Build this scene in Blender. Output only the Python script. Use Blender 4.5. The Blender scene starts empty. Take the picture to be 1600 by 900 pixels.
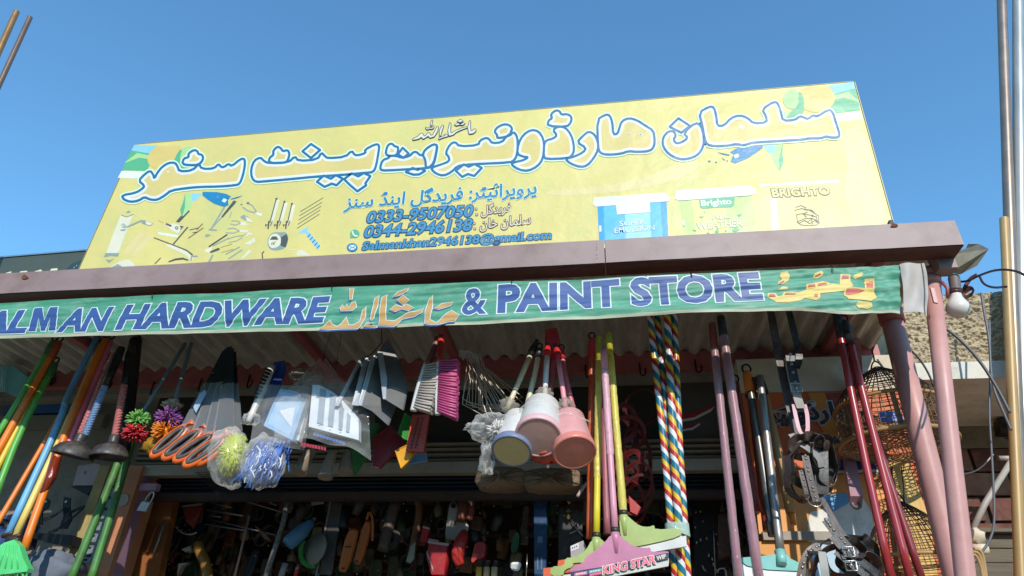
import bpy, bmesh, math, random
from mathutils import Vector, Matrix, noise
from mathutils.geometry import tessellate_polygon

# ---------------------------------------------------------------- camera, sky, sun, exposure
SC = bpy.context.scene
COL = SC.collection
FPX = 1050.0
PITCH, YAW, ROLL = math.radians(31.66), math.radians(9.09), math.radians(2.11)
EYE = Vector((0, 0, 1.55))
_cp, _sp, _cy, _sy = math.cos(PITCH), math.sin(PITCH), math.cos(YAW), math.sin(YAW)
FWD = Vector((-_sy*_cp, _cy*_cp, _sp))
_rt = Vector((_cy, _sy, 0)); _up = _rt.cross(FWD)
RGT = _rt*math.cos(ROLL) + _up*math.sin(ROLL)
UPV = _up*math.cos(ROLL) - _rt*math.sin(ROLL)
cam = bpy.data.cameras.new('camera'); camo = bpy.data.objects.new('camera', cam); COL.objects.link(camo)
cam.sensor_width = 36; cam.lens = FPX/1600*36; cam.clip_start = .02; cam.clip_end = 2000
mw = Matrix((RGT, UPV, -FWD)).transposed().to_4x4(); mw.translation = EYE
camo.matrix_world = mw
SC.camera = camo

SUN_EL, SUN_AZ = math.radians(29.5), math.radians(18)      # sun behind the viewer, to the right
world = bpy.data.worlds.new('World'); SC.world = world; world.use_nodes = True
nt = world.node_tree
sky = nt.nodes.new('ShaderNodeTexSky'); sky.sky_type = 'NISHITA'; sky.sun_disc = False
sky.sun_elevation = SUN_EL; sky.sun_rotation = math.pi - SUN_AZ
sky.altitude = 300; sky.air_density = 1.0; sky.dust_density = .0; sky.ozone_density = 6; sky.air_density = 1.3
bg = nt.nodes['Background']; bg.inputs['Strength'].default_value = .15
tint = nt.nodes.new('ShaderNodeMix'); tint.data_type = 'RGBA'; tint.blend_type = 'MULTIPLY'; tint.inputs[0].default_value = 1
tint.inputs[7].default_value = (.9, 1.22, 1.2, 1)        # one even tint over the whole sky
nt.links.new(sky.outputs[0], tint.inputs[6]); nt.links.new(tint.outputs[2], bg.inputs[0])
sun = bpy.data.lights.new('sun', 'SUN'); suno = bpy.data.objects.new('sun', sun); COL.objects.link(suno)
sun.energy = 2.7; sun.angle = math.radians(.5); sun.color = (1, .94, .85)
_sd = Vector((math.sin(SUN_AZ)*math.cos(SUN_EL), -math.cos(SUN_AZ)*math.cos(SUN_EL), math.sin(SUN_EL)))
suno.rotation_euler = (-_sd).to_track_quat('-Z', 'Y').to_euler(); suno.location = (2, -6, 8)
SC.view_settings.view_transform = 'Standard'; SC.view_settings.look = 'None'
SC.view_settings.exposure = .5; SC.view_settings.gamma = 1
SC.render.engine = 'CYCLES'
SC.cycles.max_bounces = 8; SC.cycles.transparent_max_bounces = 16

# ---------------------------------------------------------------- measuring helpers
def P(u, v, Y):
    """point of the vertical plane y = Y that is seen at photo position (u, v)"""
    d = FWD + RGT*((u-800)/FPX) + UPV*((450-v)/FPX)
    return EYE + d*(Y/d.y)
def proj(q):
    d = q-EYE; z = d.dot(FWD)
    return (800+FPX*d.dot(RGT)/z, 450-FPX*d.dot(UPV)/z)
def S(px, q):
    """length that spans px photo pixels at the distance of q"""
    return px*(q-EYE).dot(FWD)/FPX
rnd = random.Random(7)

# ---------------------------------------------------------------- materials
def lin(h):
    h = h.lstrip('#'); o = []
    for i in (0, 2, 4):
        c = int(h[i:i+2], 16)/255
        o.append(c/12.92 if c <= .04045 else ((c+.055)/1.055)**2.4)
    return o
MATS = {}
def mat(key, hexc=None, rough=.5, metal=0., var=.14, scale=9., bump=0., bscale=60., dust=.0, coat=0., stretch=None, trans=0., stain=None, stain_amt=.0, spec=.5):
    if key in MATS: return MATS[key]
    m = bpy.data.materials.new(key); m.use_nodes = True; MATS[key] = m
    t = m.node_tree; n = t.nodes; L = t.links; b = n['Principled BSDF']; b.inputs['Specular IOR Level'].default_value = spec
    c = lin(hexc)
    tc = n.new('ShaderNodeTexCoord'); mp = n.new('ShaderNodeMapping'); L.new(tc.outputs['Object'], mp.inputs[0])
    if stretch: mp.inputs['Scale'].default_value = stretch
    nz = n.new('ShaderNodeTexNoise'); nz.inputs['Scale'].default_value = scale; nz.inputs['Detail'].default_value = 6
    nz.inputs['Roughness'].default_value = .6
    L.new(mp.outputs[0], nz.inputs['Vector'])
    mx = n.new('ShaderNodeMix'); mx.data_type = 'RGBA'
    mr = n.new('ShaderNodeMapRange'); mr.inputs[1].default_value = .3; mr.inputs[2].default_value = .7
    L.new(nz.outputs['Fac'], mr.inputs[0]); L.new(mr.outputs[0], mx.inputs[0])
    mx.inputs[6].default_value = [x*(1-var) for x in c]+[1]; mx.inputs[7].default_value = [min(1, x*(1+var)) for x in c]+[1]
    out = mx.outputs[2]
    if dust or stain:
        nz2 = n.new('ShaderNodeTexNoise'); nz2.inputs['Scale'].default_value = scale*2.7; nz2.inputs['Detail'].default_value = 8
        nz2.inputs['Roughness'].default_value = .7; L.new(mp.outputs[0], nz2.inputs['Vector'])
        r2 = n.new('ShaderNodeMapRange'); r2.inputs[1].default_value = .48; r2.inputs[2].default_value = .75
        r2.inputs[4].default_value = stain_amt or dust
        L.new(nz2.outputs['Fac'], r2.inputs[0])
        m2 = n.new('ShaderNodeMix'); m2.data_type = 'RGBA'; L.new(r2.outputs[0], m2.inputs[0]); L.new(out, m2.inputs[6])
        m2.inputs[7].default_value = (lin(stain) if stain else [.36, .31, .25])+[1]; out = m2.outputs[2]
    L.new(out, b.inputs['Base Color'])
    b.inputs['Metallic'].default_value = metal
    rr = n.new('ShaderNodeMapRange'); rr.inputs[3].default_value = max(.03, rough-.1); rr.inputs[4].default_value = min(1, rough+.1)
    L.new(nz.outputs['Fac'], rr.inputs[0]); L.new(rr.outputs[0], b.inputs['Roughness'])
    if coat: b.inputs['Coat Weight'].default_value = coat; b.inputs['Coat Roughness'].default_value = .12
    if trans: b.inputs['Transmission Weight'].default_value = trans
    if bump:
        nb = n.new('ShaderNodeTexNoise'); nb.inputs['Scale'].default_value = bscale; nb.inputs['Detail'].default_value = 5
        L.new(mp.outputs[0], nb.inputs['Vector'])
        bp = n.new('ShaderNodeBump'); bp.inputs['Strength'].default_value = bump; bp.inputs['Distance'].default_value = .004
        L.new(nb.outputs['Fac'], bp.inputs['Height']); L.new(bp.outputs[0], b.inputs['Normal'])
    return m
def film(key, hexc='#e8e4dc', clear=.72, rough=.12, bscale=30):
    """thin crumpled clear plastic"""
    if key in MATS: return MATS[key]
    m = bpy.data.materials.new(key); m.use_nodes = True; MATS[key] = m
    t = m.node_tree; n = t.nodes; L = t.links; b = n['Principled BSDF']; out = n['Material Output']
    b.inputs['Base Color'].default_value = lin(hexc)+[1]; b.inputs['Roughness'].default_value = rough
    tc = n.new('ShaderNodeTexCoord'); nz = n.new('ShaderNodeTexNoise'); nz.inputs['Scale'].default_value = bscale; nz.inputs['Detail'].default_value = 4
    nz.inputs['Distortion'].default_value = 1.2
    L.new(tc.outputs['Object'], nz.inputs['Vector'])
    bp = n.new('ShaderNodeBump'); bp.inputs['Strength'].default_value = .7; bp.inputs['Distance'].default_value = .006
    L.new(nz.outputs['Fac'], bp.inputs['Height']); L.new(bp.outputs[0], b.inputs['Normal'])
    tr = n.new('ShaderNodeBsdfTransparent'); mx = n.new('ShaderNodeMixShader')
    lw = n.new('ShaderNodeLayerWeight'); lw.inputs[0].default_value = .35; L.new(bp.outputs[0], lw.inputs['Normal'])
    mr = n.new('ShaderNodeMapRange'); mr.inputs[3].default_value = clear; mr.inputs[4].default_value = clear*.35
    L.new(lw.outputs['Facing'], mr.inputs[0])
    L.new(mr.outputs[0], mx.inputs[0]); L.new(b.outputs[0], mx.inputs[1]); L.new(tr.outputs[0], mx.inputs[2])
    L.new(mx.outputs[0], out.inputs[0])
    return m

# ---------------------------------------------------------------- mesh builder
class MB:
    def __init__(s): s.v = []; s.f = []; s.m = []; s.s = []; s.mats = []
    def mi(s, m):
        if m is None: return 0
        if m not in s.mats: s.mats.append(m)
        return s.mats.index(m)
    def face(s, idx, m=None, smooth=False): s.f.append(tuple(idx)); s.m.append(s.mi(m)); s.s.append(smooth)
    def poly(s, pts, m=None):
        b = len(s.v); s.v += [Vector(p) for p in pts]; s.face(range(b, b+len(pts)), m)
    def fill(s, pts, m=None):
        """any simple polygon, tessellated"""
        b = len(s.v); s.v += [Vector(p) for p in pts]
        for t in tessellate_polygon([[Vector(p) for p in pts]]): s.face([b+i for i in t], m)
    def prism(s, pts, d, m=None):
        """polygon pts extruded by the vector d"""
        n = len(pts); b = len(s.v); pts = [Vector(p) for p in pts]
        s.v += pts + [p+d for p in pts]
        for t in tessellate_polygon([pts]):
            s.face([b+i for i in t], m); s.face([b+n+i for i in reversed(t)], m)
        for i in range(n): j = (i+1) % n; s.face((b+i, b+j, b+n+j, b+n+i), m)
    def pillow(s, pts, d, m=None, k=.8):
        """polygon with rounded-over front and back, pts in front, d to the back"""
        n = len(pts); pts = [Vector(p) for p in pts]; c = sum(pts, Vector())/n; b = len(s.v)
        for f, t in ((k, 0), (.94, .1), (1, .35), (1, .65), (.94, .9), (k, 1)): s.v += [c+(p-c)*f+d*t for p in pts]
        for t0 in (0, 1):
            bb = len(s.v); s.v += [c+(p-c)*k+d*t0 for p in pts]
            for t in tessellate_polygon([[c+(p-c)*k for p in pts]]): s.face([bb+i for i in t], m)
        for r in range(5):
            for i in range(n): j = (i+1) % n; s.face((b+r*n+i, b+r*n+j, b+(r+1)*n+j, b+(r+1)*n+i), m, True)
    def box(s, c, ax, ay, az, m=None):
        c = Vector(c); b = len(s.v)
        for i in (-1, 1):
            for j in (-1, 1):
                for k in (-1, 1): s.v.append(c+Vector(ax)*i+Vector(ay)*j+Vector(az)*k)
        for q in ((0, 1, 3, 2), (4, 6, 7, 5), (0, 4, 5, 1), (2, 3, 7, 6), (0, 2, 6, 4), (1, 5, 7, 3)): s.face([b+i for i in q], m)
    def bx(s, x0, x1, y0, y1, z0, z1, m=None):
        s.box(((x0+x1)/2, (y0+y1)/2, (z0+z1)/2), ((x1-x0)/2, 0, 0), (0, (y1-y0)/2, 0), (0, 0, (z1-z0)/2), m)
    def tube(s, pts, r, n=8, m=None, cap=True, smooth=True, twist=0., closed=False, flat=1., stripes=None, up=None):
        pts = [Vector(p) for p in pts]; N = len(pts); b = len(s.v)
        rs = list(r) if isinstance(r, (list, tuple)) else [r]*N
        if len(rs) != N:
            k = len(rs)-1; rs = [rs[min(k, int(i*k/max(1, N-1)))]*(1-(i*k/max(1, N-1))%1)+rs[min(k, int(i*k/max(1, N-1))+1)]*((i*k/max(1, N-1))%1) for i in range(N)]
        prev = None
        for i in range(N):
            if closed: t = (pts[(i+1) % N]-pts[i-1])
            else: t = pts[min(i+1, N-1)]-pts[max(i-1, 0)]
            t = t.normalized() if t.length > 1e-9 else Vector((0, 0, 1))
            if prev is None:
                a = Vector(up) if up else (Vector((0, 1, 0)) if abs(t.y) < .9 else Vector((1, 0, 0)))
            else: a = prev
            x = (a-t*a.dot(t)).normalized(); y = t.cross(x); prev = x
            for k in range(n):
                an = 2*math.pi*k/n + twist*i
                s.v.append(pts[i]+x*(math.cos(an)*rs[i])+y*(math.sin(an)*rs[i]*flat))
        for i in range(N if closed else N-1):
            j = (i+1) % N
            for k in range(n):
                l = (k+1) % n
                s.face((b+i*n+k, b+i*n+l, b+j*n+l, b+j*n+k), stripes[k % len(stripes)] if stripes else m, smooth)
        if cap and not closed:
            s.face([b+k for k in reversed(range(n))], stripes[0] if stripes else m); s.face([b+(N-1)*n+k for k in range(n)], stripes[0] if stripes else m)
    def strap(s, pts, side, w, th, m=None, closed=False):
        """flat band along pts; side: direction of its width; four separate faces keep its edges crisp"""
        pts = [Vector(p) for p in pts]; N = len(pts); C = []
        for i in range(N):
            t = (pts[(i+1) % N]-pts[i-1]) if closed else pts[min(i+1, N-1)]-pts[max(i-1, 0)]
            t.normalize(); sd = Vector(side[i] if isinstance(side, list) else side); sd = (sd-t*sd.dot(t)).normalized(); nn = t.cross(sd)
            C.append([pts[i]+sd*(a*w/2)+nn*(c*th/2) for a, c in ((-1, -1), (1, -1), (1, 1), (-1, 1))])
        for k in range(4):
            l = (k+1) % 4; b = len(s.v)
            for c in C: s.v += [c[k].copy(), c[l].copy()]
            for i in range(N if closed else N-1):
                j = (i+1) % N; s.face((b+2*i, b+2*i+1, b+2*j+1, b+2*j), m, True)
        if not closed:
            for c in (C[0][::-1], C[-1]): s.poly(c, m)
    def lathe(s, o, axis, prof, n=20, m=None, closed=True, jit=0.):
        """prof: (radius, height along axis) from the origin o"""
        o = Vector(o); t = Vector(axis).normalized(); a = Vector((0, 1, 0)) if abs(t.y) < .9 else Vector((1, 0, 0))
        x = (a-t*a.dot(t)).normalized(); y = t.cross(x); b = len(s.v)
        for r, h in prof:
            for k in range(n):
                an = 2*math.pi*k/n; q = x*math.cos(an)+y*math.sin(an); rr = r*(1+(rnd.uniform(-jit, jit) if jit else 0))
                s.v.append(o+t*h+q*rr)
        for i in range(len(prof)-1):
            for k in range(n):
                l = (k+1) % n; s.face((b+i*n+k, b+i*n+l, b+(i+1)*n+l, b+(i+1)*n+k), m, True)
        if closed:
            s.face([b+k for k in reversed(range(n))], m); s.face([b+(len(prof)-1)*n+k for k in range(n)], m)
    def grid(s, fn, nu, nv, m=None, smooth=True, wrap=False):
        b = len(s.v)
        for j in range(nv+1):
            for i in range(nu+(0 if wrap else 1)): s.v.append(Vector(fn(i/nu, j/nv)))
        W = nu if wrap else nu+1
        for j in range(nv):
            for i in range(nu):
                k = (i+1) % W; s.face((b+j*W+i, b+j*W+k, b+(j+1)*W+k, b+(j+1)*W+i), m, smooth)
    def blob(s, c, rx, ry, rz, m=None, nu=18, nv=12, amp=.15, fr=3., seed=0., axes=None):
        c = Vector(c); A = axes or (Vector((1, 0, 0)), Vector((0, 1, 0)), Vector((0, 0, 1)))
        def fn(a, b):
            th = 2*math.pi*a; ph = math.pi*(.02+.96*b)
            d = Vector((math.sin(ph)*math.cos(th), math.sin(ph)*math.sin(th), math.cos(ph)))
            k = 1+amp*noise.noise(d*fr+Vector((seed, seed*1.7, 0)))*1.6
            return c+(A[0]*d.x*rx+A[1]*d.y*ry+A[2]*d.z*rz)*k
        s.grid(fn, nu, nv, m, wrap=True)
    def build(s, name, m=None, parent=None, kind=None, label=None):
        me = bpy.data.meshes.new(name)
        base = WORLD.get(parent.name, Vector((0, 0, 0))) if parent else Vector((0, 0, 0))
        me.from_pydata([(v-base)[:] for v in s.v], [], s.f)
        ms = s.mats if s.mats else [m]
        for x in ms: me.materials.append(x)
        me.polygons.foreach_set('material_index', s.m); me.polygons.foreach_set('use_smooth', s.s)
        me.update()
        o = bpy.data.objects.new(name, me); COL.objects.link(o)
        if parent: o.parent = parent; WORLD[o.name] = base
        if kind: o['kind'] = kind
        if label: o['label'] = label
        return o
WORLD = {}
def tag(o, label, cat, group=None):
    o['label'] = label; o['category'] = cat
    if group: o['group'] = group
    return o
def thing(name, label, cat, loc, group=None):
    o = bpy.data.objects.new(name, None); COL.objects.link(o); o.empty_display_size = .05
    o.location = loc; WORLD[o.name] = Vector(loc)
    return tag(o, label, cat, group)
def solo(mb, name, m, label, cat, group=None):
    """a thing of one mesh, origin at its middle"""
    c = sum(mb.v, Vector())/len(mb.v)
    mb.v = [v-c for v in mb.v]; o = mb.build(name, m); o.location = c; WORLD[o.name] = c
    return tag(o, label, cat, group)
def line(a, b, n):
    a, b = Vector(a), Vector(b)
    return [a.lerp(b, i/n) for i in range(n+1)]
def PT(pts, Y=None):
    return [P(*q) if len(q) == 3 else P(q[0], q[1], Y) for q in pts]
def smooth_path(pts, k=2, closed=False):
    pts = [Vector(p) for p in pts]
    for _ in range(k):
        o = []; n = len(pts)
        if closed:
            for i in range(n):
                a, b = pts[i], pts[(i+1) % n]; o += [a*.75+b*.25, a*.25+b*.75]
        else:
            o = [pts[0]]
            for i in range(n-1):
                a, b = pts[i], pts[i+1]; o += [a*.75+b*.25, a*.25+b*.75]
            o.append(pts[-1])
        pts = o
    return pts
# ---------------------------------------------------------------- setting: ground
mauve = mat('mauve_paint', '#937c77', .5, var=.14, scale=2.2, stain='#62432f', stain_amt=.5, bump=.2, bscale=25, dust=.0)
pinkp = mat('pink_paint', '#c9958d', .45, var=.08, scale=6, bump=.06, stain='#a8706a', stain_amt=.35)
redox = mat('red_oxide_paint', '#a85a58', .5, var=.2, scale=12, dust=.25)
galv = mat('roof_sheet_metal', '#c2beb2', .55, .25, var=.25, scale=5, stretch=(6, 1, 1), stain='#6b5a40', stain_amt=.4)
concrete = mat('plaster', '#8f867a', .9, var=.2, scale=5, bump=.5, bscale=40, stain='#4d453b', stain_amt=.45)
cream = mat('cream_plaster', '#d8ccb4', .9, var=.12, scale=4, bump=.3, stain='#7d705c', stain_amt=.4)
darkp = mat('dark_panel', '#34312d', .8, var=.3, scale=4)
blackm = mat('black_iron', '#17161a', .5, .3, var=.3)
steel = mat('steel', '#b9b9b6', .28, .9, var=.1, scale=20)
wire_m = mat('black_cable', '#2a2a2c', .5, var=.2)
g = MB(); g.grid(lambda a, b: ((a-.5)*400, (b-.5)*400, 0), 8, 8, None, False)
o = g.build('ground', mat('dusty_ground', '#94856b', .95, var=.2, scale=1.5, bump=.6, bscale=12)); o['kind'] = 'structure'
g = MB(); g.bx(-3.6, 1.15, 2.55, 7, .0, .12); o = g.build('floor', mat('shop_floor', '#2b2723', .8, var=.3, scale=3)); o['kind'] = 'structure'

# unseen buildings added across the street to block low sky and bounce light
opw = mat('street_wall', '#8a7d6c', .9, var=.2, scale=1.5, bump=.3)
for k, (x0, x1, h) in enumerate(((-16, -7.2, 5.4), (-7, 1.9, 5.3), (2.1, 8, 4.0), (8.2, 17, 4.4))):
    t = thing('street_building', ['plain plastered building across the street, far left behind the viewer', 'plain plastered building across the street, straight behind the viewer', 'plain plastered building across the street, right behind the viewer', 'plain plastered building across the street, far right behind the viewer'][k], 'building', ((x0+x1)/2, -9.5, 0))
    m = MB(); m.bx(x0, x1, -15, -9, 0, h); m.build('wall', opw, t)
    m = MB(); m.bx(x0, x1, -15.1, -8.9, h+.002, h+.25); m.build('parapet', concrete, t)
    for j in range(3):
        xx = x0+(x1-x0)*(j+.5)/3; m = MB(); m.bx(xx-.9, xx+.9, -9.02, -8.97, .05, 2.5); m.build('shutter', mat('street_shutter', '#5d6670', .5, .3), t)
        m = MB(); m.bx(xx-.6, xx+.6, -9.02, -8.97, 3.0, 3.9); m.build('window', mat('street_window', '#20262b', .2), t)

# ---------------------------------------------------------------- shop building
XL, XR = -4.6, P(1345, 700, 2.95).x
bld = thing('shop_building', 'hardware shop front wall with roller shutter rolled up over the dark doorway', 'building', (-.6, 3, 0))
def zz(u, v, Y): return P(u, v, Y).z
zs = zz(640, 690, 2.97); zr = zz(640, 723, 2.97); zb = zz(640, 741, 2.97); zt = zz(640, 604, 2.97)
xd0, xd1 = P(215, 800, 3.0).x, P(1175, 800, 3.0).x          # doorway
m = MB(); m.bx(XL, XR, 2.97, 3.1, zt, 3.35)
m.build('wall', concrete, bld)
m = MB(); m.bx(xd0-.1, xd1+.1, 3.03, 3.06, zs-.01, zt)
m.build('shutter_box', darkp, bld)
n_ = 4; shut_m = mat('shutter_slat', '#857a68', .6, .1, var=.2, scale=6, dust=.4)
for i in range(n_):
    z0 = zr+(zs-zr)*i/n_; z1 = zr+(zs-zr)*(i+1)/n_-.004
    m = MB(); prof = [(2.985, z0), (2.965, z0+(z1-z0)*.25), (2.965, z0+(z1-z0)*.75), (2.985, z1)]
    m.prism([(xd0-.08, y, z) for y, z in prof], Vector((xd1-xd0+.16, 0, 0)))
    m.build('shutter_slat', shut_m, bld)
m = MB(); m.bx(xd0-.08, xd1+.08, 2.95, 3.0, zb, zr-.003); m.build('shutter_rail', mat('rail', '#a59b8b', .5, .2, var=.15, dust=.3), bld)
zc = zz(640, 768, 3.06); zd = zz(640, 781, 3.06)
mbl = mat('dark_blue_sheet', '#2c3646', .5, .2, var=.2)
m = MB()
def corr(a, b):
    z = zb+.02+(zc-zb-.02)*b
    return (xd0-.05+(xd1-xd0+.1)*a, 3.07+.012*math.sin(b*4*2*math.pi), z)
m.grid(corr, 2, 40, None); m.build('inner_shutter', mbl, bld)
m = MB(); m.bx(xd0-.02, xd1+.02, 3.05, 3.09, zd, zc-.002); m.build('lintel', mat('dark_brown_timber', '#43312a', .7, var=.3), bld)
# side walls, back, ceiling of the shop room
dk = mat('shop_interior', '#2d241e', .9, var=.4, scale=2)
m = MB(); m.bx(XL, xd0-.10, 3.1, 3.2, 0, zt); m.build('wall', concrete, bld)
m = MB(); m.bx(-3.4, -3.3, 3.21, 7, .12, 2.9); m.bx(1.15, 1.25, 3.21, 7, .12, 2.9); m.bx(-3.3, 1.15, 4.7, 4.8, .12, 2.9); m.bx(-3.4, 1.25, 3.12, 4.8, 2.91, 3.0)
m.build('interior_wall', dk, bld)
# door frame (mauve) and peach painted column left of the door
fr = mat('mauve_frame', '#a5819b', .5, var=.12, dust=.3)
q = P(219, 760, 2.99); m = MB(); m.bx(q.x-.028, q.x+.028, 2.96, 3.02, .12, zz(222, 738, 2.99)); m.build('door_frame', fr, bld)
q2 = P(236, 762, 2.96); m = MB(); m.bx(q.x+.03, q.x+.12, 2.945, 2.975, q2.z-.016, q2.z+.016); m.build('door_frame', fr, bld)
peach = mat('peach_paint', '#c07d57', .7, var=.2, scale=5, dust=.4, bump=.2)
x0, x1 = P(163, 760, 2.93).x, P(213, 760, 2.93).x; zct = zz(190, 728, 2.93)
m = MB(); m.bx(x0, x1, 2.93, 3.09, 0, zct); m.build('column', peach, bld)
m = MB(); m.bx(x0-.055, x0-.002, 2.922, 3.09, 0, zct); m.build('column_edge', mat('ochre_paint', '#a8925c', .7, var=.2, dust=.3), bld)
# printed strip and notice sticker on the column
m = MB(); z1, z0 = zz(160, 752, 2.92), zz(118, 880, 2.92); m.bx(x0+.004, x0+.075, 2.925, 2.93, z0, z1); st = m.build('notice_strip', mat('grey_print', '#7d8890', .6, var=.25, scale=14, stain='#2b3340', stain_amt=.6), bld)
for k in range(7):
    m = MB(); zz_ = z1-(z1-z0)*(.06+.14*k); m.bx(x0+.022, x0+.058, 2.9235, 2.9249, zz_-.010, zz_+.004); m.bx(x0+.03, x0+.045, 2.9235, 2.9249, zz_-.026, zz_-.017)
    m.build('notice_print', mat('ink', '#1d2632', .7), st)
qq = P(192, 782, 2.928); m = MB(); m.lathe(qq, (0, -1, 0), [(.03, 0), (.03, .003)], 20); m.build('sticker', mat('sticker', '#a8a294', .6, var=.2), bld)
# far left: plastered wall, blue board, ledge
lw = mat('grey_plaster', '#857d74', .9, var=.15, scale=3, bump=.3, dust=.3)
m = MB(); m.bx(XL, x0-.06, 3.12, 3.3, 0, zz(90, 735, 3.12)-.0); m.build('left_wall', lw, bld)
a, b_ = P(30, 700, 3.08), P(150, 655, 3.08)
m = MB(); m.bx(a.x-.4, b_.x+.06, 3.06, 3.118, zz(90, 668, 3.06), zz(90, 648, 3.06)); m.build('ledge', lw, bld)
m = MB(); m.bx(a.x-.2, b_.x-.12, 3.075, 3.118, zz(80, 645, 3.07), zz(80, 606, 3.07)); m.build('painted_board', mat('blue_board', '#2c5f96', .6, var=.15), bld)

# painted wall right of the doorway
PWY = 2.86
org = mat('orange_wall_paint', '#cf6428', .6, var=.15, scale=5, dust=.25, bump=.15)
wx0, wx1 = P(1172, 700, PWY).x, P(1420, 700, PWY).x
m = MB(); m.bx(wx0, wx1+.1, PWY, 3.2, 0, zz(1250, 612, PWY)); pw = m.build('painted_wall', org, bld)
m = MB(); m.bx(wx0, wx1+.1, PWY+.005, 3.2, zz(1250, 612, PWY)+.001, zz(1250, 558, PWY)); m.build('cream_wall', cream, bld)
def wp(pts, key, hexc, name, lay=1, **k):
    m = MB(); m.prism(PT(pts, PWY-.004*lay), Vector((0, .003, 0))); return m.build(name, mat(key, hexc, .6, var=.12, scale=6, dust=.2, **k), bld)
wp([(1290, 614), (1345, 614), (1372, 700), (1330, 700)], 'dark_orange_paint', '#8e3317', 'painted_stripe', 1)
wp([(1262, 614), (1288, 614), (1328, 700), (1296, 700)], 'amber_paint', '#cf8228', 'painted_stripe', 1)
wp([(1262, 720), (1400, 716), (1404, 731), (1266, 736)], 'navy_wall_paint', '#333a7c', 'painted_band', 2)
wp([(1262, 737), (1404, 732), (1406, 736), (1264, 741)], 'cream_line_paint', '#e8dcb0', 'painted_band', 2)
wp([(1180, 776), (1216, 772), (1262, 744), (1296, 742), (1420, 738), (1440, 830), (1300, 832), (1186, 834)], 'light_orange_paint', '#e9a257', 'painted_patch', 1)  # sunlit part of the orange wall, painted as a brighter orange
wp([(1280, 775), (1322, 770), (1330, 783), (1310, 795), (1300, 800), (1297, 835), (1292, 790), (1282, 790)], 'blue_drip_paint', '#6aa9d6', 'paint_drip', 3)
wp([(1266, 800), (1300, 792), (1348, 778), (1362, 800), (1368, 850), (1350, 862), (1262, 846), (1262, 820)], 'white_wall_paint', '#e6e3d8', 'painted_patch', 2, stain='#7a6a50', stain_amt=.35)
wp([(1268, 848), (1366, 852), (1372, 892), (1270, 905)], 'pale_blue_paint', '#b3cfe0', 'painted_patch', 2)
wp([(1184, 846), (1300, 846), (1270, 905), (1184, 908)], 'wood_orange_paint', '#dd9a4c', 'painted_patch', 1)
m = MB(); a = P(1192, 837, PWY-.02); b_ = P(1300, 837, PWY-.02); m.bx(a.x, b_.x, PWY-.025, PWY-.001, a.z-.016, a.z+.016); m.build('wall_rail', mat('grey_rail', '#9c9388', .7, var=.2, dust=.5), bld)

# ---------------------------------------------------------------- awning
awn = thing('shop_awning', 'mauve steel awning with corrugated sheet roof over the shop front', 'awning', (-.8, 2.06, 2.92))
zf0, zf1 = 2.920, 3.022; xe = P(1500, 365, 2.05).x; xj = P(945, 390, 2.05).x
for a, b_ in ((XL, xj-.0015), (xj+.0015, xe)):
    m = MB(); m.grid(lambda i, j, a=a, b_=b_: (a+(b_-a)*i, 2.05+.0022*noise.noise(Vector(((a+(b_-a)*i)*3.2, j*2, 1)))+.0008*noise.noise(Vector(((a+(b_-a)*i)*14, j*4, 5))), zf0+(zf1-zf0)*j+.002*noise.noise(Vector(((a+(b_-a)*i)*1.4, 0, 3)))), 160, 8, None); m.bx(a, b_, 2.0545, 2.135, zf1-.004, zf1)
    fp = m.build('fascia_panel', mauve, awn)
    m = MB(); m.bx(a, b_, 2.0535, 2.135, zf0-.002, zf0+.003); m.build('bottom_lip', mat('brown_lip', '#54302a', .6, var=.35, scale=5, stretch=(1, 6, 6), stain='#8a4a3a', stain_amt=.5), fp)
m = MB()
for dz in (.02, .035, .06, .07, .085): m.lathe((xj-.03, 2.05, zf0+dz), (0, -1, 0), [(.0016, 0), (.001, .002)], 8)
for k in range(9): m.lathe((xj+.002, 2.05, zf0+.008+k*.0105), (0, -1, 0), [(.0016, 0), (.001, .0015)], 6)
m.build('weld_seam', mat('rust', '#5b3a30', .9, var=.3), awn)
rust_m = mat('rust_patch', '#6d4230', .9, var=.4, scale=60, bump=.3)
for u, v, w, h in ((38, 433, 9, 5), (1397, 352, 8, 4)):
    m = MB(); pts = [P(u+w*math.cos(k*.785)*rnd.uniform(.5, 1), v+h*math.sin(k*.785)*rnd.uniform(.5, 1), 2.0465) for k in range(8)]; pts = [Vector((p.x, p.y, min(max(p.z, zf0+.001), zf1-.001))) for p in pts]
    m.prism(pts, Vector((0, .003, 0))); m.build('rust_patch', rust_m, awn)
# corrugated roof sheets
shx = [XL, -3.2, -2.1, -1.0, .1, 1.195]
for i in range(5):
    a, b_ = shx[i], shx[i+1]; nn = int((b_-a)/.009); m = MB()
    def cf(s, t, a=a, b_=b_, i=i):
        x = a+(b_+.02-a)*s; return (x, 2.08+.9*t, 2.990+.016*math.sin(2*math.pi*x/.086)+(.003 if i % 2 else 0)-.012*t)
    m.grid(cf, nn, 4, None); m.build('roof_sheet', galv, awn)
# folded piece of sheet at the free end
m = MB(); pl = PT([(1486, 398, 2.2), (1508, 392, 2.18), (1514, 381, 2.15), (1529, 381, 2.12), (1545, 389, 2.1), (1527, 415, 2.14), (1500, 429, 2.2), (1484, 426, 2.2)])
m.prism(pl, Vector((.004, .01, .008)), mat('flap_sheet', '#a39d88', .6, .0, var=.3, scale=14)); m.build('sheet_flap', None, awn)
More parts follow.
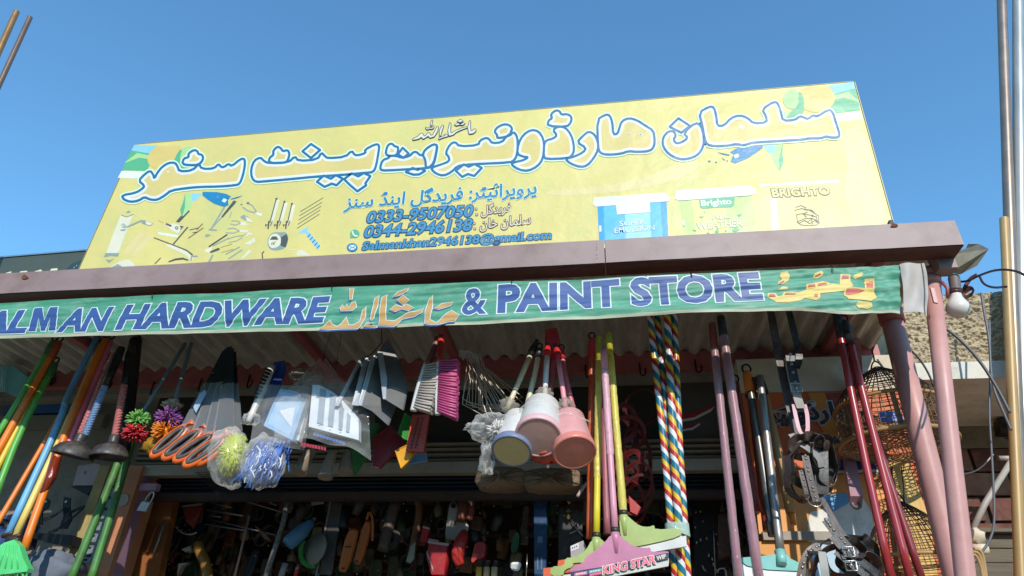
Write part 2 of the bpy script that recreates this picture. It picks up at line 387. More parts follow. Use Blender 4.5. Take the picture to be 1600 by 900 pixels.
# beam along the wall, ribs, hooks
m = MB(); zb0, zb1 = zz(640, 589, 2.93), zz(640, 563, 2.93); m.bx(XL, wx1+.02, 2.925, 2.968, zb0, zb1)
m.build('wall_beam', redox, awn)
for (u, v) in ((24, 545), (402, 535), (655, 520), (1388, 512)):
    q = P(u, v, 2.25); m = MB(); m.bx(q.x-.02, q.x+.02, 2.14, 2.924, zf0+.022, zf0+.058); m.build('rib', redox, awn)
q = P(1350, 560, 2.6); m = MB(); m.box(P(1338, 585, 2.8), (.012, .10, -.12), (.02, 0, 0), (0, .014, .012)); m.build('brace', redox, awn)
hk = mat('hook_wire', '#1c1a1c', .5, .5)
def jhook(u, v, Y, h=22, parent=None, name='hook'):
    q = P(u, v, Y); s = S(1, q); m = MB()
    m.tube([q+Vector((0, 0, h*.5*s)), q+Vector((0, 0, -h*.3*s)), q+Vector((1.5*s, -2*s, -h*.5*s)), q+Vector((5*s, -3*s, -h*.55*s)), q+Vector((8*s, -3*s, -h*.35*s)), q+Vector((8.5*s, -3*s, 0))], 1.3*s, 6)
    return m.build(name, hk, parent)
for u, v in ((18, 566), (82, 592), (170, 598), (238, 606), (312, 602), (388, 596), (915, 580), (1000, 577), (1087, 572), (1170, 570), (1256, 562), (470, 592), (560, 590)):
    jhook(u, v, 2.92, 22, awn)
# ---------------------------------------------------------------- posts
def post(top, bot, rpx, label, Y):
    a, b_ = P(*top, Y), P(*bot, Y); d = (b_-a); d = d/abs(d.z); foot = a+d*a.z
    t = thing('pipe_post', label, 'post', foot, 'pink pipe posts under the awning end')
    m = MB(); r = S(rpx, a.lerp(b_, .5)); m.tube(line(foot, a, 6), r, 20); m.build('pipe', pinkp, t)
    return t, a, d, r
t, a, d, r = post((1392, 494), (1494, 900), 17, 'thick pink pipe post behind the banner, nearest to the bird cages', 2.46)
m = MB(); m.tube([a-d*-.03, a-d*.03], r*1.18, 20); m.build('collar', redox, t)
t2, a2, d2, r2 = post((1455, 432), (1508, 900), 13.2, 'outer pink pipe post beside the light bulb, holding the banner rod', 2.2)
m = MB(); m.tube([a2+d2*.035, a2+d2*.002], r2*1.12, 20); m.tube([a2+d2*.0, a2-d2*.03], r2*1.02, 20); m.build('collar', pinkp, t2)
m = MB(); e = P(1452, 389, 2.2); m.tube([e+Vector((-.09, 0, 0)), e+Vector((.012, 0, 0))], S(11, e), 14); m.build('cross_tube', pinkp, t2)
m = MB(); c = P(1472, 411, 2.16); s = S(1, c); m.box(c, (13*s, 0, 0), (0, .03, 0), (0, 0, 17*s)); m.build('square_tube', mauve, t2)
m = MB(); c = P(1459, 462, 2.14); m.box(c, (2.6*s, 0, -1*s), (0, .004, 0), (1*s, 0, 13*s)); m.build('strap_end', pinkp, t2)
m = MB(); c = P(1476, 452, 2.17); m.tube([c+Vector((0, 0, .03)), c+Vector((.004, -.01, 0)), c+Vector((0, 0, -.035))], .006, 8); m.build('clamp_bolt', redox, t2)

# ---------------------------------------------------------------- leaning stock pipes
def pole(name, a, b, rpx, m_, label, group):
    a, b = Vector(a), Vector(b); d = (b-a).normalized(); foot = a+d*((0.02-a.z)/d.z) if d.z < 0 else a
    m = MB(); r = S(rpx, a); m.tube(line(foot, a, 8), r, 16, None, False)
    m.tube(line(a+d*.05, a, 2), r*.86, 16, None, False)
    c = foot; m.v = [v-c for v in m.v]; o = m.build(name, m_); o.location = c; WORLD[o.name] = Vector(c); return tag(o, label, 'pipe', group)
gp = 'pipes leaning upright at the right edge'
pole('leaning_pipe', P(1563, -60, 2.775), P(1590, 700, 2.70), 6.2, mat('dull_pipe', '#8d7d70', .4, .5, var=.2, scale=6, dust=.2), 'dull grey brown pipe, left one of the two tall pipes at the right edge', gp)
pole('leaning_pipe', P(1590, -60, 2.775), P(1597, 700, 2.72), 7.2, mat('galvanised_pipe', '#a9aaa6', .4, .4, var=.12, scale=10, stretch=(1, 1, .1)), 'shiny pale galvanised pipe, rightmost of the tall pipes', gp)
pole('leaning_pipe', P(1569, 342, 2.72), P(1595, 900, 2.64), 6.4, mat('tan_pipe', '#b08f5c', .45, .1, var=.12, scale=6), 'tan pipe with open top, shortest of the pipes at the right edge', gp)
gp = 'copper coloured pipes sticking up at the upper left'
pole('leaning_pipe', P(26, 18, 1.9), P(-24, 130, 1.9), 4.2, mat('copper_pipe', '#c98f58', .25, .7, var=.2), 'worn copper coloured pipe end, left one of the pair against the sky', gp)
pole('leaning_pipe', P(47, 27, 1.9), P(-2, 134, 1.9), 3.6, mat('brown_pipe', '#a77f66', .22, .75, var=.15), 'clean brown pipe end, right one of the pair against the sky', gp)
pole('leaning_pipe', P(20, 24, 1.93), P(-27, 128, 1.93), 2.2, mat('copper_pipe', '#c98f58'), 'thin frayed copper rod behind the left pipe of the pair', gp)

# ---------------------------------------------------------------- building next door
nb = thing('neighbour_building', 'roughcast concrete slab building beside the shop, bricks under its white ledge', 'building', (2.2, 2.9, 0))
rough = mat('roughcast', '#b5a588', .95, var=.3, scale=26, bump=.5, bscale=160)
xa = P(1418, 540, 2.8).x; ya = 2.8
zl0, zl1, ztop = zz(1530, 594, ya), zz(1530, 567, ya), zz(1530, 459, ya)
m = MB()
def rc(a, b):
    x = xa+(1.9)*a; z = zl1+(ztop-zl1)*b
    w = Vector((x+.01*noise.noise(Vector((x*30, z*30, 7))), z, 0))
    h = .75-noise.voronoi(w*62)[0][0]*1.1+.35*noise.noise(Vector((x*40, z*40, 1)))+.2*noise.noise(Vector((x*160, z*160, 4)))
    h = max(-.3, h)
    return (x, ya-.021*h-.006, z+.006*noise.noise(Vector((x*20, 0, 9)))*(b > .99))
m.grid(rc, 700, 190, None, True)
m.bx(xa, xa+1.9, ya+.02, 5, zl1+.004, ztop-.006)
m.build('roughcast_face', rough, nb)
m = MB(); m.bx(xa-.04, xa+1.95, ya-.02, 5, zl0, zl1-.002); m.build('ledge', mat('white_ledge', '#d9d4c4', .85, var=.12, scale=4, bump=.4, stain='#8b8577', stain_amt=.5), nb)
yw = 3.35
zg = zz(1540, 700, yw)
m = MB(); m.bx(xa+.0, xa+2.4, yw, 5, zg, zl0-.002); m.build('wall', mat('old_plaster', '#8d8371', .9, var=.22, scale=3, bump=.8, bscale=14, stain='#4b4336', stain_amt=.5), nb)
bm_ = [mat('brick_a', '#7d5547', .9, var=.3, bump=.5, dust=.3), mat('brick_b', '#6b4238', .9, var=.3, bump=.5, dust=.3), mat('brick_c', '#8b6552', .9, var=.3, bump=.5, dust=.3)]
m = MB(); m.bx(xa, xa+2.4, yw+.022, 5, zz(1540, 832, yw), zg-.002); m.build('mortar', mat('mortar', '#4a4138', .95, var=.3, bump=.5), nb)
bh = S(38, P(1540, 760, yw)); bw = bh*2.6
z = zg-.004; row = 0
while z > zz(1540, 828, yw):
    x = xa+.1-(bw/2 if row % 2 else 0)
    while x < xa+1.1:
        w = bw*rnd.uniform(.9, 1.02); m = MB(); y0 = yw+rnd.uniform(-.004, .008)
        jj = lambda: rnd.uniform(-.003, .003)
        b0 = [(x+jj(), y0+jj(), z-bh+.008+jj()), (x+w-.01+jj(), y0+jj(), z-bh+.008+jj()), (x+w-.01+jj(), y0+jj(), z-.003+jj()), (x+jj(), y0+jj(), z-.003+jj())]
        m.prism(b0, Vector((0, .05, 0))); m.build('brick', rnd.choice(bm_), nb)
        x += bw
    z -= bh; row += 1
zq = zz(1540, 830, yw)
tw = mat('grey_timber', '#6d6252', .8, var=.3, scale=6, stretch=(.5, 1, 8), bump=.5)
m = MB(); m.bx(xa, xa+2.4, yw-.05, yw+.03, zq-.012, zq+.004); m.build('batten', tw, nb)
for k in range(7):
    m = MB(); h = S(21, P(1540, 860, yw)); m.bx(xa, xa+2.4, yw-.01+.004*(k % 2), yw+.05, zq-.016-h*(k+1)+.004, zq-.016-h*k); m.build('board', tw, nb)
m = MB(); m.bx(xa, xa+2.4, yw+.06, 5, 0, zq-.012); m.build('wall', concrete, nb)
# ---------------------------------------------------------------- printed lettering
JOIN = {  # isolated, final, initial, medial presentation forms
 'ا': ('\ufe8d', '\ufe8e', None, None), 'پ': ('\ufb56', '\ufb57', '\ufb58', '\ufb59'), 'ر': ('\ufead', '\ufeae', None, None), 'و': ('\ufeed', '\ufeee', None, None),
 'ئ': ('\ufe89', '\ufe8a', '\ufe8b', '\ufe8c'), 'ی': ('\ufbfc', '\ufbfd', '\ufbfe', '\ufbff'), 'ٹ': ('\ufb66', '\ufb67', '\ufb68', '\ufb69'), 'ف': ('\ufed1', '\ufed2', '\ufed3', '\ufed4'),
 'د': ('\ufea9', '\ufeaa', None, None), 'گ': ('\ufb92', '\ufb93', '\ufb94', '\ufb95'), 'ل': ('\ufedd', '\ufede', '\ufedf', '\ufee0'), 'ن': ('\ufee5', '\ufee6', '\ufee7', '\ufee8'),
 'ڈ': ('\ufb88', '\ufb89', None, None), 'س': ('\ufeb1', '\ufeb2', '\ufeb3', '\ufeb4'), 'ز': ('\ufeaf', '\ufeb0', None, None), 'م': ('\ufee1', '\ufee2', '\ufee3', '\ufee4'),
 'خ': ('\ufea5', '\ufea6', '\ufea7', '\ufea8'), 'ش': ('\ufeb5', '\ufeb6', '\ufeb7', '\ufeb8'), 'ہ': ('\ufba6', '\ufba7', '\ufba8', '\ufba9')}
def shape(s):
    out = []
    for i, ch in enumerate(s):
        if ch not in JOIN: out.append(ch); continue
        pj = i > 0 and s[i-1] in JOIN and JOIN[s[i-1]][2] is not None
        nj = i+1 < len(s) and s[i+1] in JOIN and JOIN[ch][2] is not None
        out.append(JOIN[ch][(3 if nj else 1) if pj else (2 if nj else 0)])
    return ''.join(reversed(out))
_TX = {}
def glyphs(s, off=0., shear=0., space=1.):
    k = (s, off, shear, space)
    if k in _TX: return _TX[k]
    c = bpy.data.curves.new('txt', 'FONT'); c.body = s; c.offset = off; c.shear = shear; c.space_character = space; c.resolution_u = 3
    o = bpy.data.objects.new('txt', c); COL.objects.link(o)
    dg = bpy.context.evaluated_depsgraph_get(); me = bpy.data.meshes.new_from_object(o.evaluated_get(dg))
    fs = [tuple(p.vertices) for p in me.polygons]; par = list(range(len(me.vertices)))
    def root(a):
        while par[a] != a: par[a] = par[par[a]]; a = par[a]
        return a
    for p in fs:
        for q in p[1:]: par[root(q)] = root(p[0])
    ids = {}; isl = [ids.setdefault(root(i), len(ids)) for i in range(len(par))]     # every glyph gets a hair of depth of its own
    r = ([(v.co.x, v.co.y) for v in me.vertices], fs, isl)
    bpy.data.objects.remove(o); bpy.data.curves.remove(c); bpy.data.meshes.remove(me)
    _TX[k] = r; return r
class Flat:
    """flat print on a vertical plane; every layer lies a hair in front of the one below"""
    def __init__(s, Y, step=.0003): s.Y = Y; s.step = step; s.n = 0
    def pt(s, u, v, lay, j=0.): return P(u, v, s.Y)+Vector((0, -lay*s.step-j, 0))
    def fill(s, mb, pts, m, lay): s.n = (s.n+1) % 24; mb.fill([s.pt(u, v, lay, s.n*.000008) for u, v in pts], m)
    def stroke(s, mb, pts, w, m, lay, closed=False, disc=True):
        n = len(pts); k = 0
        ws = w if isinstance(w, (list, tuple)) else [w]*n
        for i in range(n if closed else n-1):
            a, b = pts[i], pts[(i+1) % n]; dx, dy = b[0]-a[0], b[1]-a[1]; l = math.hypot(dx, dy)
            if l < 1e-6: continue
            wa, wb = ws[i]/2, ws[(i+1) % n]/2; nx, ny = -dy/l, dx/l; j = (i % 8)*.000012
            mb.poly([s.pt(a[0]+nx*wa, a[1]+ny*wa, lay, j), s.pt(b[0]+nx*wb, b[1]+ny*wb, lay, j), s.pt(b[0]-nx*wb, b[1]-ny*wb, lay, j), s.pt(a[0]-nx*wa, a[1]-ny*wa, lay, j)], m)
        if disc:
            for i in range(n):
                r = ws[i]/2; a = pts[i]; j = .0001+(i % 8)*.000012
                mb.poly([s.pt(a[0]+r*math.cos(q*math.pi/4), a[1]+r*math.sin(q*math.pi/4), lay, j) for q in range(8)], m)
    def text(s, mb, txt, A, B, h, m, lay, off=0., shear=0., space=1., ref=None, lean=(0, 0)):
        """ink runs from A to B along the baseline; h photo pixels tall"""
        v, f, isl = glyphs(txt, off, shear, space); rv = glyphs(txt, 0, shear, space)[0]
        x0, x1 = min(p[0] for p in rv), max(p[0] for p in rv); top = ref or max(p[1] for p in rv)
        q = P(A[0], A[1], s.Y); u1, v1 = proj(q+Vector((0, 0, .02))); l = math.hypot(u1-A[0], v1-A[1]); ux, uy = (u1-A[0])/l*h/top+lean[0], (v1-A[1])/l*h/top+lean[1]
        q = P(B[0], B[1], s.Y); u1, v1 = proj(q+Vector((0, 0, .02))); l = math.hypot(u1-B[0], v1-B[1]); wx, wy = (u1-B[0])/l*h/top+lean[0], (v1-B[1])/l*h/top+lean[1]
        b = len(mb.v)
        for (x, y), ii in zip(v, isl):
            t = (x-x0)/(x1-x0)
            mb.v.append(s.pt(A[0]+(B[0]-A[0])*t+(ux+(wx-ux)*t)*y, A[1]+(B[1]-A[1])*t+(uy+(wy-uy)*t)*y, lay, (ii % 12)*.00002))
        for p in f: mb.face([b+i for i in p], m)
def chk(pts, k=1):
    for _ in range(k):
        o = []; n = len(pts)
        for i in range(n):
            a, b = pts[i], pts[(i+1) % n]; o += [(a[0]*.75+b[0]*.25, a[1]*.75+b[1]*.25), (a[0]*.25+b[0]*.75, a[1]*.25+b[1]*.75)]
        pts = o
    return pts
def offs(pts, d):
    n = len(pts); A = sum(pts[i][0]*pts[(i+1) % n][1]-pts[(i+1) % n][0]*pts[i][1] for i in range(n)); sg = 1 if A > 0 else -1; o = []
    for i in range(n):
        a, b, c = pts[i-1], pts[i], pts[(i+1) % n]
        x, y = 0, 0
        for p, q in ((a, b), (b, c)):
            dx, dy = q[0]-p[0], q[1]-p[1]; l = math.hypot(dx, dy) or 1; x += dy/l; y += -dx/l
        l = math.hypot(x, y) or 1; o.append((b[0]+x/l*d*sg, b[1]+y/l*d*sg))
    return o
def crop(pts, ox, oy, k=4.): return [(ox+x/k, oy+y/k) for x, y in pts]

# ---------------------------------------------------------------- the big yellow sign
G = dict(spec=.5, rough=.44, bump=.05, bscale=3, var=.05, scale=2)
def sm(key, h, **k):
    kk = dict(G); kk.update(k); return mat(key, h, **kk)
yel = sm('sign_yellow', '#dacb7a', var=.08, scale=.8, stain='#b9c27a', stain_amt=.7); yin = sm('sign_letter_yellow', '#d6c276'); wht = sm('sign_white', '#dedfd9'); blu = sm('sign_blue', '#186a93')
halo = sm('sign_pale_cyan', '#d9ecd0'); cya = sm('sign_cyan', '#1a7dac'); ink = sm('sign_navy', '#16466b'); lblu = sm('sign_light_blue', '#438db3')
grn = sm('sign_green', '#57ad7c'); lgr = sm('sign_pale_green', '#a8cf86'); skyb = sm('sign_sky', '#8cc6e2'); ora = sm('sign_peach', '#d8bf6c'); dkg = sm('sign_dark_grey', '#4c5148')
pale = sm('sign_cream', '#dcd8bc'); mid = sm('sign_grey', '#8b9c93'); swo = sm('sign_swoosh', '#dccb8c'); brn = sm('sign_brown', '#5c3a44'); tanm = sm('sign_tan', '#a98f4a')
sg = thing('shop_signboard', 'large yellow signboard with Urdu title above the awning', 'sign', P(760, 390, 2.2))
SY = 2.2
TL, TR, BR, BL = P(211, 226, SY), P(1334, 128, SY), P(1397, 352, SY), P(121, 428, SY)
m = MB(); BR2 = P(1401, 372, SY); BL2 = P(112, 447, SY)
m.prism([TL, TR, BR2, BL2], Vector((0, .02, 0)), yel); m.build('panel', None, sg)
m = MB(); e = .004
for a, b in ((TL, TR), (TR, BR2), (BL2, TL)):
    d = (b-a).normalized(); nrm = Vector((-d.z, 0, d.x))
    m.box((a+b)/2+nrm*.0045+Vector((0, .012, 0)), (b-a)/2, nrm*.0015, Vector((0, .012, 0)), mat('sign_edge', '#a39a6a', .5, .2))
m.build('edge_frame', None, sg)
m = MB()
for k in range(6):
    q = TL.lerp(TR, (k+.5)/6); m.bx(q.x-.02, q.x+.02, SY+.021, SY+.06, BL.z-.05, TL.z-.02)
m.build('back_strut', redox, sg)
m = MB(); q = P(1392, 350, 2.15); s = S(1, q); m.box(q, (3*s, 0, 0), (0, .01, 0), (0, 0, 5*s)); m.build('corner_clip', blackm, sg)
F = Flat(SY)
# decoration: sweep, splashes, corner pictures
m = MB()
F.fill(m, chk(crop([(590, 715), (900, 695), (1200, 640), (1400, 560), (1430, 525), (1580, 525), (1575, 565), (1450, 640), (1200, 705), (900, 735), (640, 745)], 700, 120), 2), swo, 1)
m.build('sweep', None, sg)
m = MB(); F.fill(m, chk([(1312, 205), (1347, 194), (1366, 262), (1389, 351), (1335, 357), (1318, 300), (1326, 250)], 1), sm('sign_wash_green', '#ced08c'), .4); m.build('green_wash', None, sg)
def corner(mapf, key):
    m = MB()
    def fl(pts, mm, lay, k=0): F.fill(m, [mapf(*p) for p in (chk(pts, k) if k else pts)], mm, lay)
    fl([(975, 95), (1133, 72), (1147, 112), (1020, 145)], skyb, 1)
    fl([(1010, 146), (1149, 113), (1176, 250), (1000, 272), (985, 210)], grn, 1)
    fl([(1010, 160), (1100, 135), (1165, 190), (1168, 200), (1080, 170), (1015, 185)], lgr, 2)
    fl([(1000, 275), (1178, 254), (1192, 302), (1080, 318), (1030, 318), (1015, 300)], wht, 1)
    c = [(900+118*math.cos(k*math.pi/14), 172+92*math.sin(k*math.pi/14)) for k in range(28)]; c = [(x, max(y, 88+(1135-x)*.07)) for x, y in c]
    fl(c, ora, 3)
    c = [(755+62*math.cos(k*math.pi/12), 182+62*math.sin(k*math.pi/12)) for k in range(24)]; fl(c, lgr, 4)
    fl([(790, 130), (815, 150), (832, 235), (800, 305), (715, 318), (720, 275), (790, 225)], grn, 5, 1)
    m.build('corner_picture', None, sg); m.__init__()
    fl([(640, 465), (692, 455), (690, 520), (697, 575), (672, 632), (640, 590), (620, 540)], lgr, 1, 1)
    fl([(692, 455), (690, 520), (697, 575), (672, 632), (668, 560)], grn, 2)
    fl([(540, 310), (600, 290), (700, 250), (725, 320), (600, 335)], skyb, 2)
    fl([(570, 470), (650, 460), (635, 520), (600, 515)], skyb, 1)
    fl([(400, 490), (470, 470), (572, 458), (566, 485), (520, 520), (470, 552), (395, 582), (365, 572), (375, 545), (385, 525), (362, 512)], cya, 3)
    fl([(385, 532), (412, 520), (420, 540), (395, 552)], halo, 4); fl([(442, 500), (468, 496), (466, 512), (446, 515)], lblu, 4)
    fl([(280, 512), (320, 518), (362, 528), (358, 534), (318, 528)], blu, 3); fl([(310, 545), (332, 560), (326, 566)], blu, 3)
    for x, y, r in ((234, 569, 10), (276, 575, 7), (345, 566, 6)): fl([(x+r*math.cos(k), y+r*.7*math.sin(k)) for k in range(6)], blu, 3)
    m.build('splash_picture', None, sg)
corner(lambda x, y: (1050+x/4, 110+y/4), 'r')
# the left corner is the same picture mirrored
def ml(x, y):
    t = (1135-x)/900.; return (210+t*205+(y-72)*(-.20)*.28, 226+(y-72)*.25*.88-t*18)
corner(ml, 'l')

# title: outlines drawn as in the sign
c1 = lambda p: crop(p, 0, 120); c2 = lambda p: crop(p, 400, 150); c3 = lambda p: crop(p, 700, 120); c4 = lambda p: crop(p, 1050, 110)
TITLE = [
 (c1([(1505, 515), (1532, 515), (1532, 560), (1520, 620), (1500, 672), (1470, 680), (1375, 688), (1250, 690), (1165, 698), (1070, 712), (1035, 742), (985, 772), (940, 770), (905, 752), (872, 775), (820, 785), (772, 768), (765, 742), (850, 728), (895, 700), (905, 682), (868, 652), (905, 612), (940, 588), (960, 612), (966, 640), (985, 602), (1015, 565), (1055, 540), (1095, 538), (1112, 562), (1122, 594), (1205, 588), (1245, 545), (1262, 578), (1340, 576), (1368, 545), (1385, 568), (1405, 565), (1430, 545), (1450, 562)]), 1),
 (c1([(1140, 548), (1150, 512), (1182, 505), (1178, 482), (1215, 458), (1238, 468), (1240, 485), (1268, 490), (1272, 520), (1245, 552), (1190, 555)]), 1),
 (c2([(748, 303), (772, 308), (768, 350), (752, 440), (735, 478), (690, 482), (520, 497), (385, 505), (200, 523), (60, 535), (0, 540), (-25, 515), (-30, 460), (-10, 405), (30, 385), (52, 410), (80, 422), (205, 418), (245, 378), (265, 408), (385, 400), (410, 355), (432, 378), (450, 392), (560, 383), (600, 343), (618, 372), (645, 372), (688, 358), (680, 338)]), 1),
 (c2([(82, 422), (85, 388), (112, 370), (108, 345), (135, 318), (158, 328), (168, 348), (200, 340), (212, 362), (202, 402), (185, 420)]), 1),
 (c2([(292, 348), (345, 302), (402, 340), (345, 390)]), 0),
 (c2([(382, 538), (425, 500), (470, 520), (500, 497), (545, 520), (505, 560), (475, 550), (430, 570)]), 0),
 (c2([(552, 522), (600, 486), (640, 505), (675, 484), (716, 503), (685, 548), (690, 560), (635, 598), (590, 560)]), 0),
 (c2([(1055, 340), (1108, 303), (1134, 310), (1126, 360), (1112, 420), (1085, 448), (1050, 455), (950, 460), (850, 466), (785, 468), (776, 450), (792, 402), (832, 390), (838, 375), (885, 378), (905, 388), (960, 380), (985, 352), (1005, 352), (1028, 375), (1045, 368)]), 1),
 (c2([(1042, 372), (1056, 338), (1108, 303), (1136, 310), (1128, 360), (1114, 425), (1090, 450), (1062, 452), (1060, 400)]), 1),
 (c2([(812, 368), (815, 338), (826, 308), (850, 298), (868, 318), (890, 320), (888, 352), (878, 374), (838, 378)]), 1),
 (c2([(888, 366), (918, 326), (955, 362), (922, 390)]), 0),
 (c2([(938, 478), (980, 452), (1010, 465), (1030, 455), (1058, 470), (1022, 492), (985, 494)]), 0),
 (c3([(-15, 480), (12, 425), (45, 408), (72, 438), (190, 430), (200, 400), (238, 383), (260, 393), (275, 418), (338, 412), (365, 375), (408, 346), (430, 368), (438, 420), (432, 490), (415, 525), (385, 538), (205, 546), (110, 552), (60, 560), (20, 600), (-30, 622), (-80, 605), (-108, 572), (-40, 550), (10, 530), (5, 500)]), 1),
 (c3([(50, 590), (100, 550), (130, 565), (165, 548), (212, 572), (165, 622), (125, 610), (90, 628)]), 0),
 (c3([(290, 345), (308, 318), (350, 298), (388, 305), (403, 330), (390, 348), (402, 362), (362, 378), (308, 387), (308, 365)]), 1),
 (c3([(432, 485), (440, 420), (470, 365), (520, 333), (568, 343), (597, 390), (602, 450), (592, 520), (560, 562), (500, 592), (440, 582), (392, 548), (420, 535), (470, 525), (505, 505), (470, 502)]), 1),
 (c3([(600, 430), (612, 400), (660, 388), (682, 368), (655, 335), (690, 312), (735, 320), (772, 368), (787, 430), (787, 472), (770, 502), (740, 512), (610, 517), (598, 495)]), 1),
 (c3([(622, 310), (628, 275), (652, 262), (642, 238), (672, 212), (698, 216), (708, 240), (748, 235), (774, 255), (768, 290), (742, 316)]), 1),
 (c3([(806, 412), (845, 370), (880, 343), (917, 363), (938, 410), (938, 460), (912, 510), (872, 557), (830, 567), (768, 547), (732, 516), (790, 502), (850, 472), (862, 445)]), 1),
 (c3([(932, 270), (985, 238), (1012, 243), (1028, 290), (1032, 363), (1060, 360), (1072, 320), (1085, 280), (1130, 260), (1180, 273), (1240, 312), (1282, 338), (1292, 390), (1288, 440), (1262, 467), (1180, 472), (1130, 466), (1080, 484), (990, 490), (948, 477), (938, 440)]), 1),
 (c3([(1340, 400), (1352, 370), (1378, 343), (1412, 343), (1425, 372), (1408, 395), (1425, 420), (1462, 412), (1500, 385), (1472, 355), (1545, 288), (1582, 308), (1600, 380), (1596, 440), (1562, 492), (1500, 517), (1440, 517), (1380, 487), (1345, 442)]), 1),
 (c3([(1385, 315), (1440, 262), (1512, 310), (1458, 352)]), 0),
 (c4([(168, 265), (235, 228), (262, 233), (277, 290), (282, 350), (325, 348), (368, 300), (420, 283), (470, 298), (510, 335), (592, 328), (588, 290), (562, 245), (635, 198), (662, 208), (682, 270), (692, 318), (770, 313), (797, 288), (822, 297), (850, 307), (880, 283), (905, 293), (975, 248), (1002, 258), (1027, 340), (1047, 400), (1040, 422), (990, 422), (960, 414), (930, 427), (850, 427), (830, 434), (700, 442), (530, 452), (490, 457), (450, 472), (400, 462), (360, 472), (270, 477), (218, 467), (203, 430), (190, 350)]), 1)]
m = MB()
for i, (pts, k) in enumerate(TITLE):
    q = chk(pts, 1) if k else pts
    F.stroke(m, q, 8.2, halo, 6+.02*i, True)
for i, (pts, k) in enumerate(TITLE):
    q = chk(pts, 1) if k else pts
    F.fill(m, q, yin, 7.2+.02*i)
    F.stroke(m, offs(q, -3.4), 4.6, wht, 8.0+.02*i, True)
for i, (pts, k) in enumerate(TITLE):
    q = chk(pts, 1) if k else pts
    F.stroke(m, q, 3.7, blu, 9.2+.02*i, True)
for x, y, r in ((829, 221, 3), (983, 209, 3.4), (1001, 211, 3.2), (1159, 199, 5), (263, 269, 2.2)):
    F.fill(m, [(x+r*math.cos(q), y+r*.6*math.sin(q)) for q in range(6)], wht, 9.1)
for x, y, r in ((983, 209, 1.2), (1001, 211, 1.4), (829, 221, 1.1)): F.fill(m, [(x+r*math.cos(q), y+r*.7*math.sin(q)) for q in range(6)], blu, 10)
m.build('title_lettering', None, sg)
# small calligraphy over the title
cc = lambda p: crop(p, 640, 180, 13.333)
CAL = [([(80, 515), (180, 480), (255, 420), (290, 480), (350, 450), (400, 400), (430, 460), (500, 440), (560, 340), (585, 265)], [3, 5, 6, 4.6, 3.6, 5, 4.2, 4.4, 5, 3.6]), ([(350, 275), (370, 300), (420, 280), (450, 290), (490, 275), (500, 240)], 2.8), ([(450, 225), (455, 180), (472, 120)], [2.5, 3.5, 2.5]),
       ([(640, 430), (650, 330), (695, 235)], [3, 5, 3.4]), ([(620, 500), (680, 470), (790, 440), (740, 420)], 3), ([(840, 420), (830, 330), (850, 180)], [4.5, 5, 3]), ([(840, 410), (900, 400), (960, 350), (1020, 325), (1100, 290), (1190, 265)], [5, 4.5, 4, 3.4, 3.4, 2.6]),
       ([(1260, 370), (1240, 270), (1262, 140)], [4.5, 5, 3]), ([(1260, 375), (1320, 360), (1360, 325)], [5, 5.5, 5])]
CAL = [(cc(p), w) for p, w in CAL]
DI = [cc([(985, 135), (1060, 95), (1125, 130), (1060, 170)]), cc([(930, 210), (1010, 165), (1060, 195), (1110, 165), (1170, 180), (1110, 225), (1050, 215), (980, 235)])]
m = MB()
for i, (p, w) in enumerate(CAL):
    w = w if isinstance(w, list) else [w]*len(p)
    F.stroke(m, p, [x+.6 for x in w], ink, 11+.05*i); F.stroke(m, p, [max(.8, x-1.6) for x in w], pale, 12+.05*i)
for p in DI: F.fill(m, offs(p, .5), ink, 11.5); F.fill(m, offs(p, -.9), pale, 12.5)
m.build('small_calligraphy', None, sg)
# owner line, telephone numbers, mail address
def uo(mb, s_, A, B, h, m1, m2, lay, o1, o2=0., **k):
    F.text(mb, s_, A, B, h, m2, lay, off=o1, **k); F.text(mb, s_, A, B, h, m1, lay+1.2, off=o2, **k)
m = MB()
uo(m, shape('پروپرائیٹر: فریدگل اینڈ سنز'), (538, 326), (838, 303), 23, cya, halo, 6, .05, .024)
m.build('owner_line', None, sg)
m = MB()
uo(m, '0333-9507050', (573, 348.5), (738, 338), 17.5, lblu, ink, 6, .07, .02, shear=.12)
uo(m, '0344-2946138', (569, 371.5), (737, 360), 18, lblu, ink, 6, .07, .02, shear=.12)
m.build('phone_numbers', None, sg)
m = MB(); uo(m, 'Salmankhan2946138@gmail.com', (566, 391), (861, 373.5), 13.5, lblu, ink, 6, .075, .022, shear=.08); m.build('mail_address', None, sg)
m = MB()
uo(m, shape('فریدگل')+'', (752, 336), (798, 331), 16, pale, brn, 6, .06, .0); uo(m, shape('سلمان خان'), (750, 358), (829, 350), 15, pale, brn, 6, .06, .0)
for x, y in ((744, 327), (745, 336), (741, 350), (742, 358)): F.fill(m, [(x-2, y-2), (x+2, y-2.2), (x+2, y+1.6), (x-2, y+2)], brn, 6); F.fill(m, [(x-1, y-1), (x+1, y-1.1), (x+1, y+.6), (x-1, y+1)], pale, 7)
m.build('name_lines', None, sg)
m = MB()
circ = lambda x, y, rx, ry, n=18: [(x+rx*math.cos(k*2*math.pi/n), y+ry*math.sin(k*2*math.pi/n)) for k in range(n)]
F.fill(m, circ(554.5, 365.5, 7.4, 6.6), grn, 6); F.fill(m, [(547, 372), (549, 366), (553, 371)], grn, 6.3); F.stroke(m, [(551, 362), (552, 366), (555, 369), (558.5, 369)], 2.2, wht, 7)
F.fill(m, circ(550.5, 387, 8.4, 6.8), blu, 6); F.fill(m, circ(550.5, 386.6, 7.2, 5.6), lblu, 6.8); F.fill(m, [(545.5, 384), (556, 383), (556, 390), (546, 391)], wht, 7.4); F.stroke(m, [(545.5, 384), (551, 388), (556, 383)], 1.1, blu, 8); F.stroke(m, [(546, 391), (549.5, 387)], 1., blu, 8); F.stroke(m, [(556, 390), (552.5, 387)], 1., blu, 8)
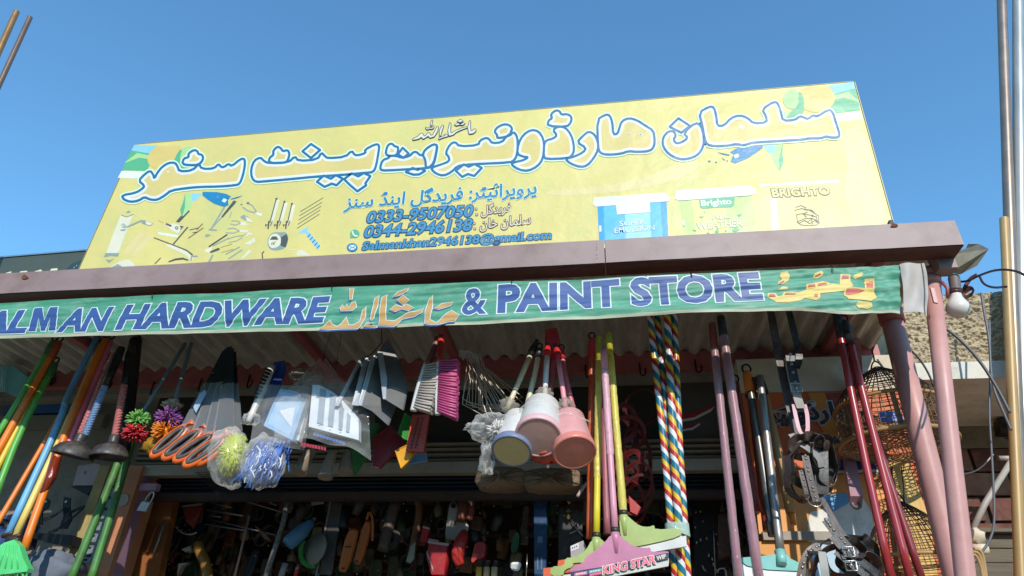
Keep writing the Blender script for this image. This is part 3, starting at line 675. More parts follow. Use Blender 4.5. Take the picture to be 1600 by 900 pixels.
m.build('phone_and_mail_icons', None, sg)
# paint buckets
kb = lambda p: crop(p, 920, 280, 5.926); k6 = lambda p: crop(p, 1180, 280, 7.27)
lc = sm('sign_bucket_cyan', '#55b4de'); lcd = sm('sign_bucket_blue', '#2d9ad0'); lce = sm('sign_bucket_light', '#8fd0ea'); pg = sm('sign_bucket_green', '#b9cf7c'); pgl = sm('sign_bucket_lime', '#d6da83'); py = sm('sign_bucket_yellow', '#d9c97c')
m = MB(); F.fill(m, kb([(80, 250), (720, 205), (738, 560), (98, 600)]), lc, 1); F.fill(m, kb([(80, 250), (135, 246), (150, 596), (98, 600)]), lcd, 2); F.fill(m, kb([(660, 210), (720, 205), (738, 560), (690, 563)]), lcd, 2); F.fill(m, kb([(330, 233), (560, 217), (580, 570), (350, 585)]), lce, 2)
F.fill(m, kb([(45, 172), (700, 125), (755, 165), (745, 205), (62, 256), (40, 235)]), wht, 4); F.fill(m, kb([(250, 240), (565, 218), (570, 308), (262, 330)]), wht, 5)
F.text(m, 'S', kb([(282, 437)])[0], kb([(322, 434)])[0], 8, mid, 5, off=.03); F.text(m, 'S', kb([(284, 436)])[0], kb([(320, 433)])[0], 7.5, wht, 6)
F.text(m, 'UPER', kb([(330, 433)])[0], kb([(524, 418)])[0], 6.4, lcd, 5, off=.03); F.text(m, 'UPER', kb([(331, 432)])[0], kb([(522, 417)])[0], 6.2, wht, 6)
F.text(m, 'EMULSION', kb([(238, 503)])[0], kb([(612, 473)])[0], 8.4, lcd, 5, off=.03); F.text(m, 'EMULSION', kb([(240, 502)])[0], kb([(610, 472)])[0], 8.2, wht, 6)
F.fill(m, kb([(97, 432), (115, 430), (118, 485), (98, 490)]), wht, 5); m.build('blue_bucket_picture', None, sg)
m = MB(); F.fill(m, kb([(838, 195), (1505, 148), (1552, 545), (890, 590)]), pg, 1); F.fill(m, kb([(950, 187), (1250, 166), (1300, 562), (1000, 582)]), pgl, 2)
F.fill(m, kb([(805, 108), (1490, 60), (1545, 95), (1548, 130), (1505, 152), (838, 200), (800, 185)]), wht, 4); F.stroke(m, kb([(838, 200), (1505, 152)]), .8, mid, 5)
F.fill(m, kb([(1022, 188), (1350, 165), (1347, 240), (1322, 258), (1050, 275), (1028, 260)]), grn, 5); F.text(m, 'Brighto', kb([(1045, 250)])[0], kb([(1320, 230)])[0], 8.5, wht, 6.5, off=.03)
F.text(m, 'ALL', kb([(1140, 378)])[0], kb([(1300, 365)])[0], 9, mid, 5, off=.02); F.text(m, 'ALL', kb([(1143, 376)])[0], kb([(1300, 363)])[0], 8.6, pale, 6)
F.text(m, 'WEATHER', kb([(1002, 472)])[0], kb([(1425, 440)])[0], 11, mid, 5, off=.02); F.text(m, 'WEATHER', kb([(1006, 470)])[0], kb([(1424, 437)])[0], 10.5, pale, 6)
for p in ([(1020, 348), (1070, 345), (1045, 365)], [(1062, 312), (1075, 297), (1080, 318)], [(1368, 328), (1420, 325), (1392, 348)], [(958, 468), (1000, 472), (985, 488)], [(1165, 490), (1190, 455), (1205, 492), (1190, 500)], [(1325, 478), (1345, 445), (1400, 465), (1360, 490)], [(870, 438), (888, 432), (885, 445)], [(1090, 490), (1120, 505), (1095, 505)], [(1255, 470), (1280, 480), (1270, 495)]): F.fill(m, kb(p), grn, 6)
F.fill(m, kb([(870, 380), (885, 378), (888, 425), (868, 425)]), wht, 5); m.build('green_bucket_picture', None, sg)
m = MB(); F.fill(m, k6([(48, 95), (955, 42), (1080, 620), (55, 640)]), py, 1); F.fill(m, k6([(170, 200), (245, 195), (270, 640), (190, 640)]), pale, 2); F.fill(m, k6([(45, 58), (950, 8), (957, 38), (48, 88)]), wht, 2)
F.text(m, 'BRIGHTO', k6([(202, 206)])[0], k6([(852, 176)])[0], 12.5, dkg, 5, off=.075); F.text(m, 'BRIGHTO', k6([(203, 203)])[0], k6([(850, 172)])[0], 12, py, 6, off=.03)
for p in ([(478, 485), (560, 450), (640, 445), (720, 480)], [(478, 490), (520, 520), (600, 528), (700, 520), (735, 490)], [(500, 500), (560, 470), (620, 505), (680, 470), (720, 500)], [(540, 385), (580, 435)], [(550, 390), (590, 378), (590, 370)], [(450, 355), (520, 335), (600, 345), (660, 380)], [(460, 320), (520, 300), (575, 325)], [(470, 405), (530, 392), (590, 405), (660, 410)], [(470, 400), (478, 480)], [(660, 380), (720, 420), (720, 480)], [(560, 350), (640, 350), (680, 390)], [(640, 420), (700, 430), (690, 500)], [(600, 480), (640, 455), (650, 510)]): F.stroke(m, k6(p), 1., dkg, 6)
m.build('yellow_bucket_picture', None, sg)
# pictures of tools
t4 = lambda p: crop(p, 150, 310, 8.184); t5 = lambda p: crop(p, 310, 300, 7.619)
m = MB()
F.fill(m, t4([(315, 215), (400, 235), (480, 200), (400, 400), (290, 690), (200, 740), (130, 700), (230, 430)]), pale, 1); F.stroke(m, t4([(325, 215), (390, 240), (480, 205)]), .9, dkg, 2); F.fill(m, t4([(380, 180), (420, 155), (445, 175), (410, 190)]), mid, 2)
F.fill(m, t4([(125, 700), (300, 700), (280, 745), (190, 735), (100, 755)]), mid, 2); F.fill(m, t4([(120, 780), (180, 790), (235, 770), (165, 825)]), mid, 2); F.stroke(m, t4([(325, 350), (350, 325), (375, 345), (340, 370), (400, 365), (480, 330), (570, 290)]), [1, 1.2, 1.2, 1.4, 2, 2.4, 2.6], mid, 3); F.fill(m, t4([(570, 275), (640, 285), (740, 320), (690, 355), (590, 320)]), mid, 3); F.fill(m, t4([(640, 290), (730, 322), (690, 348), (640, 330)]), pale, 4)
F.fill(m, t4([(320, 400), (390, 390), (360, 420), (310, 412)]), mid, 3)
m.build('door_handle_picture', None, sg)
m = MB()
F.fill(m, t4([(340, 690), (560, 430), (630, 460), (410, 730)]), swo, 1); F.fill(m, t4([(440, 730), (640, 470), (720, 500), (510, 750)]), swo, 1)
F.fill(m, t4([(1150, 150), (1205, 160), (1065, 310), (1020, 300)]), dkg, 1); F.fill(m, t4([(880, 330), (990, 320), (1130, 360), (1040, 450), (960, 400)]), pale, 1); F.fill(m, t4([(900, 315), (970, 345), (960, 365), (890, 335)]), dkg, 2); F.fill(m, t4([(1065, 350), (1125, 358), (1075, 410), (1085, 375)]), dkg, 2); F.fill(m, circ(*t4([(1033, 378)])[0], 2.6, 2.6), dkg, 2); F.fill(m, circ(*t4([(1033, 378)])[0], 1.2, 1.2), pale, 3); F.stroke(m, t4([(800, 285), (865, 315)]), .8, tanm, 2)
F.fill(m, t4([(790, 430), (1050, 470), (1050, 500), (800, 460)]), halo, 1); F.stroke(m, t4([(1172, 370), (990, 585)]), 2, dkg, 2); F.stroke(m, t4([(745, 505), (930, 575), (1160, 665), (1230, 720)]), [1.6, 1.6, 2, 2.4], dkg, 2); F.fill(m, t4([(880, 600), (960, 580), (1180, 690), (1240, 760), (1230, 800), (1140, 720)]), pale, 1)
F.stroke(m, t4([(1215, 790), (1225, 740), (1295, 740)]), 2, mid, 3); F.stroke(m, t4([(935, 810), (1020, 780), (1110, 770), (1175, 790)]), [2, 3, 3.2, 2], dkg, 2); F.stroke(m, t4([(825, 765), (755, 835)]), 1.5, dkg, 2)
for p in ([(1365, 325), (1290, 400)], [(1200, 405), (1300, 380)], [(1370, 380), (1185, 508)], [(1240, 440), (1290, 430)]): F.stroke(m, t4(p), 1.2, brn, 2)
F.fill(m, t4([(180, 880), (310, 800), (430, 780), (500, 850), (480, 895)]), pale, 1); F.fill(m, t4([(200, 880), (280, 840), (380, 895)]), mid, 2)
m.build('power_tool_picture', None, sg)
m = MB()
F.stroke(m, t5([(430, 120), (285, 295)]), [5, 2.6], dkg, 2); F.stroke(m, t5([(285, 295), (150, 440)]), 1.6, mid, 2); F.stroke(m, t5([(310, 180), (160, 430)]), 2.6, mid, 1); F.fill(m, t5([(75, 520), (110, 500), (150, 515), (100, 540)]), mid, 2); F.stroke(m, t5([(130, 450), (215, 455)]), 2.4, mid, 2)
for a, h in (([(580, 130), (640, 160), (690, 230), (655, 245), (580, 220), (530, 180)], 1.8), ([(385, 380), (440, 395), (500, 370), (470, 345), (400, 345)], 1.3), ([(330, 485), (420, 490), (490, 465), (420, 430), (350, 440)], 1.3), ([(370, 600), (450, 585), (520, 545)], 1.2), ([(350, 560), (440, 530), (530, 520), (570, 500)], 1.4)): F.stroke(m, t5(a), h, mid, 2)
F.fill(m, t5([(680, 240), (760, 260), (750, 290), (700, 275)]), wht, 2); F.fill(m, t5([(495, 300), (540, 270), (600, 300), (590, 345), (540, 330)]), mid, 2); F.fill(m, t5([(560, 290), (600, 315), (665, 370), (580, 350)]), pale, 3)
for p in ([(500, 360), (560, 360), (600, 400), (500, 400)], [(490, 450), (600, 455), (580, 480), (490, 480)], [(540, 520), (600, 480), (660, 500), (560, 530)], [(550, 620), (670, 540), (680, 590), (610, 630)], [(500, 800), (600, 690), (640, 700), (540, 790)], [(80, 690), (160, 650), (150, 720), (80, 720)]): F.fill(m, t5(p), pale, 1)
F.stroke(m, t5([(340, 510), (130, 650)]), 2.4, dkg, 2); F.stroke(m, t5([(360, 550), (180, 640)]), 1.8, mid, 2); F.stroke(m, t5([(240, 680), (150, 715)]), [4, 3], dkg, 2); F.stroke(m, t5([(170, 755), (125, 838)]), 3, mid, 2); F.stroke(m, t5([(490, 655), (330, 740)]), 1.8, mid, 2); F.stroke(m, t5([(520, 690), (360, 795)]), 1.8, mid, 2); F.stroke(m, t5([(400, 620), (270, 660)]), 1, tanm, 2); F.stroke(m, t5([(410, 682), (280, 720)]), 1, tanm, 2); F.stroke(m, t5([(395, 240), (370, 310)]), 1.2, mid, 2)
F.fill(m, t5([(330, 90), (360, 70), (372, 80), (345, 98)]), blu, 2)
m.build('pliers_picture', None, sg)
m = MB()
for a, b in (((930, 90), (855, 360)), ((1025, 125), (960, 360)), ((1115, 150), (1065, 360))):
    (x0, y0), (x1, y1) = a, b
    F.fill(m, t5([(x0-8, y0), (x0+40, y0+5), (x1+40, y1), (x1-8, y1)]), pale, 1); F.stroke(m, t5([(x0-4, y0), (x1-2, y1)]), 1.6, dkg, 2); F.fill(m, circ(*t5([(x0, y0-8)])[0], 1.8, 1.8, 8), dkg, 2); F.stroke(m, t5([(x1-15, y1-10), (x1-25, y1+75)]), 2.2, dkg, 2); F.stroke(m, t5([(x1+25, y1-15), (x1+5, y1+40)]), 1.2, dkg, 2); F.stroke(m, t5([(x1-20, y1+35), (x1-55, y1+30), (x1-50, y1+50)]), 1.4, dkg, 2)
for a, b in (((1485, 70), (1215, 235)), ((1470, 125), (1205, 283)), ((1460, 172), (1195, 333)), ((1450, 215), (1185, 385)), ((1440, 265), (1175, 433))): F.stroke(m, t5([a, b]), .9, dkg, 2)
F.fill(m, chk(t5([(820, 620), (830, 540), (880, 480), (960, 480), (1050, 475), (1075, 560), (1040, 670), (940, 700), (850, 690)]), 1), mid, 1); F.fill(m, chk(t5([(828, 590), (860, 510), (930, 490), (985, 540), (980, 630), (910, 672), (850, 660)]), 1), pale, 2); F.fill(m, t5([(850, 570), (880, 530), (930, 530), (955, 570)]), dkg, 3); F.text(m, "16'", t5([(868, 632)])[0], t5([(912, 626)])[0], 5, dkg, 3, off=.03); F.fill(m, t5([(985, 540), (1050, 500), (1070, 560), (1040, 660), (980, 640)]), dkg, 1.5)
F.fill(m, t5([(1185, 490), (1255, 440), (1310, 410), (1300, 460), (1450, 640), (1420, 690), (1270, 490)]), skyb, 1)
for k in range(5): x, y = 1310+28*k, 515+33*k; F.stroke(m, t5([(x-8, y+22), (x+22, y-10)]), 1.5, blu, 2)
F.stroke(m, t5([(1070, 685), (1200, 695)]), 1, pale, 2); F.fill(m, t5([(1180, 700), (1230, 690), (1340, 755), (1170, 760)]), pale, 1); F.stroke(m, t5([(780, 710), (760, 730), (765, 795)]), 1.8, dkg, 2)
m.build('saw_and_tape_picture', None, sg)

# ---------------------------------------------------------------- neighbouring sign behind
ns = thing('dark_signboard', 'dark olive signboard of the next shop at the left edge, its white lettering half hidden', 'sign', P(40, 430, 2.42))
NY = 2.42; a, b_ = P(-260, 428, NY), P(150, 390, NY)
m = MB(); m.prism([P(-300, 428, NY), P(150, 391, NY), P(150, 470, NY), P(-300, 500, NY)], Vector((0, .02, 0)), sm('dark_sign_face', '#4c5347', var=.2)); m.build('panel', None, ns)
m = MB(); m.box((P(-300, 427, NY)+P(150, 390, NY))/2+Vector((0, .008, 0)), (P(150, 390, NY)-P(-300, 427, NY))/2, (0, .014, 0), (0, 0, .004), steel); m.build('edge_frame', None, ns)
F2 = Flat(NY); m = MB()
for p in ([(6, 432), (10, 426), (18, 424), (13, 440), (4, 445)], [(23, 436), (32, 424), (42, 423), (46, 430), (40, 450), (20, 450)], [(48, 434), (54, 424), (64, 421), (69, 427), (64, 450), (44, 450)], [(73, 432), (80, 420), (90, 419), (86, 450), (74, 450)]): F2.fill(m, p, pale, 1)
for p in ([(33, 435), (38, 430), (40, 436), (36, 448)], [(79, 426), (84, 425), (82, 432)]): F2.fill(m, p, dkg, 2)
F2.fill(m, [(100, 424), (112, 412), (128, 406), (138, 404), (122, 430), (100, 440)], sm('dark_teal', '#2b4348'), 1)
for x, y in ((116, 418), (120, 415), (118, 422)): F2.fill(m, circ(x, y, .8, .8, 6), pale, 2)
m.build('lettering', None, ns)

# ---------------------------------------------------------------- cloth banner
BY = 2.085
bn = thing('cloth_banner', 'green cloth banner with blue English shop name tied under the awning', 'banner', P(700, 500, BY))
bt = [(-120, 489), (0, 474), (120, 466), (300, 459), (500, 450), (700, 443), (900, 437), (1100, 427), (1250, 421), (1405, 414), (1446, 411)]
bb = [(-120, 533), (0, 527.5), (150, 523), (300, 519), (500, 515), (700, 507), (900, 498), (1100, 487), (1250, 484), (1330, 489), (1400, 487), (1446, 497)]
def interp(t, u):
    for i in range(len(t)-1):
        if u <= t[i+1][0]: break
    a, b = t[i], t[i+1]; k = (u-a[0])/(b[0]-a[0]); return a[1]+(b[1]-a[1])*k
def wr(q):
    """wrinkle depth of the cloth (metres towards the street)"""
    x, z = q.x, q.z
    s = .006*noise.noise(Vector((x*1.6, z*30+x*2.0, 1)))+.003*noise.noise(Vector((x*3.5, z*75-x*5, 5)))+.005*noise.noise(Vector((x*5, z*12, 8)))
    e = max(0, (x-.5)/.5)
    s += min(1, e)*(.009*noise.noise(Vector((x*16-z*20, z*26+x*14, 2)))+.003*noise.noise(Vector((x*60, z*50, 3))))
    return s
def bpt(u, v, lift=0.):
    q = P(u, v, BY); return q+Vector((0, -wr(q)-lift, 0))
cl_m = mat('banner_green', '#479376', .55, var=.2, scale=3, bump=.12, bscale=14, stretch=(1, 1, 4), stain='#a9c9b4', stain_amt=.55)
cw = mat('banner_white_cloth', '#bcb3aa', .75, var=.12, scale=6, bump=.2)
bs = mat('banner_hem', '#b9c0a4', .7, var=.2, scale=6)
m = MB()
N_ = 420
def bf(a, b):
    u = -120+1527*a; t, w = interp(bt, u), interp(bb, u)
    return bpt(u, t+(w-4-t)*b)
m.grid(bf, N_, 44, cl_m)
def bf2(a, b):
    u = -120+1527*a; w = interp(bb, u)+1.2*noise.noise(Vector((u*.02, 0, 3)))
    return bpt(u, w-4+4.5*b)+Vector((0, .004*b, 0))
m.grid(bf2, N_, 3, bs)
m.build('cloth', None, bn)
m = MB()
def bf3(a, b):
    top = (1405+39*a, 414-3*a); bot = (1413+37*a, 488+8*a-3*math.sin(a*3))
    u, v = top[0]+(bot[0]-top[0])*b+2.5*math.sin(b*5)*a, top[1]+(bot[1]-top[1])*b
    q = P(u, v, BY); return q+Vector((0, -.004-.016*noise.noise(Vector((q.x*22, q.z*11, 1)))-.006*math.sin(a*6+b*3), 0))
m.grid(bf3, 24, 26, cw); m.build('white_end_flap', None, bn)
m = MB()
F.stroke
def bseam(u0): return [P(u0[0]+(u0[2]-u0[0])*k/12, u0[1]+(u0[3]-u0[1])*k/12, BY)+Vector((0, -.016, 0)) for k in range(13)]
m.tube([bf3(.88, k/14)+Vector((0, -.002, 0)) for k in range(15)], .0016, 5); m.build('seam', mat('seam_thread', '#6b645c', .8), bn)
class Cloth(Flat):
    def pt(s, u, v, lay, j=0.): return P(u, v, BY)+Vector((0, -j, 0))
FB = Cloth(BY)
def conform(mb, name, lift, dx=.03, dz=.006):
    """cut the lettering finely and lay it on the wrinkled cloth"""
    me = bpy.data.meshes.new('tmp'); me.from_pydata([v[:] for v in mb.v], [], mb.f); bm = bmesh.new(); bm.from_mesh(me); bpy.data.meshes.remove(me)
    xs = [v.co.x for v in bm.verts]; zs_ = [v.co.z for v in bm.verts]
    for lo, hi, st, ax in ((min(zs_), max(zs_), dz, 2), (min(xs), max(xs), dx, 0)):
        k = lo+st*.5
        while k < hi:
            co = [0, BY, 0]; co[ax] = k; no = [0, 0, 0]; no[ax] = 1
            bmesh.ops.bisect_plane(bm, geom=bm.verts[:]+bm.edges[:]+bm.faces[:], plane_co=co, plane_no=no, dist=1e-7); k += st
    v2 = []
    for v in bm.verts: v2.append(Vector((v.co.x, v.co.y-wr(v.co)-lift, v.co.z)))
    bm.verts.index_update(); fs = [[v.index for v in f.verts] for f in bm.faces]; bm.free()
    return v2, fs
def cloth_print(name, jobs):
    out = MB()
    for i, (fn, mm, lift) in enumerate(jobs):
        t = MB(); fn(t); v, f = conform(t, name, lift); b = len(out.v); out.v += v
        for p in f: out.face([b+k for k in p], mm, True)
    return out.build(name, None, bn)
navy = mat('banner_navy', '#35568f', .5, var=.15, scale=5); bwh = mat('banner_white', '#d5dfe0', .5, var=.08); gold = mat('banner_gold', '#c49a5c', .5, var=.15, scale=6); yl = mat('banner_yellow', '#d9c16b', .5, var=.1); rd = mat('banner_red', '#c0604c', .5, var=.15)
def bt_text(name, s_, A, B, h, sh=.0, off=.042):
    cloth_print(name, [(lambda t: FB.text(t, s_, A, B, h, None, 0, off=off+.03, shear=sh), bwh, .0012), (lambda t: FB.text(t, s_, A, B, h, None, 0, off=off, shear=sh), navy, .0020)])
bt_text('blue_lettering', 'SAL', (-60, 521), (38, 518.5), 36, .10)
EM = [(45, 518), (55.5, 482), (67.5, 481.5), (70, 501), (80, 480.7), (91.5, 480.2), (86.5, 516), (76, 516.5), (79.5, 496), (70.5, 516.7), (64.5, 517), (61.5, 497), (56, 517.6)]
cloth_print('blue_lettering', [(lambda t: FB.fill(t, offs(EM, 1.7), None, 0), bwh, .0012), (lambda t: FB.fill(t, EM, None, 0), navy, .0020)])
bt_text('blue_lettering', 'AN', (91, 517.5), (163, 515), 36, .10)
bt_text('blue_lettering', 'HARDWARE', (183, 513.5), (506, 502), 37.5, .10)
bt_text('blue_lettering', '&', (722, 491), (757, 489), 38, .0, .02)
bt_text('blue_lettering', 'PAINT STORE', (780, 487), (1190, 466), 39, .0)
g5 = lambda p: crop(p, 450, 430, 5.161)
GOLD = [[(250, 438), (310, 395), (340, 365), (355, 395), (395, 415), (440, 385), (470, 335), (490, 400), (530, 400), (580, 370), (600, 290), (630, 250), (625, 330), (580, 415), (560, 430), (430, 432), (320, 440)],
        [(420, 265), (440, 240), (450, 262), (475, 235), (490, 260), (515, 225), (545, 215), (552, 255), (520, 285), (430, 290)], [(500, 115), (535, 115), (520, 195), (500, 200)],
        [(665, 350), (690, 240), (700, 195), (738, 165), (720, 260), (690, 345), (670, 365)], [(735, 410), (745, 240), (760, 185), (800, 160), (790, 260), (790, 365), (860, 370), (900, 345), (940, 325), (980, 305), (1030, 300), (1095, 270), (1080, 305), (1020, 335), (920, 355), (880, 405), (860, 415)],
        [(845, 180), (880, 145), (975, 105), (965, 130), (900, 165)], [(880, 205), (930, 165), (980, 205), (930, 240)], [(820, 280), (870, 240), (920, 255), (960, 235), (1018, 265), (975, 292), (920, 275), (870, 300)],
        [(1105, 395), (1110, 290), (1130, 220), (1168, 165), (1165, 260), (1145, 360), (1200, 390), (1250, 340), (1320, 285), (1380, 325), (1345, 370), (1290, 375), (1220, 400), (1150, 402)], [(1175, 270), (1240, 230), (1330, 215), (1310, 240), (1220, 275)],
        [(605, 420), (640, 385), (690, 390), (650, 405), (720, 415), (715, 422)]]
cloth_print('gold_calligraphy', [(lambda t: [FB.fill(t, offs(g5([(x-8, y+14) for x, y in p]), .3), None, 0) for p in GOLD], navy, .0010)]+
            [(lambda t, p=p: FB.fill(t, offs(g5(p), .9), None, 0), bwh, .0016+.0001*i) for i, p in enumerate(GOLD)]+[(lambda t, p=p: FB.fill(t, offs(g5(p), -.35), None, 0), gold, .0032+.0001*i) for i, p in enumerate(GOLD)])
g4 = lambda p: crop(p, 1150, 400, 4.571)
YP = [[(225, 290), (230, 262), (280, 262), (300, 285), (330, 280), (345, 255), (400, 255), (440, 262), (520, 235), (680, 200), (740, 205), (745, 130), (815, 130), (818, 175), (835, 215), (780, 250), (640, 265), (600, 270), (598, 305), (570, 320), (490, 305), (460, 322), (380, 338), (290, 332)],
      [(300, 205), (300, 185), (330, 165), (315, 150), (318, 118), (365, 112), (385, 145), (375, 175), (340, 200)], [(552, 150), (560, 125), (610, 108), (625, 122), (615, 142), (568, 160)], [(835, 155), (845, 135), (900, 112), (910, 130), (890, 150), (848, 165)], [(300, 243), (330, 220), (365, 222), (370, 240)],
      [(500, 240), (500, 205), (620, 180), (655, 190), (680, 205), (560, 232)], [(770, 260), (790, 225), (840, 225), (920, 230), (920, 160), (990, 160), (990, 250), (1008, 300), (960, 325), (870, 315), (800, 310), (770, 285)], [(855, 350), (870, 325), (970, 335), (975, 365), (940, 378), (870, 370)]]
RP = [[(235, 290), (240, 270), (275, 270), (285, 290)], [(345, 275), (360, 262), (430, 265), (420, 275)], [(512, 228), (515, 212), (560, 205), (565, 222)], [(580, 218), (585, 200), (640, 192), (650, 205)], [(752, 165), (758, 140), (805, 140), (805, 160)], [(780, 275), (790, 235), (860, 235), (920, 245), (880, 265), (800, 280)], [(932, 225), (932, 178), (980, 178), (980, 225)], [(555, 295), (560, 275), (582, 278), (580, 300)], [(305, 198), (340, 175), (345, 185), (312, 205)], [(560, 145), (600, 125), (608, 132), (570, 152)]]
cloth_print('yellow_and_red_lettering', [(lambda t, p=p: FB.fill(t, g4(p), None, 0), yl, .0012+.0001*i) for i, p in enumerate(YP)]+[(lambda t: [FB.fill(t, g4(p), None, 0) for p in RP], rd, .0026)])
m = MB()
for u in (-40, 240, 520, 800, 1080, 1300):
    q = P(u, interp(bt, u)+2, BY); m.tube([q+Vector((0, -.004, -.012)), q+Vector((0, -.012, 0)), q+Vector((0, -.006, .012)), q+Vector((0, .02, .02))], .0016, 5)
m.build('tie_wire', hk, bn)

for k_, m_ in MATS.items():                                            # the stretched sign sheet is slightly wavy: soft sheen, not a mirror flat panel
    if k_.startswith('sign_'):
        for n_ in m_.node_tree.nodes:
            if n_.type == 'BUMP': n_.inputs['Distance'].default_value = .06; n_.inputs['Strength'].default_value = .3
# ---------------------------------------------------------------- goods: shared pieces
def plastic(key, h, **k):
    kk = dict(rough=.4, var=.13, scale=9, dust=.22, bump=.04, bscale=70); kk.update(k); return mat(key, h, **kk)
clear = film('clear_film', '#f2f0ea', .94, .05, 15); clear2 = film('dusty_film', '#b9b0a2', .72, .2, 18); wrapf = film('pipe_wrap_film', '#e2cdd3', .86, .06, 45)
black_p = plastic('black_plastic', '#1d1c1f', rough=.4); white_p = plastic('white_plastic', '#d9d8d4'); rubber = plastic('black_rubber', '#3a3533', rough=.42, dust=.35)
wood_m = mat('handle_wood', '#b98c5e', .6, var=.25, scale=5, stretch=(8, 8, .6), bump=.1)
pinkpl = plastic('pink_plastic', '#e79aae'); redpl = plastic('red_plastic', '#b52f2b'); orapl = plastic('orange_plastic', '#f0801f'); grnpl = plastic('green_plastic', '#58b04a'); ylpl = plastic('yellow_plastic', '#e8c63c'); blupl = plastic('light_blue_plastic', '#6fb3e6')
def tb(pts, rpx, n=10, m=None, k=0, **kw):
    """tube through photo points (u, v, depth); radius in photo pixels"""
    q = PT(pts)
    if k: q = smooth_path(q, k)
    r = [S(x, q[min(i, len(q)-1)]) for i, x in enumerate(rpx)] if isinstance(rpx, list) else S(rpx, q[len(q)//2])
    mb = MB(); mb.tube(q, r, n, m, **kw); return mb
def rod(name, label, cat, group, pts, rpx, m_, grip=None, gm=None, base=None, part='handle', n=12):
    """a hung handle: shaft plus a grip sleeve at its upper end (grip: share of its length)"""
    q = PT(pts); t = thing(name, label, cat, q[0], group)
    L = line(q[0], q[-1], 12) if len(q) == 2 else smooth_path(q, 1)
    bw = S(rnd.uniform(-2.2, 2.2), q[0]); nL = len(L)-1; L = [p+Vector((bw*math.sin(math.pi*i/nL), 0, 0)) for i, p in enumerate(L)]
    mb = MB(); mb.tube(L, S(rpx, q[0]), n, None); mb.build(part, m_, t)
    if grip:
        a = q[0]; d = (q[1]-q[0]); e = a+d.normalized()*((q[-1]-q[0]).length*grip)
        mb = MB(); r = S(rpx, a); mb.tube([a-d.normalized()*r*1.2, a-d.normalized()*r*.6, a+d.normalized()*r, e], [r*.5, r*1.1, r*1.32, r*1.28], n, None); mb.build('grip', gm or black_p, t)
    mb = MB(); a = q[0]; r = S(rpx, a)
    mb.tube([a+Vector((r*1.1*math.sin(k*math.pi/4), 0, r*1.8-r*1.3*math.cos(k*math.pi/4))) for k in range(8)], r*.28, 5, None, closed=True); mb.build('hang_loop', hk, t)
    return t

# ---------------------------------------------------------------- broom handles on the left
gp = 'coloured broom handles hanging in the left bunch'
rod('broom', 'bright green broom handle, leftmost of the left bunch', 'broom', gp, [(83, 536, 2.46), (-25, 712, 2.44)], 4.4, grnpl, .12, plastic('dark_green_plastic', '#2f6a3c'))
rod('broom', 'orange broom handle in the left bunch, between the two green ones', 'broom', gp, [(90, 538, 2.47), (28, 653, 2.46), (-20, 736, 2.44)], 5, orapl, .12, plastic('rust_grip', '#a14a24'))
rod('broom', 'yellow broom handle in the left bunch, right beside the orange one', 'broom', gp, [(80, 565, 2.5), (30, 667, 2.48), (-14, 752, 2.46)], 4.2, ylpl)
rod('broom', 'green broom handle on the right side of the left bunch', 'broom', gp, [(84, 572, 2.49), (34, 673, 2.48), (-8, 778, 2.46)], 4.8, grnpl, .08, plastic('dark_green_plastic', '#2f6a3c'))
gp = 'broom handles bundled over the green broom head'
def broom_handle2(label, pts, r, m_, g=None): return rod('broom', label, 'broom', gp, pts, r, m_, g)
broom_handle2('light blue broom handle running down to the green broom head', [(152, 528, 2.56), (108, 615, 2.55), (96, 657, 2.545), (13, 835, 2.5)], 4.6, blupl)
broom_handle2('pale yellow broom handle right beside the light blue one', [(158, 540, 2.57), (108, 657, 2.56), (24, 838, 2.5)], 4.6, plastic('pale_yellow_plastic', '#efd070'))
broom_handle2('thick orange broom handle with crinkled film, right of the yellow one', [(165, 530, 2.54), (110, 662, 2.53), (73, 762, 2.51), (38, 858, 2.48)], 5.2, orapl)
broom_handle2('pink broom handle with its upper part in dark red film', [(173, 532, 2.56), (116, 668, 2.55), (98, 712, 2.54)], 4.2, plastic('hot_pink_plastic', '#ee7a9a'))
broom_handle2('thin orange handle slanting away to the lower left of the bundle', [(100, 640, 2.58), (66, 701, 2.56), (2, 811, 2.5), (-30, 862, 2.48)], 3.8, orapl)
mb = MB(); mb.tube(PT([(92, 700, 2.53), (80, 745, 2.51), (66, 772, 2.5)]), [S(8, P(80, 745, 2.5))]*2+[S(4, P(80, 745, 2.5))], 10, None)
solo(mb, 'film_sleeve', film('dark_red_film', '#7c2a1c', .25, .1, 40), 'dark red film sleeve half torn off the thick orange handle', 'film sleeve')
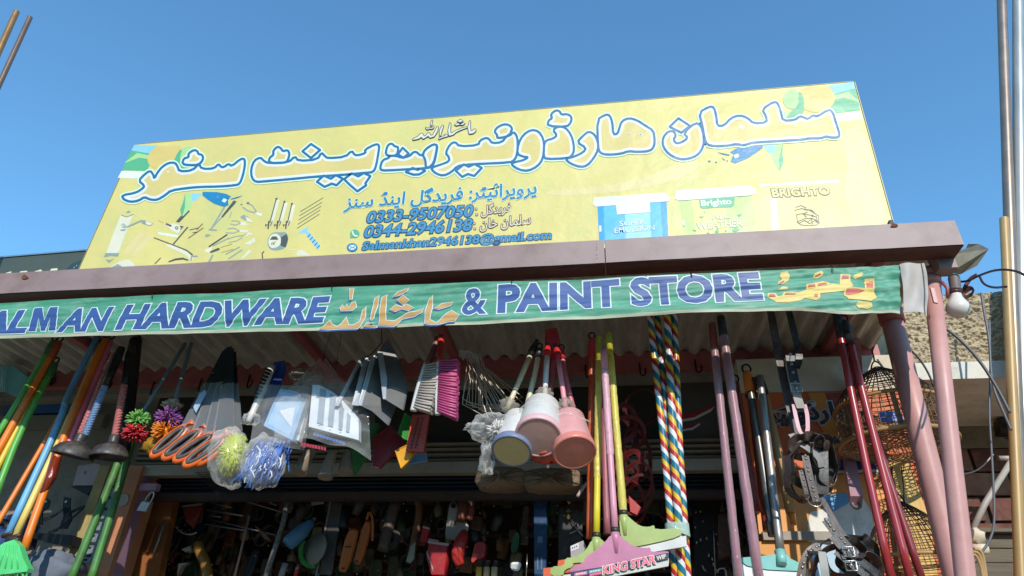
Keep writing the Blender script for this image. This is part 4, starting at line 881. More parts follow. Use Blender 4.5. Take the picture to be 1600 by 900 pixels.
# the green broom head
def bhead():
    t = thing('broom', 'bright green fan shaped plastic broom head with bristles at the lower left', 'broom', P(18, 850, 2.46))
    gb = plastic('green_broom', '#5fd27e', rough=.3, dust=.03); mb = MB()
    pl = [(6, 848), (22, 843), (30, 852), (36, 872), (44, 888), (42, 893), (-10, 899), (-30, 880), (-8, 858)]
    mb.prism(PT(pl, 2.43), Vector((0, .03, 0)), None)
    for k in range(4): mb.tube(PT([(10+5*k, 850+k, 2.428), (-2+10*k, 888, 2.428)]), .0025, 5)
    mb.build('head', gb, t)
    mb = MB()
    for k in range(46):
        u = -24+rnd.uniform(0, 66); y = 2.435+rnd.uniform(0, .02); mb.tube(PT([(u, 894+rnd.uniform(-2, 2), y), (u+(u-12)*.12, 940, y-.01+rnd.uniform(-.01, .01))]), .0016, 4)
    mb.build('bristles', gb, t, kind='stuff')
    mb = MB(); mb.tube(PT([(12, 838, 2.5), (30, 846, 2.47)]), .012, 8); mb.build('strap_ring', mat('dark_strap', '#3a2c26', .5), t)
    for k, (a, b) in enumerate((((4, 838), (22, 832)), ((16, 840), (34, 836)), ((32, 848), (44, 842)))):
        mb = MB(); mb.tube(PT([(a[0], a[1], 2.49), (b[0], b[1], 2.49)]), .009, 8); mb.build('strap_ring', mat('dark_strap', '#3a2c26', .5), t)
bhead()
# teal package and net at the very left
t = thing('teal_package', 'teal plastic package with pale strings hanging at the left edge', 'package', P(12, 570, 2.75))
mb = MB(); mb.prism(PT([(2, 572), (20, 571), (44, 590), (28, 620), (2, 609), (-14, 598)], 2.75), Vector((0, .06, 0)), plastic('teal_plastic', '#6fb9bd')); mb.build('package', None, t)
for k in range(4):
    mb = MB(); mb.tube(PT([(6+k*2, 570, 2.74), (4-k*2+k*k, 590, 2.735), (-2+k*3, 612, 2.74)]), .0018, 5); mb.build('string', plastic('pale_teal', '#a7dfe0'), t)
def net(name, label, pts, nu, nv, Y, m_, r=.0012, bulge=.03, cat='net bag'):
    """wire mesh between four photo corners"""
    A, B, C_, D = pts; mb = MB()
    def q(a, b):
        u = (A[0]*(1-a)+B[0]*a)*(1-b)+(D[0]*(1-a)+C_[0]*a)*b; v = (A[1]*(1-a)+B[1]*a)*(1-b)+(D[1]*(1-a)+C_[1]*a)*b
        return P(u, v, Y-bulge*math.sin(math.pi*a)*math.sin(math.pi*b))
    for i in range(nu+1): mb.tube([q(i/nu, k/6) for k in range(7)], r, 4, None, False)
    for i in range(nv+1): mb.tube([q(k/6, i/nv) for k in range(7)], r, 4, None, False)
    return solo(mb, name, m_, label, cat)
net('wire_basket', 'grey wire mesh basket under the teal package at the left edge', [(-6, 612), (34, 628), (26, 690), (-14, 672)], 12, 16, 2.8, mat('mesh_wire', '#5f6164', .4, .6), .0011)

# ---------------------------------------------------------------- plungers
def twist_rod(mb, a, b, r, turns, m_):
    L = line(a, b, 60); mb.tube(L, r, 4, m_, twist=turns*2*math.pi/60, smooth=False)
    mb.tube(L, r*.78, 8, m_)
def plunger(label, top, neck, cup, Y, hm, rc=31, cuplabel=None, turns=5):
    t = thing('plunger', label, 'plunger', P(cup[0], cup[1], Y), 'twisted handle plungers')
    a, n_ = P(*top, Y+.02), P(*neck, Y); mid_ = a.lerp(n_, .42); mb = MB(); r = S(5.6, n_)
    twist_rod(mb, mid_, n_, r, turns, None); mb.build('handle', hm, t)
    mb = MB(); mb.tube(line(a, mid_, 4), [r*1.1, r*1.35, r*1.25, r*1.15, r*1.05], 10, None); mb.build('grip', black_p, t)
    c = P(*cup, Y); s = S(1, c); ax = (n_-c).normalized()
    ax = (ax*.75+Vector((0, -.12, .85))).normalized()
    mb = MB(); prof = [(s*k, s*h) for k, h in ((rc*.93, 1), (rc, 0), (rc*1.02, 2), (rc*.97, 6), (rc*.9, 11), (rc*.74, 17), (rc*.5, 21), (rc*.3, 23), (rc*.27, 27), (rc*.27, 35), (rc*.2, 37))]
    mb.lathe(c, ax, prof, 28, None, False); prof = [(s*rc*.93, s*1), (s*rc*.9, s*8), (s*rc*.6, s*15), (s*rc*.1, s*17)]; mb.lathe(c, ax, prof, 28, None, False)
    mb.build('cup', rubber, t)
blt = plastic('blue_twist', '#7f9fc4', rough=.3); rdt = plastic('red_twist', '#c97a78', rough=.3)
plunger('black rubber plunger with twisted blue handle, left of the two', (190, 543), (126, 695), (112, 714), 2.37, blt, 31, turns=6)
plunger('black rubber plunger with twisted red handle, right of the two', (206, 541), (177, 694), (170, 716), 2.40, rdt, 28, turns=5)
t = thing('twisted_rod', 'loose twisted red rod just left of the blue plunger handle', 'rod', P(146, 628, 2.41)); mb = MB(); twist_rod(mb, P(178, 552, 2.43), P(116, 700, 2.40), S(4.6, P(146, 630, 2.4)), 7, None); mb.build('shaft', rdt, t)
# green and black poles running down past the plungers
gp = 'green plastic poles behind the plungers'
gpole = mat('green_pole', '#48803a', .5, var=.35, scale=8, dust=.3)
for lb, a, b, r in (('long green pole crossing the painted column, left of the two green poles', (210, 660), (108, 912), 5.6), ('green pole with black upper end, right of the two green poles', (212, 670), (140, 912), 5.4)):
    rod('green_pole', lb, 'pole', gp, [(a[0], a[1], 2.66), (b[0], b[1], 2.62)], r, gpole, None)
rod('black_pole', 'thick black pole hanging down from the roof right of the plungers', 'pole', None, [(212, 531, 2.6), (204, 600, 2.6), (192, 705, 2.6)], 9, mat('black_pole', '#1f1c22', .5, var=.2))

# ---------------------------------------------------------------- bristle ball brushes
def ball_brush(label, c, cols, hand, R=20):
    t = thing('ball_brush', label, 'brush', P(c[0], c[1], 2.42), 'round bristle brushes')
    mb = MB(); q = P(c[0], c[1], 2.42); s = S(1, q)
    mb = tb([(hand[0], hand[1], 2.46), (c[0]+6, c[1]-14, 2.42)], 3.1, 8); mb.build('handle', plastic('grey_blue_handle', '#6f8791'), t)
    for (dv, key, h) in cols:
        mb = MB(); cc_ = P(c[0]-dv*.25, c[1]+dv, 2.41); b = plastic(key, h, rough=.3)
        for k in range(170):
            d = Vector((rnd.gauss(0, 1), rnd.gauss(0, 1), rnd.gauss(0, .55))).normalized(); l = s*R*rnd.uniform(.85, 1.05); p0 = cc_+d*s*3; p1 = cc_+d*l+Vector((0, 0, -s*1.5))
            w = s*1.5; sd = d.cross(Vector((.3, .5, .8))).normalized()
            mb.tube([p0, p0.lerp(p1, .75), p1], [w*.5, w*.9, w*.5], 4, None)
        mb.build('bristles', b, t, kind='stuff')
        mb = MB(); mb.blob(cc_, s*R*.42, s*R*.42, s*R*.3, None, 8, 6, .05); mb.build('core', b, t)
ball_brush('round bristle brush, green above and red below', (214, 664), ((-8, 'bristle_green', '#6fae53'), (11, 'bristle_red', '#c32a33')), (290, 536), 19)
ball_brush('round bristle brush, purple above and orange below', (262, 661), ((-9, 'bristle_purple', '#8a4c92'), (13, 'bristle_orange', '#e0861f')), (299, 536), 22)
mb = MB(); mb.blob(P(268, 632, 2.42), .04, .03, .018, None, 16, 10, .5, 3, 3); solo(mb, 'torn_bag', film('torn_film', '#d9c3a0', .45, .3, 30), 'torn beige plastic bag tied round the purple and orange brush', 'bag')
mb = MB(); mb.blob(P(240, 696, 2.46), .05, .03, .03, None, 16, 10, .3, 3, 7); solo(mb, 'yellow_brush', plastic('ochre_bristle', '#a07a1d'), 'ochre bristle ball half hidden under the orange brush', 'brush')

# ---------------------------------------------------------------- hand saws in sleeves
sleeve = film('saw_sleeve', '#b5b5b4', .8, .15, 14); blade_m = mat('saw_blade', '#3a3d40', .4, .5, var=.2); oh = plastic('saw_orange', '#dd6426', rough=.3, dust=.02); og = plastic('saw_grey_grip', '#4d4642')
saws = [((352, 548), (300, 664), (266, 689), 2.40, 'first hand saw from the left in the orange handled bundle'), ((355, 545), (318, 668), (286, 694), 2.385, 'second hand saw from the left in the orange handled bundle'), ((358, 542), (337, 668), (305, 699), 2.37, 'third hand saw from the left, middle of the orange handled bundle'),
        ((361, 545), (350, 672), (320, 706), 2.355, 'fourth hand saw from the left, lowest hanging of the orange handled bundle'), ((364, 550), (362, 668), (336, 700), 2.37, 'rightmost hand saw of the orange handled bundle')]
for (tp, bt_, hc, Y, lb) in saws:
    t = thing('hand_saw', lb, 'saw', P(hc[0], hc[1], Y), 'orange handled hand saws hanging in a bundle')
    a, b = P(*tp, Y+.02), P(*bt_, Y); d = (b-a).normalized(); sd = d.cross(Vector((0, 1, 0))).normalized(); s = S(1, b)
    mb = MB(); mb.prism([a-sd*5*s, a+sd*5*s, b+sd*15*s, b-sd*15*s], Vector((0, .0016, 0))); mb.build('blade', blade_m, t)
    mb = MB()
    def sl(i, j, a=a, b=b, sd=sd, s=s): x = (i-.5)*2; j = .42+.58*j; return a.lerp(b+d*12*s, j)+sd*(x*(6+12*j)*s)+Vector((0, -.003-.003*noise.noise(Vector((i*3, j*7, Y*50)))-.006*(1-abs(x)), 0))
    mb.grid(sl, 8, 16, None); mb.build('sleeve', sleeve, t)
    h = P(*hc, Y-.01); jx = rnd.uniform(-4, 4); ax = (P(hc[0]-29+jx, hc[1]+24+jx, Y-.03)-P(hc[0], hc[1], Y-.01)); L = ax.length; ax.normalize(); sx = ax.cross(Vector((0, 1, 0))).normalized()
    ring = [h+ax*(math.cos(k*2*math.pi/24)*L*.98)+sx*(math.sin(k*2*math.pi/24)*9.5*s) for k in range(24)]
    mb = MB(); mb.tube(ring, 4.6*s, 8, None, closed=True); mb.tube([h-ax*L*.9, h-ax*L*.9+(b-h)*.3, b+d*4*s], [5*s, 7*s, 8*s], 8, None)
    mb.tube(line(h-ax*L*.55+sx*7*s, h+ax*L*.6+sx*7*s, 4), 4.2*s, 8, None); mb.build('handle', oh, t)
    ring = [h+ax*(math.cos(k*2*math.pi/24)*L*.80)+sx*(math.sin(k*2*math.pi/24)*6*s)+Vector((0, -.008, 0)) for k in range(24)]
    mb = MB(); mb.tube(ring, 3.6*s, 8, None, closed=True); mb.build('soft_grip', og, t)
mb = MB(); mb.prism(PT([(312, 615), (320, 609), (322, 614), (306, 645), (302, 636)], 2.38), Vector((0, .004, 0))); solo(mb, 'price_card', plastic('card_blue', '#9fb6d6'), 'small pale blue card stuck on the saw bundle', 'card')

# ---------------------------------------------------------------- toilet brush in a bag, blue mops, boxes
t = thing('bagged_brush', 'white slotted handle brush with lime bristles tied in a clear bag', 'brush', P(362, 700, 2.36))
mb = tb([(424, 572, 2.42), (412, 606, 2.40), (388, 660, 2.37)], [6.5, 6, 4.2], 10, k=1); mb.build('handle', white_p, t)
for k in range(9):
    q = P(422-k*2.6, 580+k*5.2, 2.402-.002*k); s = S(1, q); mb = MB(); mb.box(q+Vector((0, -5.2*s, 0)), (4.2*s, 0, -1.5*s), (0, 2*s, 0), (.5*s, 0, 1.2*s)); mb.build('slot', black_p, t)
mb = MB(); lime = plastic('lime_bristle', '#b3bd34', rough=.3); c0 = P(364, 708, 2.37); s = S(1, c0)
for k in range(520):
    d = Vector((rnd.gauss(0, 1), rnd.gauss(0, .8), rnd.gauss(0, 1.1))).normalized(); p1 = c0+Vector((d.x*25*s, d.y*20*s, d.z*36*s))*rnd.uniform(.85, 1); mb.tube([c0+d*8*s, p1+Vector((0, 0, -2*s))], [1.4*s, .9*s], 4)
mb.blob(c0, 20*s, 16*s, 29*s, None, 10, 8, .2)
mb.build('bristles', lime, t, kind='stuff')
def bag(name, label, c, rx, ry, rz, Y, m_=clear, seed=1., amp=.12, tail=None, nu=40, nv=28, fr=4.):
    mb = MB(); q = P(c[0], c[1], Y); s = S(1, q); a = Vector((-.36, 0, .93)) if c[0] < 500 else Vector((-.1, 0, 1)); a.normalize(); xx = a.cross(Vector((0, -1, 0))).normalized()
    mb.blob(q, rx*s*.84, ry*s*.9, rz*s*.86, None, nu, nv, amp*.8, 2.4, seed, (xx, Vector((0, 1, 0)), a))
    for tl in (tail or []): mb.blob(P(tl[0], tl[1], Y), tl[2]*s, tl[2]*s*.7, tl[3]*s, None, 16, 10, .45, 4, seed+3)
    return solo(mb, name, m_, label, 'bag')
bag('plastic_bag', 'clear plastic bag round the lime bristles, tied at its neck', (358, 714), 38, 30, 58, 2.37, clear, 2., .16, [(392, 655, 14, 10)])
t = thing('blue_mop', 'blue and white yarn mop head hanging in a clear bag', 'mop', P(415, 715, 2.37))
c0 = P(414, 722, 2.38); s = S(1, c0)
for nm, cols in (('yarn', ('mop_blue', '#4f7fc8')), ('white_yarn', ('mop_white', '#d8dee8')), ('dark_yarn', ('mop_navy', '#2b4a9a'))):
    mb = MB()
    for k in range({'yarn': 150, 'white_yarn': 60, 'dark_yarn': 110}[nm]):
        x = rnd.uniform(-26, 26); y = rnd.uniform(-14, 14); z0 = rnd.uniform(0, 36); L = rnd.uniform(18, 46); w = rnd.uniform(-5, 5)
        if nm == 'white_yarn': z0 -= rnd.uniform(0, 30); L *= .5
        p = [c0+Vector(((x+w*j+3*math.sin(j*2+k))*s+(-.3*(z0-L*j/3))*-s, y*s, (z0-L*j/3)*s)) for j in range(4)]
        mb.tube(p, 1.25*s, 5)
    mb.build(nm, plastic(*cols, rough=.6), t, kind='stuff')
bag('plastic_bag', 'clear plastic bag round the blue mop yarn', (412, 722), 40, 26, 52, 2.38, clear, 5., .14)
t = thing('blue_mop_sheet', 'royal blue plastic strip standing behind the white slotted handle', 'strip', P(425, 600, 2.45))
mb = MB(); mb.prism(PT([(428, 566), (444, 563), (446, 575), (424, 640), (409, 662), (408, 650)], 2.45), Vector((0, .012, 0))); mb.build('strip', plastic('royal_blue', '#2450a8'), t)
mb = MB(); mb.prism(PT([(434, 570), (438, 569), (420, 636), (416, 640)], 2.448), Vector((0, .0015, 0))); mb.build('ridge', plastic('royal_blue_dark', '#1c3c86'), t)
t = thing('light_blue_box', 'light blue plastic box wrapped in clear film', 'box', P(440, 650, 2.36))
lb_ = plastic('box_blue', '#8fb9e0', rough=.25); mb = MB(); mb.prism(PT([(438, 607), (465, 612), (478, 626), (457, 688), (412, 665), (422, 640)], 2.37), Vector((0, .05, .0)), lb_); mb.build('box', None, t)
mb = MB(); mb.prism(PT([(440, 612), (462, 617), (471, 628), (452, 680), (418, 662), (427, 640)], 2.369), Vector((0, .0008, 0)), plastic('box_lid_blue', '#a7caea', rough=.2)); mb.build('lid', None, t)
mb = MB(); mb.prism(PT([(436, 642), (461, 636), (455, 668)], 2.366), Vector((0, .002, 0)), plastic('silver_card', '#e8ecf2', rough=.15)); mb.build('card', None, t)
mb = MB(); mb.grid(lambda a, b: P(405+80*a-14*b+6*b*a, 600+100*b-10*(1-a)*b+4*a, 2.358-.012*math.sin(a*3.1)-.006*noise.noise(Vector((a*5, b*6, 2)))), 24, 28, None); mb.build('wrapping', clear, t)
# white slotted racks
gp = 'white plastic racks in one clear bag'
rk = plastic('rack_white', '#dfe5ec', rough=.3)
def rack(label, pts, Y, dy, slots, g=gp):
    t = thing('plastic_rack', label, 'rack', P(pts[0][0], pts[0][1], Y), g)
    mb = MB(); mb.prism(PT(pts, Y), Vector((0, dy, 0)), rk); mb.build('panel', None, t)
    for sl_ in slots:
        mb = MB(); mb.prism(PT(sl_, Y-.004), Vector((0, .0035, 0)), plastic('rack_shadow', '#9aa5b0')); mb.build('slot', None, t)
    for (u, v) in slots_screw: 
        mb = MB(); mb.lathe(P(u, v, Y-.001), (0, -1, 0), [(.004, 0), (.0025, .003)], 8); mb.build('stud', rk, t)
slots_screw = [(499, 664), (516, 671), (532, 675)]
sl5 = lambda p: crop(p, 400, 500, 4.5)
rack('white slotted plastic rack, front one of the bagged pair', sl5([(398, 455), (445, 458), (530, 500), (590, 545), (722, 690), (722, 845), (370, 748)]), 2.345, .03,
     [sl5(p) for p in ([(452, 478), (492, 490), (470, 738), (428, 722)], [(522, 512), (562, 540), (540, 752), (504, 742)], [(585, 590), (618, 620), (604, 775), (580, 768)], [(640, 650), (665, 672), (655, 790), (632, 783)])])
slots_screw = []
rack('white plastic rack behind the front one, only its edge showing', sl5([(330, 520), (366, 515), (350, 640), (300, 850), (255, 832)]), 2.40, .03, [sl5([(340, 540), (348, 540), (305, 800), (298, 800)])])
t = thing('rack_bag', 'clear bag with pointed top and red and blue print hanging around the white racks', 'bag', P(500, 565, 2.38))
mb = MB(); mb.grid(lambda a, b: P(503+(a-.5)*(20+ 118*min(1, b*1.9))+(-6+14*a)*b, 563+(128+26*a)*b-14*math.sin(a*3.1)*b+3*math.sin(a*14), 2.335-.02*math.sin(3.1*a)*b+.02*(1-b)-.01*noise.noise(Vector((a*6, b*7, 3)))), 34, 40, None); mb.build('film', clear, t)
mb = MB(); pr = plastic('print_red', '#b03044'); pb = plastic('print_blue', '#3a63b0')
for k in range(9): x = 470+k*4.5; mb.prism(PT([(x, 691+k*.9), (x+3.4, 691.7+k*.9), (x+3, 697+k*.9), (x-.4, 696+k*.9)], 2.338), Vector((0, .0006, 0)), pr)
for k in range(10): x = 490+k*5; mb.prism(PT([(x, 676+k*1.5), (x+4, 677+k*1.5), (x+3.4, 681+k*1.5), (x-.6, 680+k*1.5)], 2.338), Vector((0, .0006, 0)), pb)
mb.build('print', None, t, kind='stuff')
mb = MB(); mb.tube(PT([(516, 522, 2.45), (503, 566, 2.38)]), .0011, 5); mb.build('string', hk, t)
mb = MB(); mb.tube(PT([(533, 522, 2.45), (524, 580, 2.40)]), .0011, 5); mb.build('string', hk, t)
mb = MB(); mb.blob(P(488, 592, 2.4), .045, .02, .03, None, 24, 16, .35, 4, 9.); solo(mb, 'plastic_bag', clear2, 'crumpled brownish film bunched above the white racks', 'bag')
mb = MB(); mb.blob(P(465, 585, 2.44), .035, .02, .03, None, 24, 16, .35, 4, 19.); solo(mb, 'plastic_bag', clear2, 'crumpled brownish film above the light blue box', 'bag')

# ---------------------------------------------------------------- grey plastering boards
gp = 'grey plastering boards hanging together'
gb_ = mat('grey_board', '#6a6b6b', .45, .2, var=.15, scale=5, dust=.3); ge = mat('board_edge', '#b9bfc6', .4, .2, var=.1)  # board edges coloured lighter for the sun they catch
def board(label, pts, Y, tilt, edge):
    t = thing('plaster_board', label, 'board', P(562, 560, Y), gp); pts = sl5(pts); q = [P(u, v, Y+k) for (u, v), k in zip(pts, tilt)]
    mb = MB(); mb.prism(q, Vector((.004, .006, 0)), gb_); mb.build('plate', None, t)
    e = [P(u, v, Y+k-.001) for (u, v), k in edge_pts(edge)]; mb = MB(); mb.prism(e, Vector((.001, .006, 0)), ge); mb.build('folded_edge', None, t)
def edge_pts(e): return [((sl5([p[:2]])[0]), p[2]) for p in e]
board('grey plastering board, leftmost of the four', [(740, 262), (558, 600), (632, 622), (825, 738), (830, 330)], 2.33, (.06, 0, .02, .08, .12), [(742, 258, .06), (722, 280, .05), (552, 600, 0), (576, 606, 0), (745, 280, .06)])
board('grey plastering board, second from the left', [(785, 258), (680, 596), (735, 612), (905, 640), (860, 300)], 2.315, (.06, 0, .02, .08, .10), [(786, 256, .06), (752, 290, .05), (674, 596, 0), (716, 602, 0), (738, 500, .02), (790, 270, .06)])
board('largest grey plastering board, third from the left', [(832, 248), (726, 598), (815, 640), (925, 738), (975, 605), (905, 240)], 2.30, (.06, 0, .02, .06, .08, .09), [(834, 246, .06), (800, 280, .05), (718, 598, 0), (742, 602, 0), (838, 270, .06)])
board('grey plastering board on the right with its point hanging lowest', [(856, 222), (905, 556), (1030, 632), (1062, 470), (1010, 300), (930, 150)], 2.295, (.05, 0, .03, .06, .07, .06), [(854, 222, .05), (892, 554, 0), (912, 556, 0), (918, 410, .02), (888, 225, .05)])
t = thing('board_hanger', 'dark wire and red cord holding the grey plastering boards', 'hook', P(597, 520, 2.34))
mb = MB(); mb.tube(PT([(596, 515, 2.36), (597, 535, 2.36), (582, 552, 2.36), (572, 558, 2.36)]), .002, 6); mb.build('wire', hk, t)
mb = MB(); mb.tube(PT([(609, 530, 2.36), (600, 538, 2.36), (592, 552, 2.36)]), .003, 6); mb.build('cord', redpl, t)

# ---------------------------------------------------------------- dust pans and scrubbers hanging further in
def flat(name, label, cat, pts, Y, key, h, th=.012, g=None, rim=True, dy=0.):
    t = thing(name, label, cat, P(pts[0][0], pts[0][1], Y), g); m_ = plastic(key, h); mb = MB(); q = PT(pts, Y); mb.prism(q, Vector((.004, th, 0)), m_); mb.build('pan', None, t)
    if rim: mb = MB(); mb.tube(q, .0035, 6, m_, closed=True); mb.build('rim', None, t)
    return t
gp = 'coloured dust pans behind the white racks'
flat('dust_pan', 'dark green dust pan behind the white racks', 'dust pan', [(560, 662), (592, 662), (572, 712), (553, 742), (548, 700)], 2.6, 'deep_green', '#2f7a2b', g=gp)
flat('dust_pan', 'maroon dust pan under the grey boards', 'dust pan', [(583, 684), (610, 666), (634, 690), (622, 700), (592, 732), (584, 728)], 2.55, 'maroon', '#8c2b36', g=gp)
flat('dust_pan', 'yellow dust pan with a downward point', 'dust pan', [(618, 704), (640, 694), (652, 698), (636, 722), (627, 732)], 2.5, 'deep_yellow', '#e0a016', g=gp)
flat('dust_pan', 'pale blue dust pan beside the yellow one', 'dust pan', [(634, 726), (654, 704), (664, 706), (666, 720)], 2.55, 'pan_blue', '#6f9fc0', g=gp)
flat('dust_pan', 'bright green slotted pan with a pale edge, left of the orange scrubber', 'dust pan', [(633, 645), (642, 652), (640, 690), (632, 686), (622, 677)], 2.5, 'leaf_green', '#2f8f3a', g=gp)
t = thing('scrubber', 'orange red scrubbing brush with rows of dark tufts', 'brush', P(652, 650, 2.48)); mb = MB(); mb.prism(PT([(644, 648), (670, 648), (664, 690), (662, 706), (634, 704)], 2.48), Vector((0, .02, 0)), plastic('scrub_orange', '#c9431f')); mb.build('body', None, t)
for k in range(10):
    for j in range(2):
        mb = MB(); mb.lathe(P(657-k*1.2-j*7+3, 654+k*5, 2.48), (0, -1, -.2), [(.004, 0), (.003, .008)], 6); mb.build('tuft', mat('grey_tuft', '#57545a', .7), t)
gp = 'film wrapped brush ends hanging over the shutter'
for lb, pts, r in (('film wrapped brush end left under the white racks', [(492, 702, 2.6), (478, 715, 2.6), (467, 738, 2.58)], [5, 8, 10]), ('film wrapped brush end hanging lowest under the white racks', [(520, 706, 2.58), (512, 728, 2.57), (508, 746, 2.56)], [6, 7, 10]), ('film wrapped brush end between the racks and the maroon pan', [(545, 704, 2.62), (541, 725, 2.61), (540, 738, 2.6)], [5, 9, 10])):
    t = thing('wrapped_brush', lb, 'brush', P(*pts[0]), gp); mb = tb(pts, r, 10, k=1); mb.build('body', mat('dull_bristle', '#8d7a62', .7, var=.3, dust=.4), t); mb = tb([(a, b, c-.004) for a, b, c in pts], [x*1.2 for x in r], 12, k=1); mb.build('wrapping', clear2, t)

# ---------------------------------------------------------------- hand brushes
def hand_brush(label, a, b, w, Y, bm, tip, hcol, hkey, nb_=20, hpts=None):
    t = thing('hand_brush', label, 'brush', P(*a, Y), 'long hand brushes')
    A, B = P(*a, Y), P(*b, Y); s = S(1, A); mb = MB(); mb.tube(smooth_path([A, A.lerp(B, .5)+Vector((-.004, 0, 0)), B], 2), w*s, 10, None, flat=1.3); mb.build('back', white_p, t)
    mb = tb(hpts, [3, 5.5, 6.5, 4.5][:len(hpts)], 10, k=1) if False else tb(hpts, 5.4, 10, k=1); mb.build('handle', plastic(hkey, hcol), t)
    mb = MB(); tA, tB = P(*tip[0], Y-.005), P(*tip[1], Y-.005)
    for k in range(nb_):
        f = (k+.5)/nb_; p0 = A.lerp(B, .04+.92*f); p1 = tA.lerp(tB, f)
        for j in range(4):
            o_ = Vector((0, (j-1.5)*.008, 0)); oj = Vector((rnd.uniform(-1, 1)*s, rnd.uniform(-.004, .004), rnd.uniform(-1, 1)*s)); mb.tube([p0+o_, p0.lerp(p1, .5)+o_+oj*.4, p1+o_*1.4+oj], [1.5*s, 2.0*s, 2.2*s], 5)
    mb.build('bristles', bm, t, kind='stuff')
hand_brush('white backed hand brush with grey bristles', (667, 568), (646, 642), 4.2, 2.30, plastic('grey_bristle', '#b5aba2', rough=.6), ((693, 566), (674, 648)), '#8c5750', 'brown_handle', 18, [(684, 528, 2.33), (678, 548, 2.32), (667, 572, 2.30)])
hand_brush('white backed hand brush with thick pink bristles', (687, 560), (684, 648), 3.6, 2.285, plastic('pink_bristle', '#c24c80', rough=.45), ((717, 564), (714, 656)), '#c83530', 'red_handle', 22, [(689, 526, 2.32), (689, 545, 2.3), (687, 566, 2.285)])

# ---------------------------------------------------------------- wire coat hangers
hw = mat('hanger_wire', '#cfc4b4', .4, .3, var=.2)
for k in range(13):
    f = k/12; Y = 2.42+.012*k+rnd.uniform(-.01, .01); top = (724+26*f+rnd.uniform(-3, 3), 552+9*f+rnd.uniform(-3, 3)); e1 = (755+48*f+rnd.uniform(-6, 6), 640-26*f+rnd.uniform(-8, 8)); e2 = (724+40*f+rnd.uniform(-6, 6), 618+22*f+rnd.uniform(-6, 6))
    lbs = ['frontmost', 'second', 'third', 'fourth', 'fifth', 'sixth', 'seventh', 'eighth', 'ninth', 'tenth', 'eleventh', 'twelfth', 'last']
    mb = MB(); hkp = [(top[0]-4, top[1]+6, Y), (top[0]-6, top[1]-2, Y), (top[0], top[1]-5, Y), (top[0]+5, top[1], Y), (top[0]+8, top[1]+12, Y)]
    mb.tube(smooth_path(PT(hkp), 1), .002, 5); A_, B_, C_ = PT([(top[0]+8, top[1]+12, Y), (e1[0]+12, e1[1]+10, Y-.02), (e2[0]-2, e2[1]+8, Y+.02)]); mb.tube(line(A_, B_, 4)+line(B_, C_, 4)[1:]+line(C_, A_, 4)[1:-1], .002, 5, closed=True)
    solo(mb, 'wire_hanger', hw, 'wire coat hanger, %s one counted from the left of the tangled bunch' % lbs[k], 'hanger', 'wire coat hangers in a tangled bunch')

# ---------------------------------------------------------------- pots with brush handles
def pot(label, top, bot, Yt, Yb, rt, rb, m_, band, bottom, hand, hm, hgrip, group='toilet brush pots in film'):
    t = thing('brush_pot', label, 'brush pot', P(*top, Yt), group)
    a, b = P(*top, Yt), P(*bot, Yb); s = S(1, b); ax = (b-a); L = ax.length
    mb = MB(); mb.lathe(a, ax, [(rt*.25*s, -.012), (rt*.8*s, -.008), (rt*s, .004), (rt*s*.4+rb*s*.6, L*.62), (rb*s, L*.86)], 30, m_, False); mb.build('pot', None, t)
    mb = MB(); mb.lathe(a, ax, [(rb*s*1.03, L*.84), (rb*s*1.06, L*.97), (rb*s*1.02, L), (rb*s*.93, L), (rb*s*.92, L*.985)], 30, band, False); mb.build('band', None, t)
    mb = MB(); mb.lathe(a, ax, [(rb*s*.93, L*.992), (rb*s*.5, L*1.0), (.0005, L*1.004)], 30, bottom, False); mb.build('bottom', None, t)
    q = PT(hand); mb = MB(); s2 = S(1, q[0]); mb.tube(line(q[0], q[-1], 5), [4.2*s2, 4.4*s2, 4.2*s2, 4*s2, 4*s2, 4*s2], 10, hm); mb.build('handle', None, t)
    d = (q[-1]-q[0]); mb = MB(); mb.tube([q[0]-d*.3, q[0]-d*.1, q[0]+d*.02], [3.2*s2, 6.4*s2, 5.6*s2], 10, hgrip); mb.build('grip', None, t)
    mb = MB(); mb.blob(q[-1].lerp(q[0], .06), 14*s, 12*s, 13*s, None, 18, 12, .4, 4, rt); mb.build('film_neck', clear2, t)
    mb = MB(); mb.grid(lambda i, j: a+ax*(L*(-.16+1.0*j))+Vector((math.cos(i*6.2832), math.sin(i*6.2832), .1*math.sin(i*19)))*((rt*.5+(rb*1.08-rt*.5)*min(1, j*1.9))*s*(1+.10*noise.noise(Vector((math.cos(i*6.2832)*2.2, math.sin(i*6.2832)*2.2, j*5+rt))))), 48, 24, None, wrap=True); mb.build('wrapping', clear, t)
cw_ = plastic('pot_white', '#d9d7d2'); cpk = plastic('pot_pink', '#dca09e', rough=.32); cbl = plastic('pot_blue_band', '#75809c'); cpb = plastic('pot_rose_band', '#dfb3b4'); ivory = mat('ivory_disc', '#dcc890', .6, var=.12); rosy = mat('rosy_disc', '#cfa79c', .6, var=.15, scale=9, bump=.1); coral = plastic('coral_plastic', '#d98678', rough=.3)
hiv = plastic('ivory_handle', '#e0d3b4'); hwt = plastic('white_handle', '#e2e0de'); hpk = plastic('pink_handle', '#ef9aa6'); rg = plastic('red_grip', '#c4262a')
pot('white pot with blue band and ivory bottom, leftmost of the three', (812, 655), (799, 706), 2.36, 2.27, 25, 31, cw_, cbl, ivory, [(829, 555, 2.38), (792, 640, 2.34)], hiv, black_p)
pot('white pot with rose coloured band and bottom, middle of the three', (847, 637), (841, 684), 2.345, 2.235, 30, 36, cw_, cpb, rosy, [(855, 556, 2.35), (851, 622, 2.32)], hwt, rg)
pot('pink pot with coral bottom, rightmost of the three', (888, 655), (898, 708), 2.345, 2.26, 27, 33, cpk, coral, coral, [(872, 560, 2.36), (884, 640, 2.33)], hpk, rg)
gp = 'brush handles between the pots'
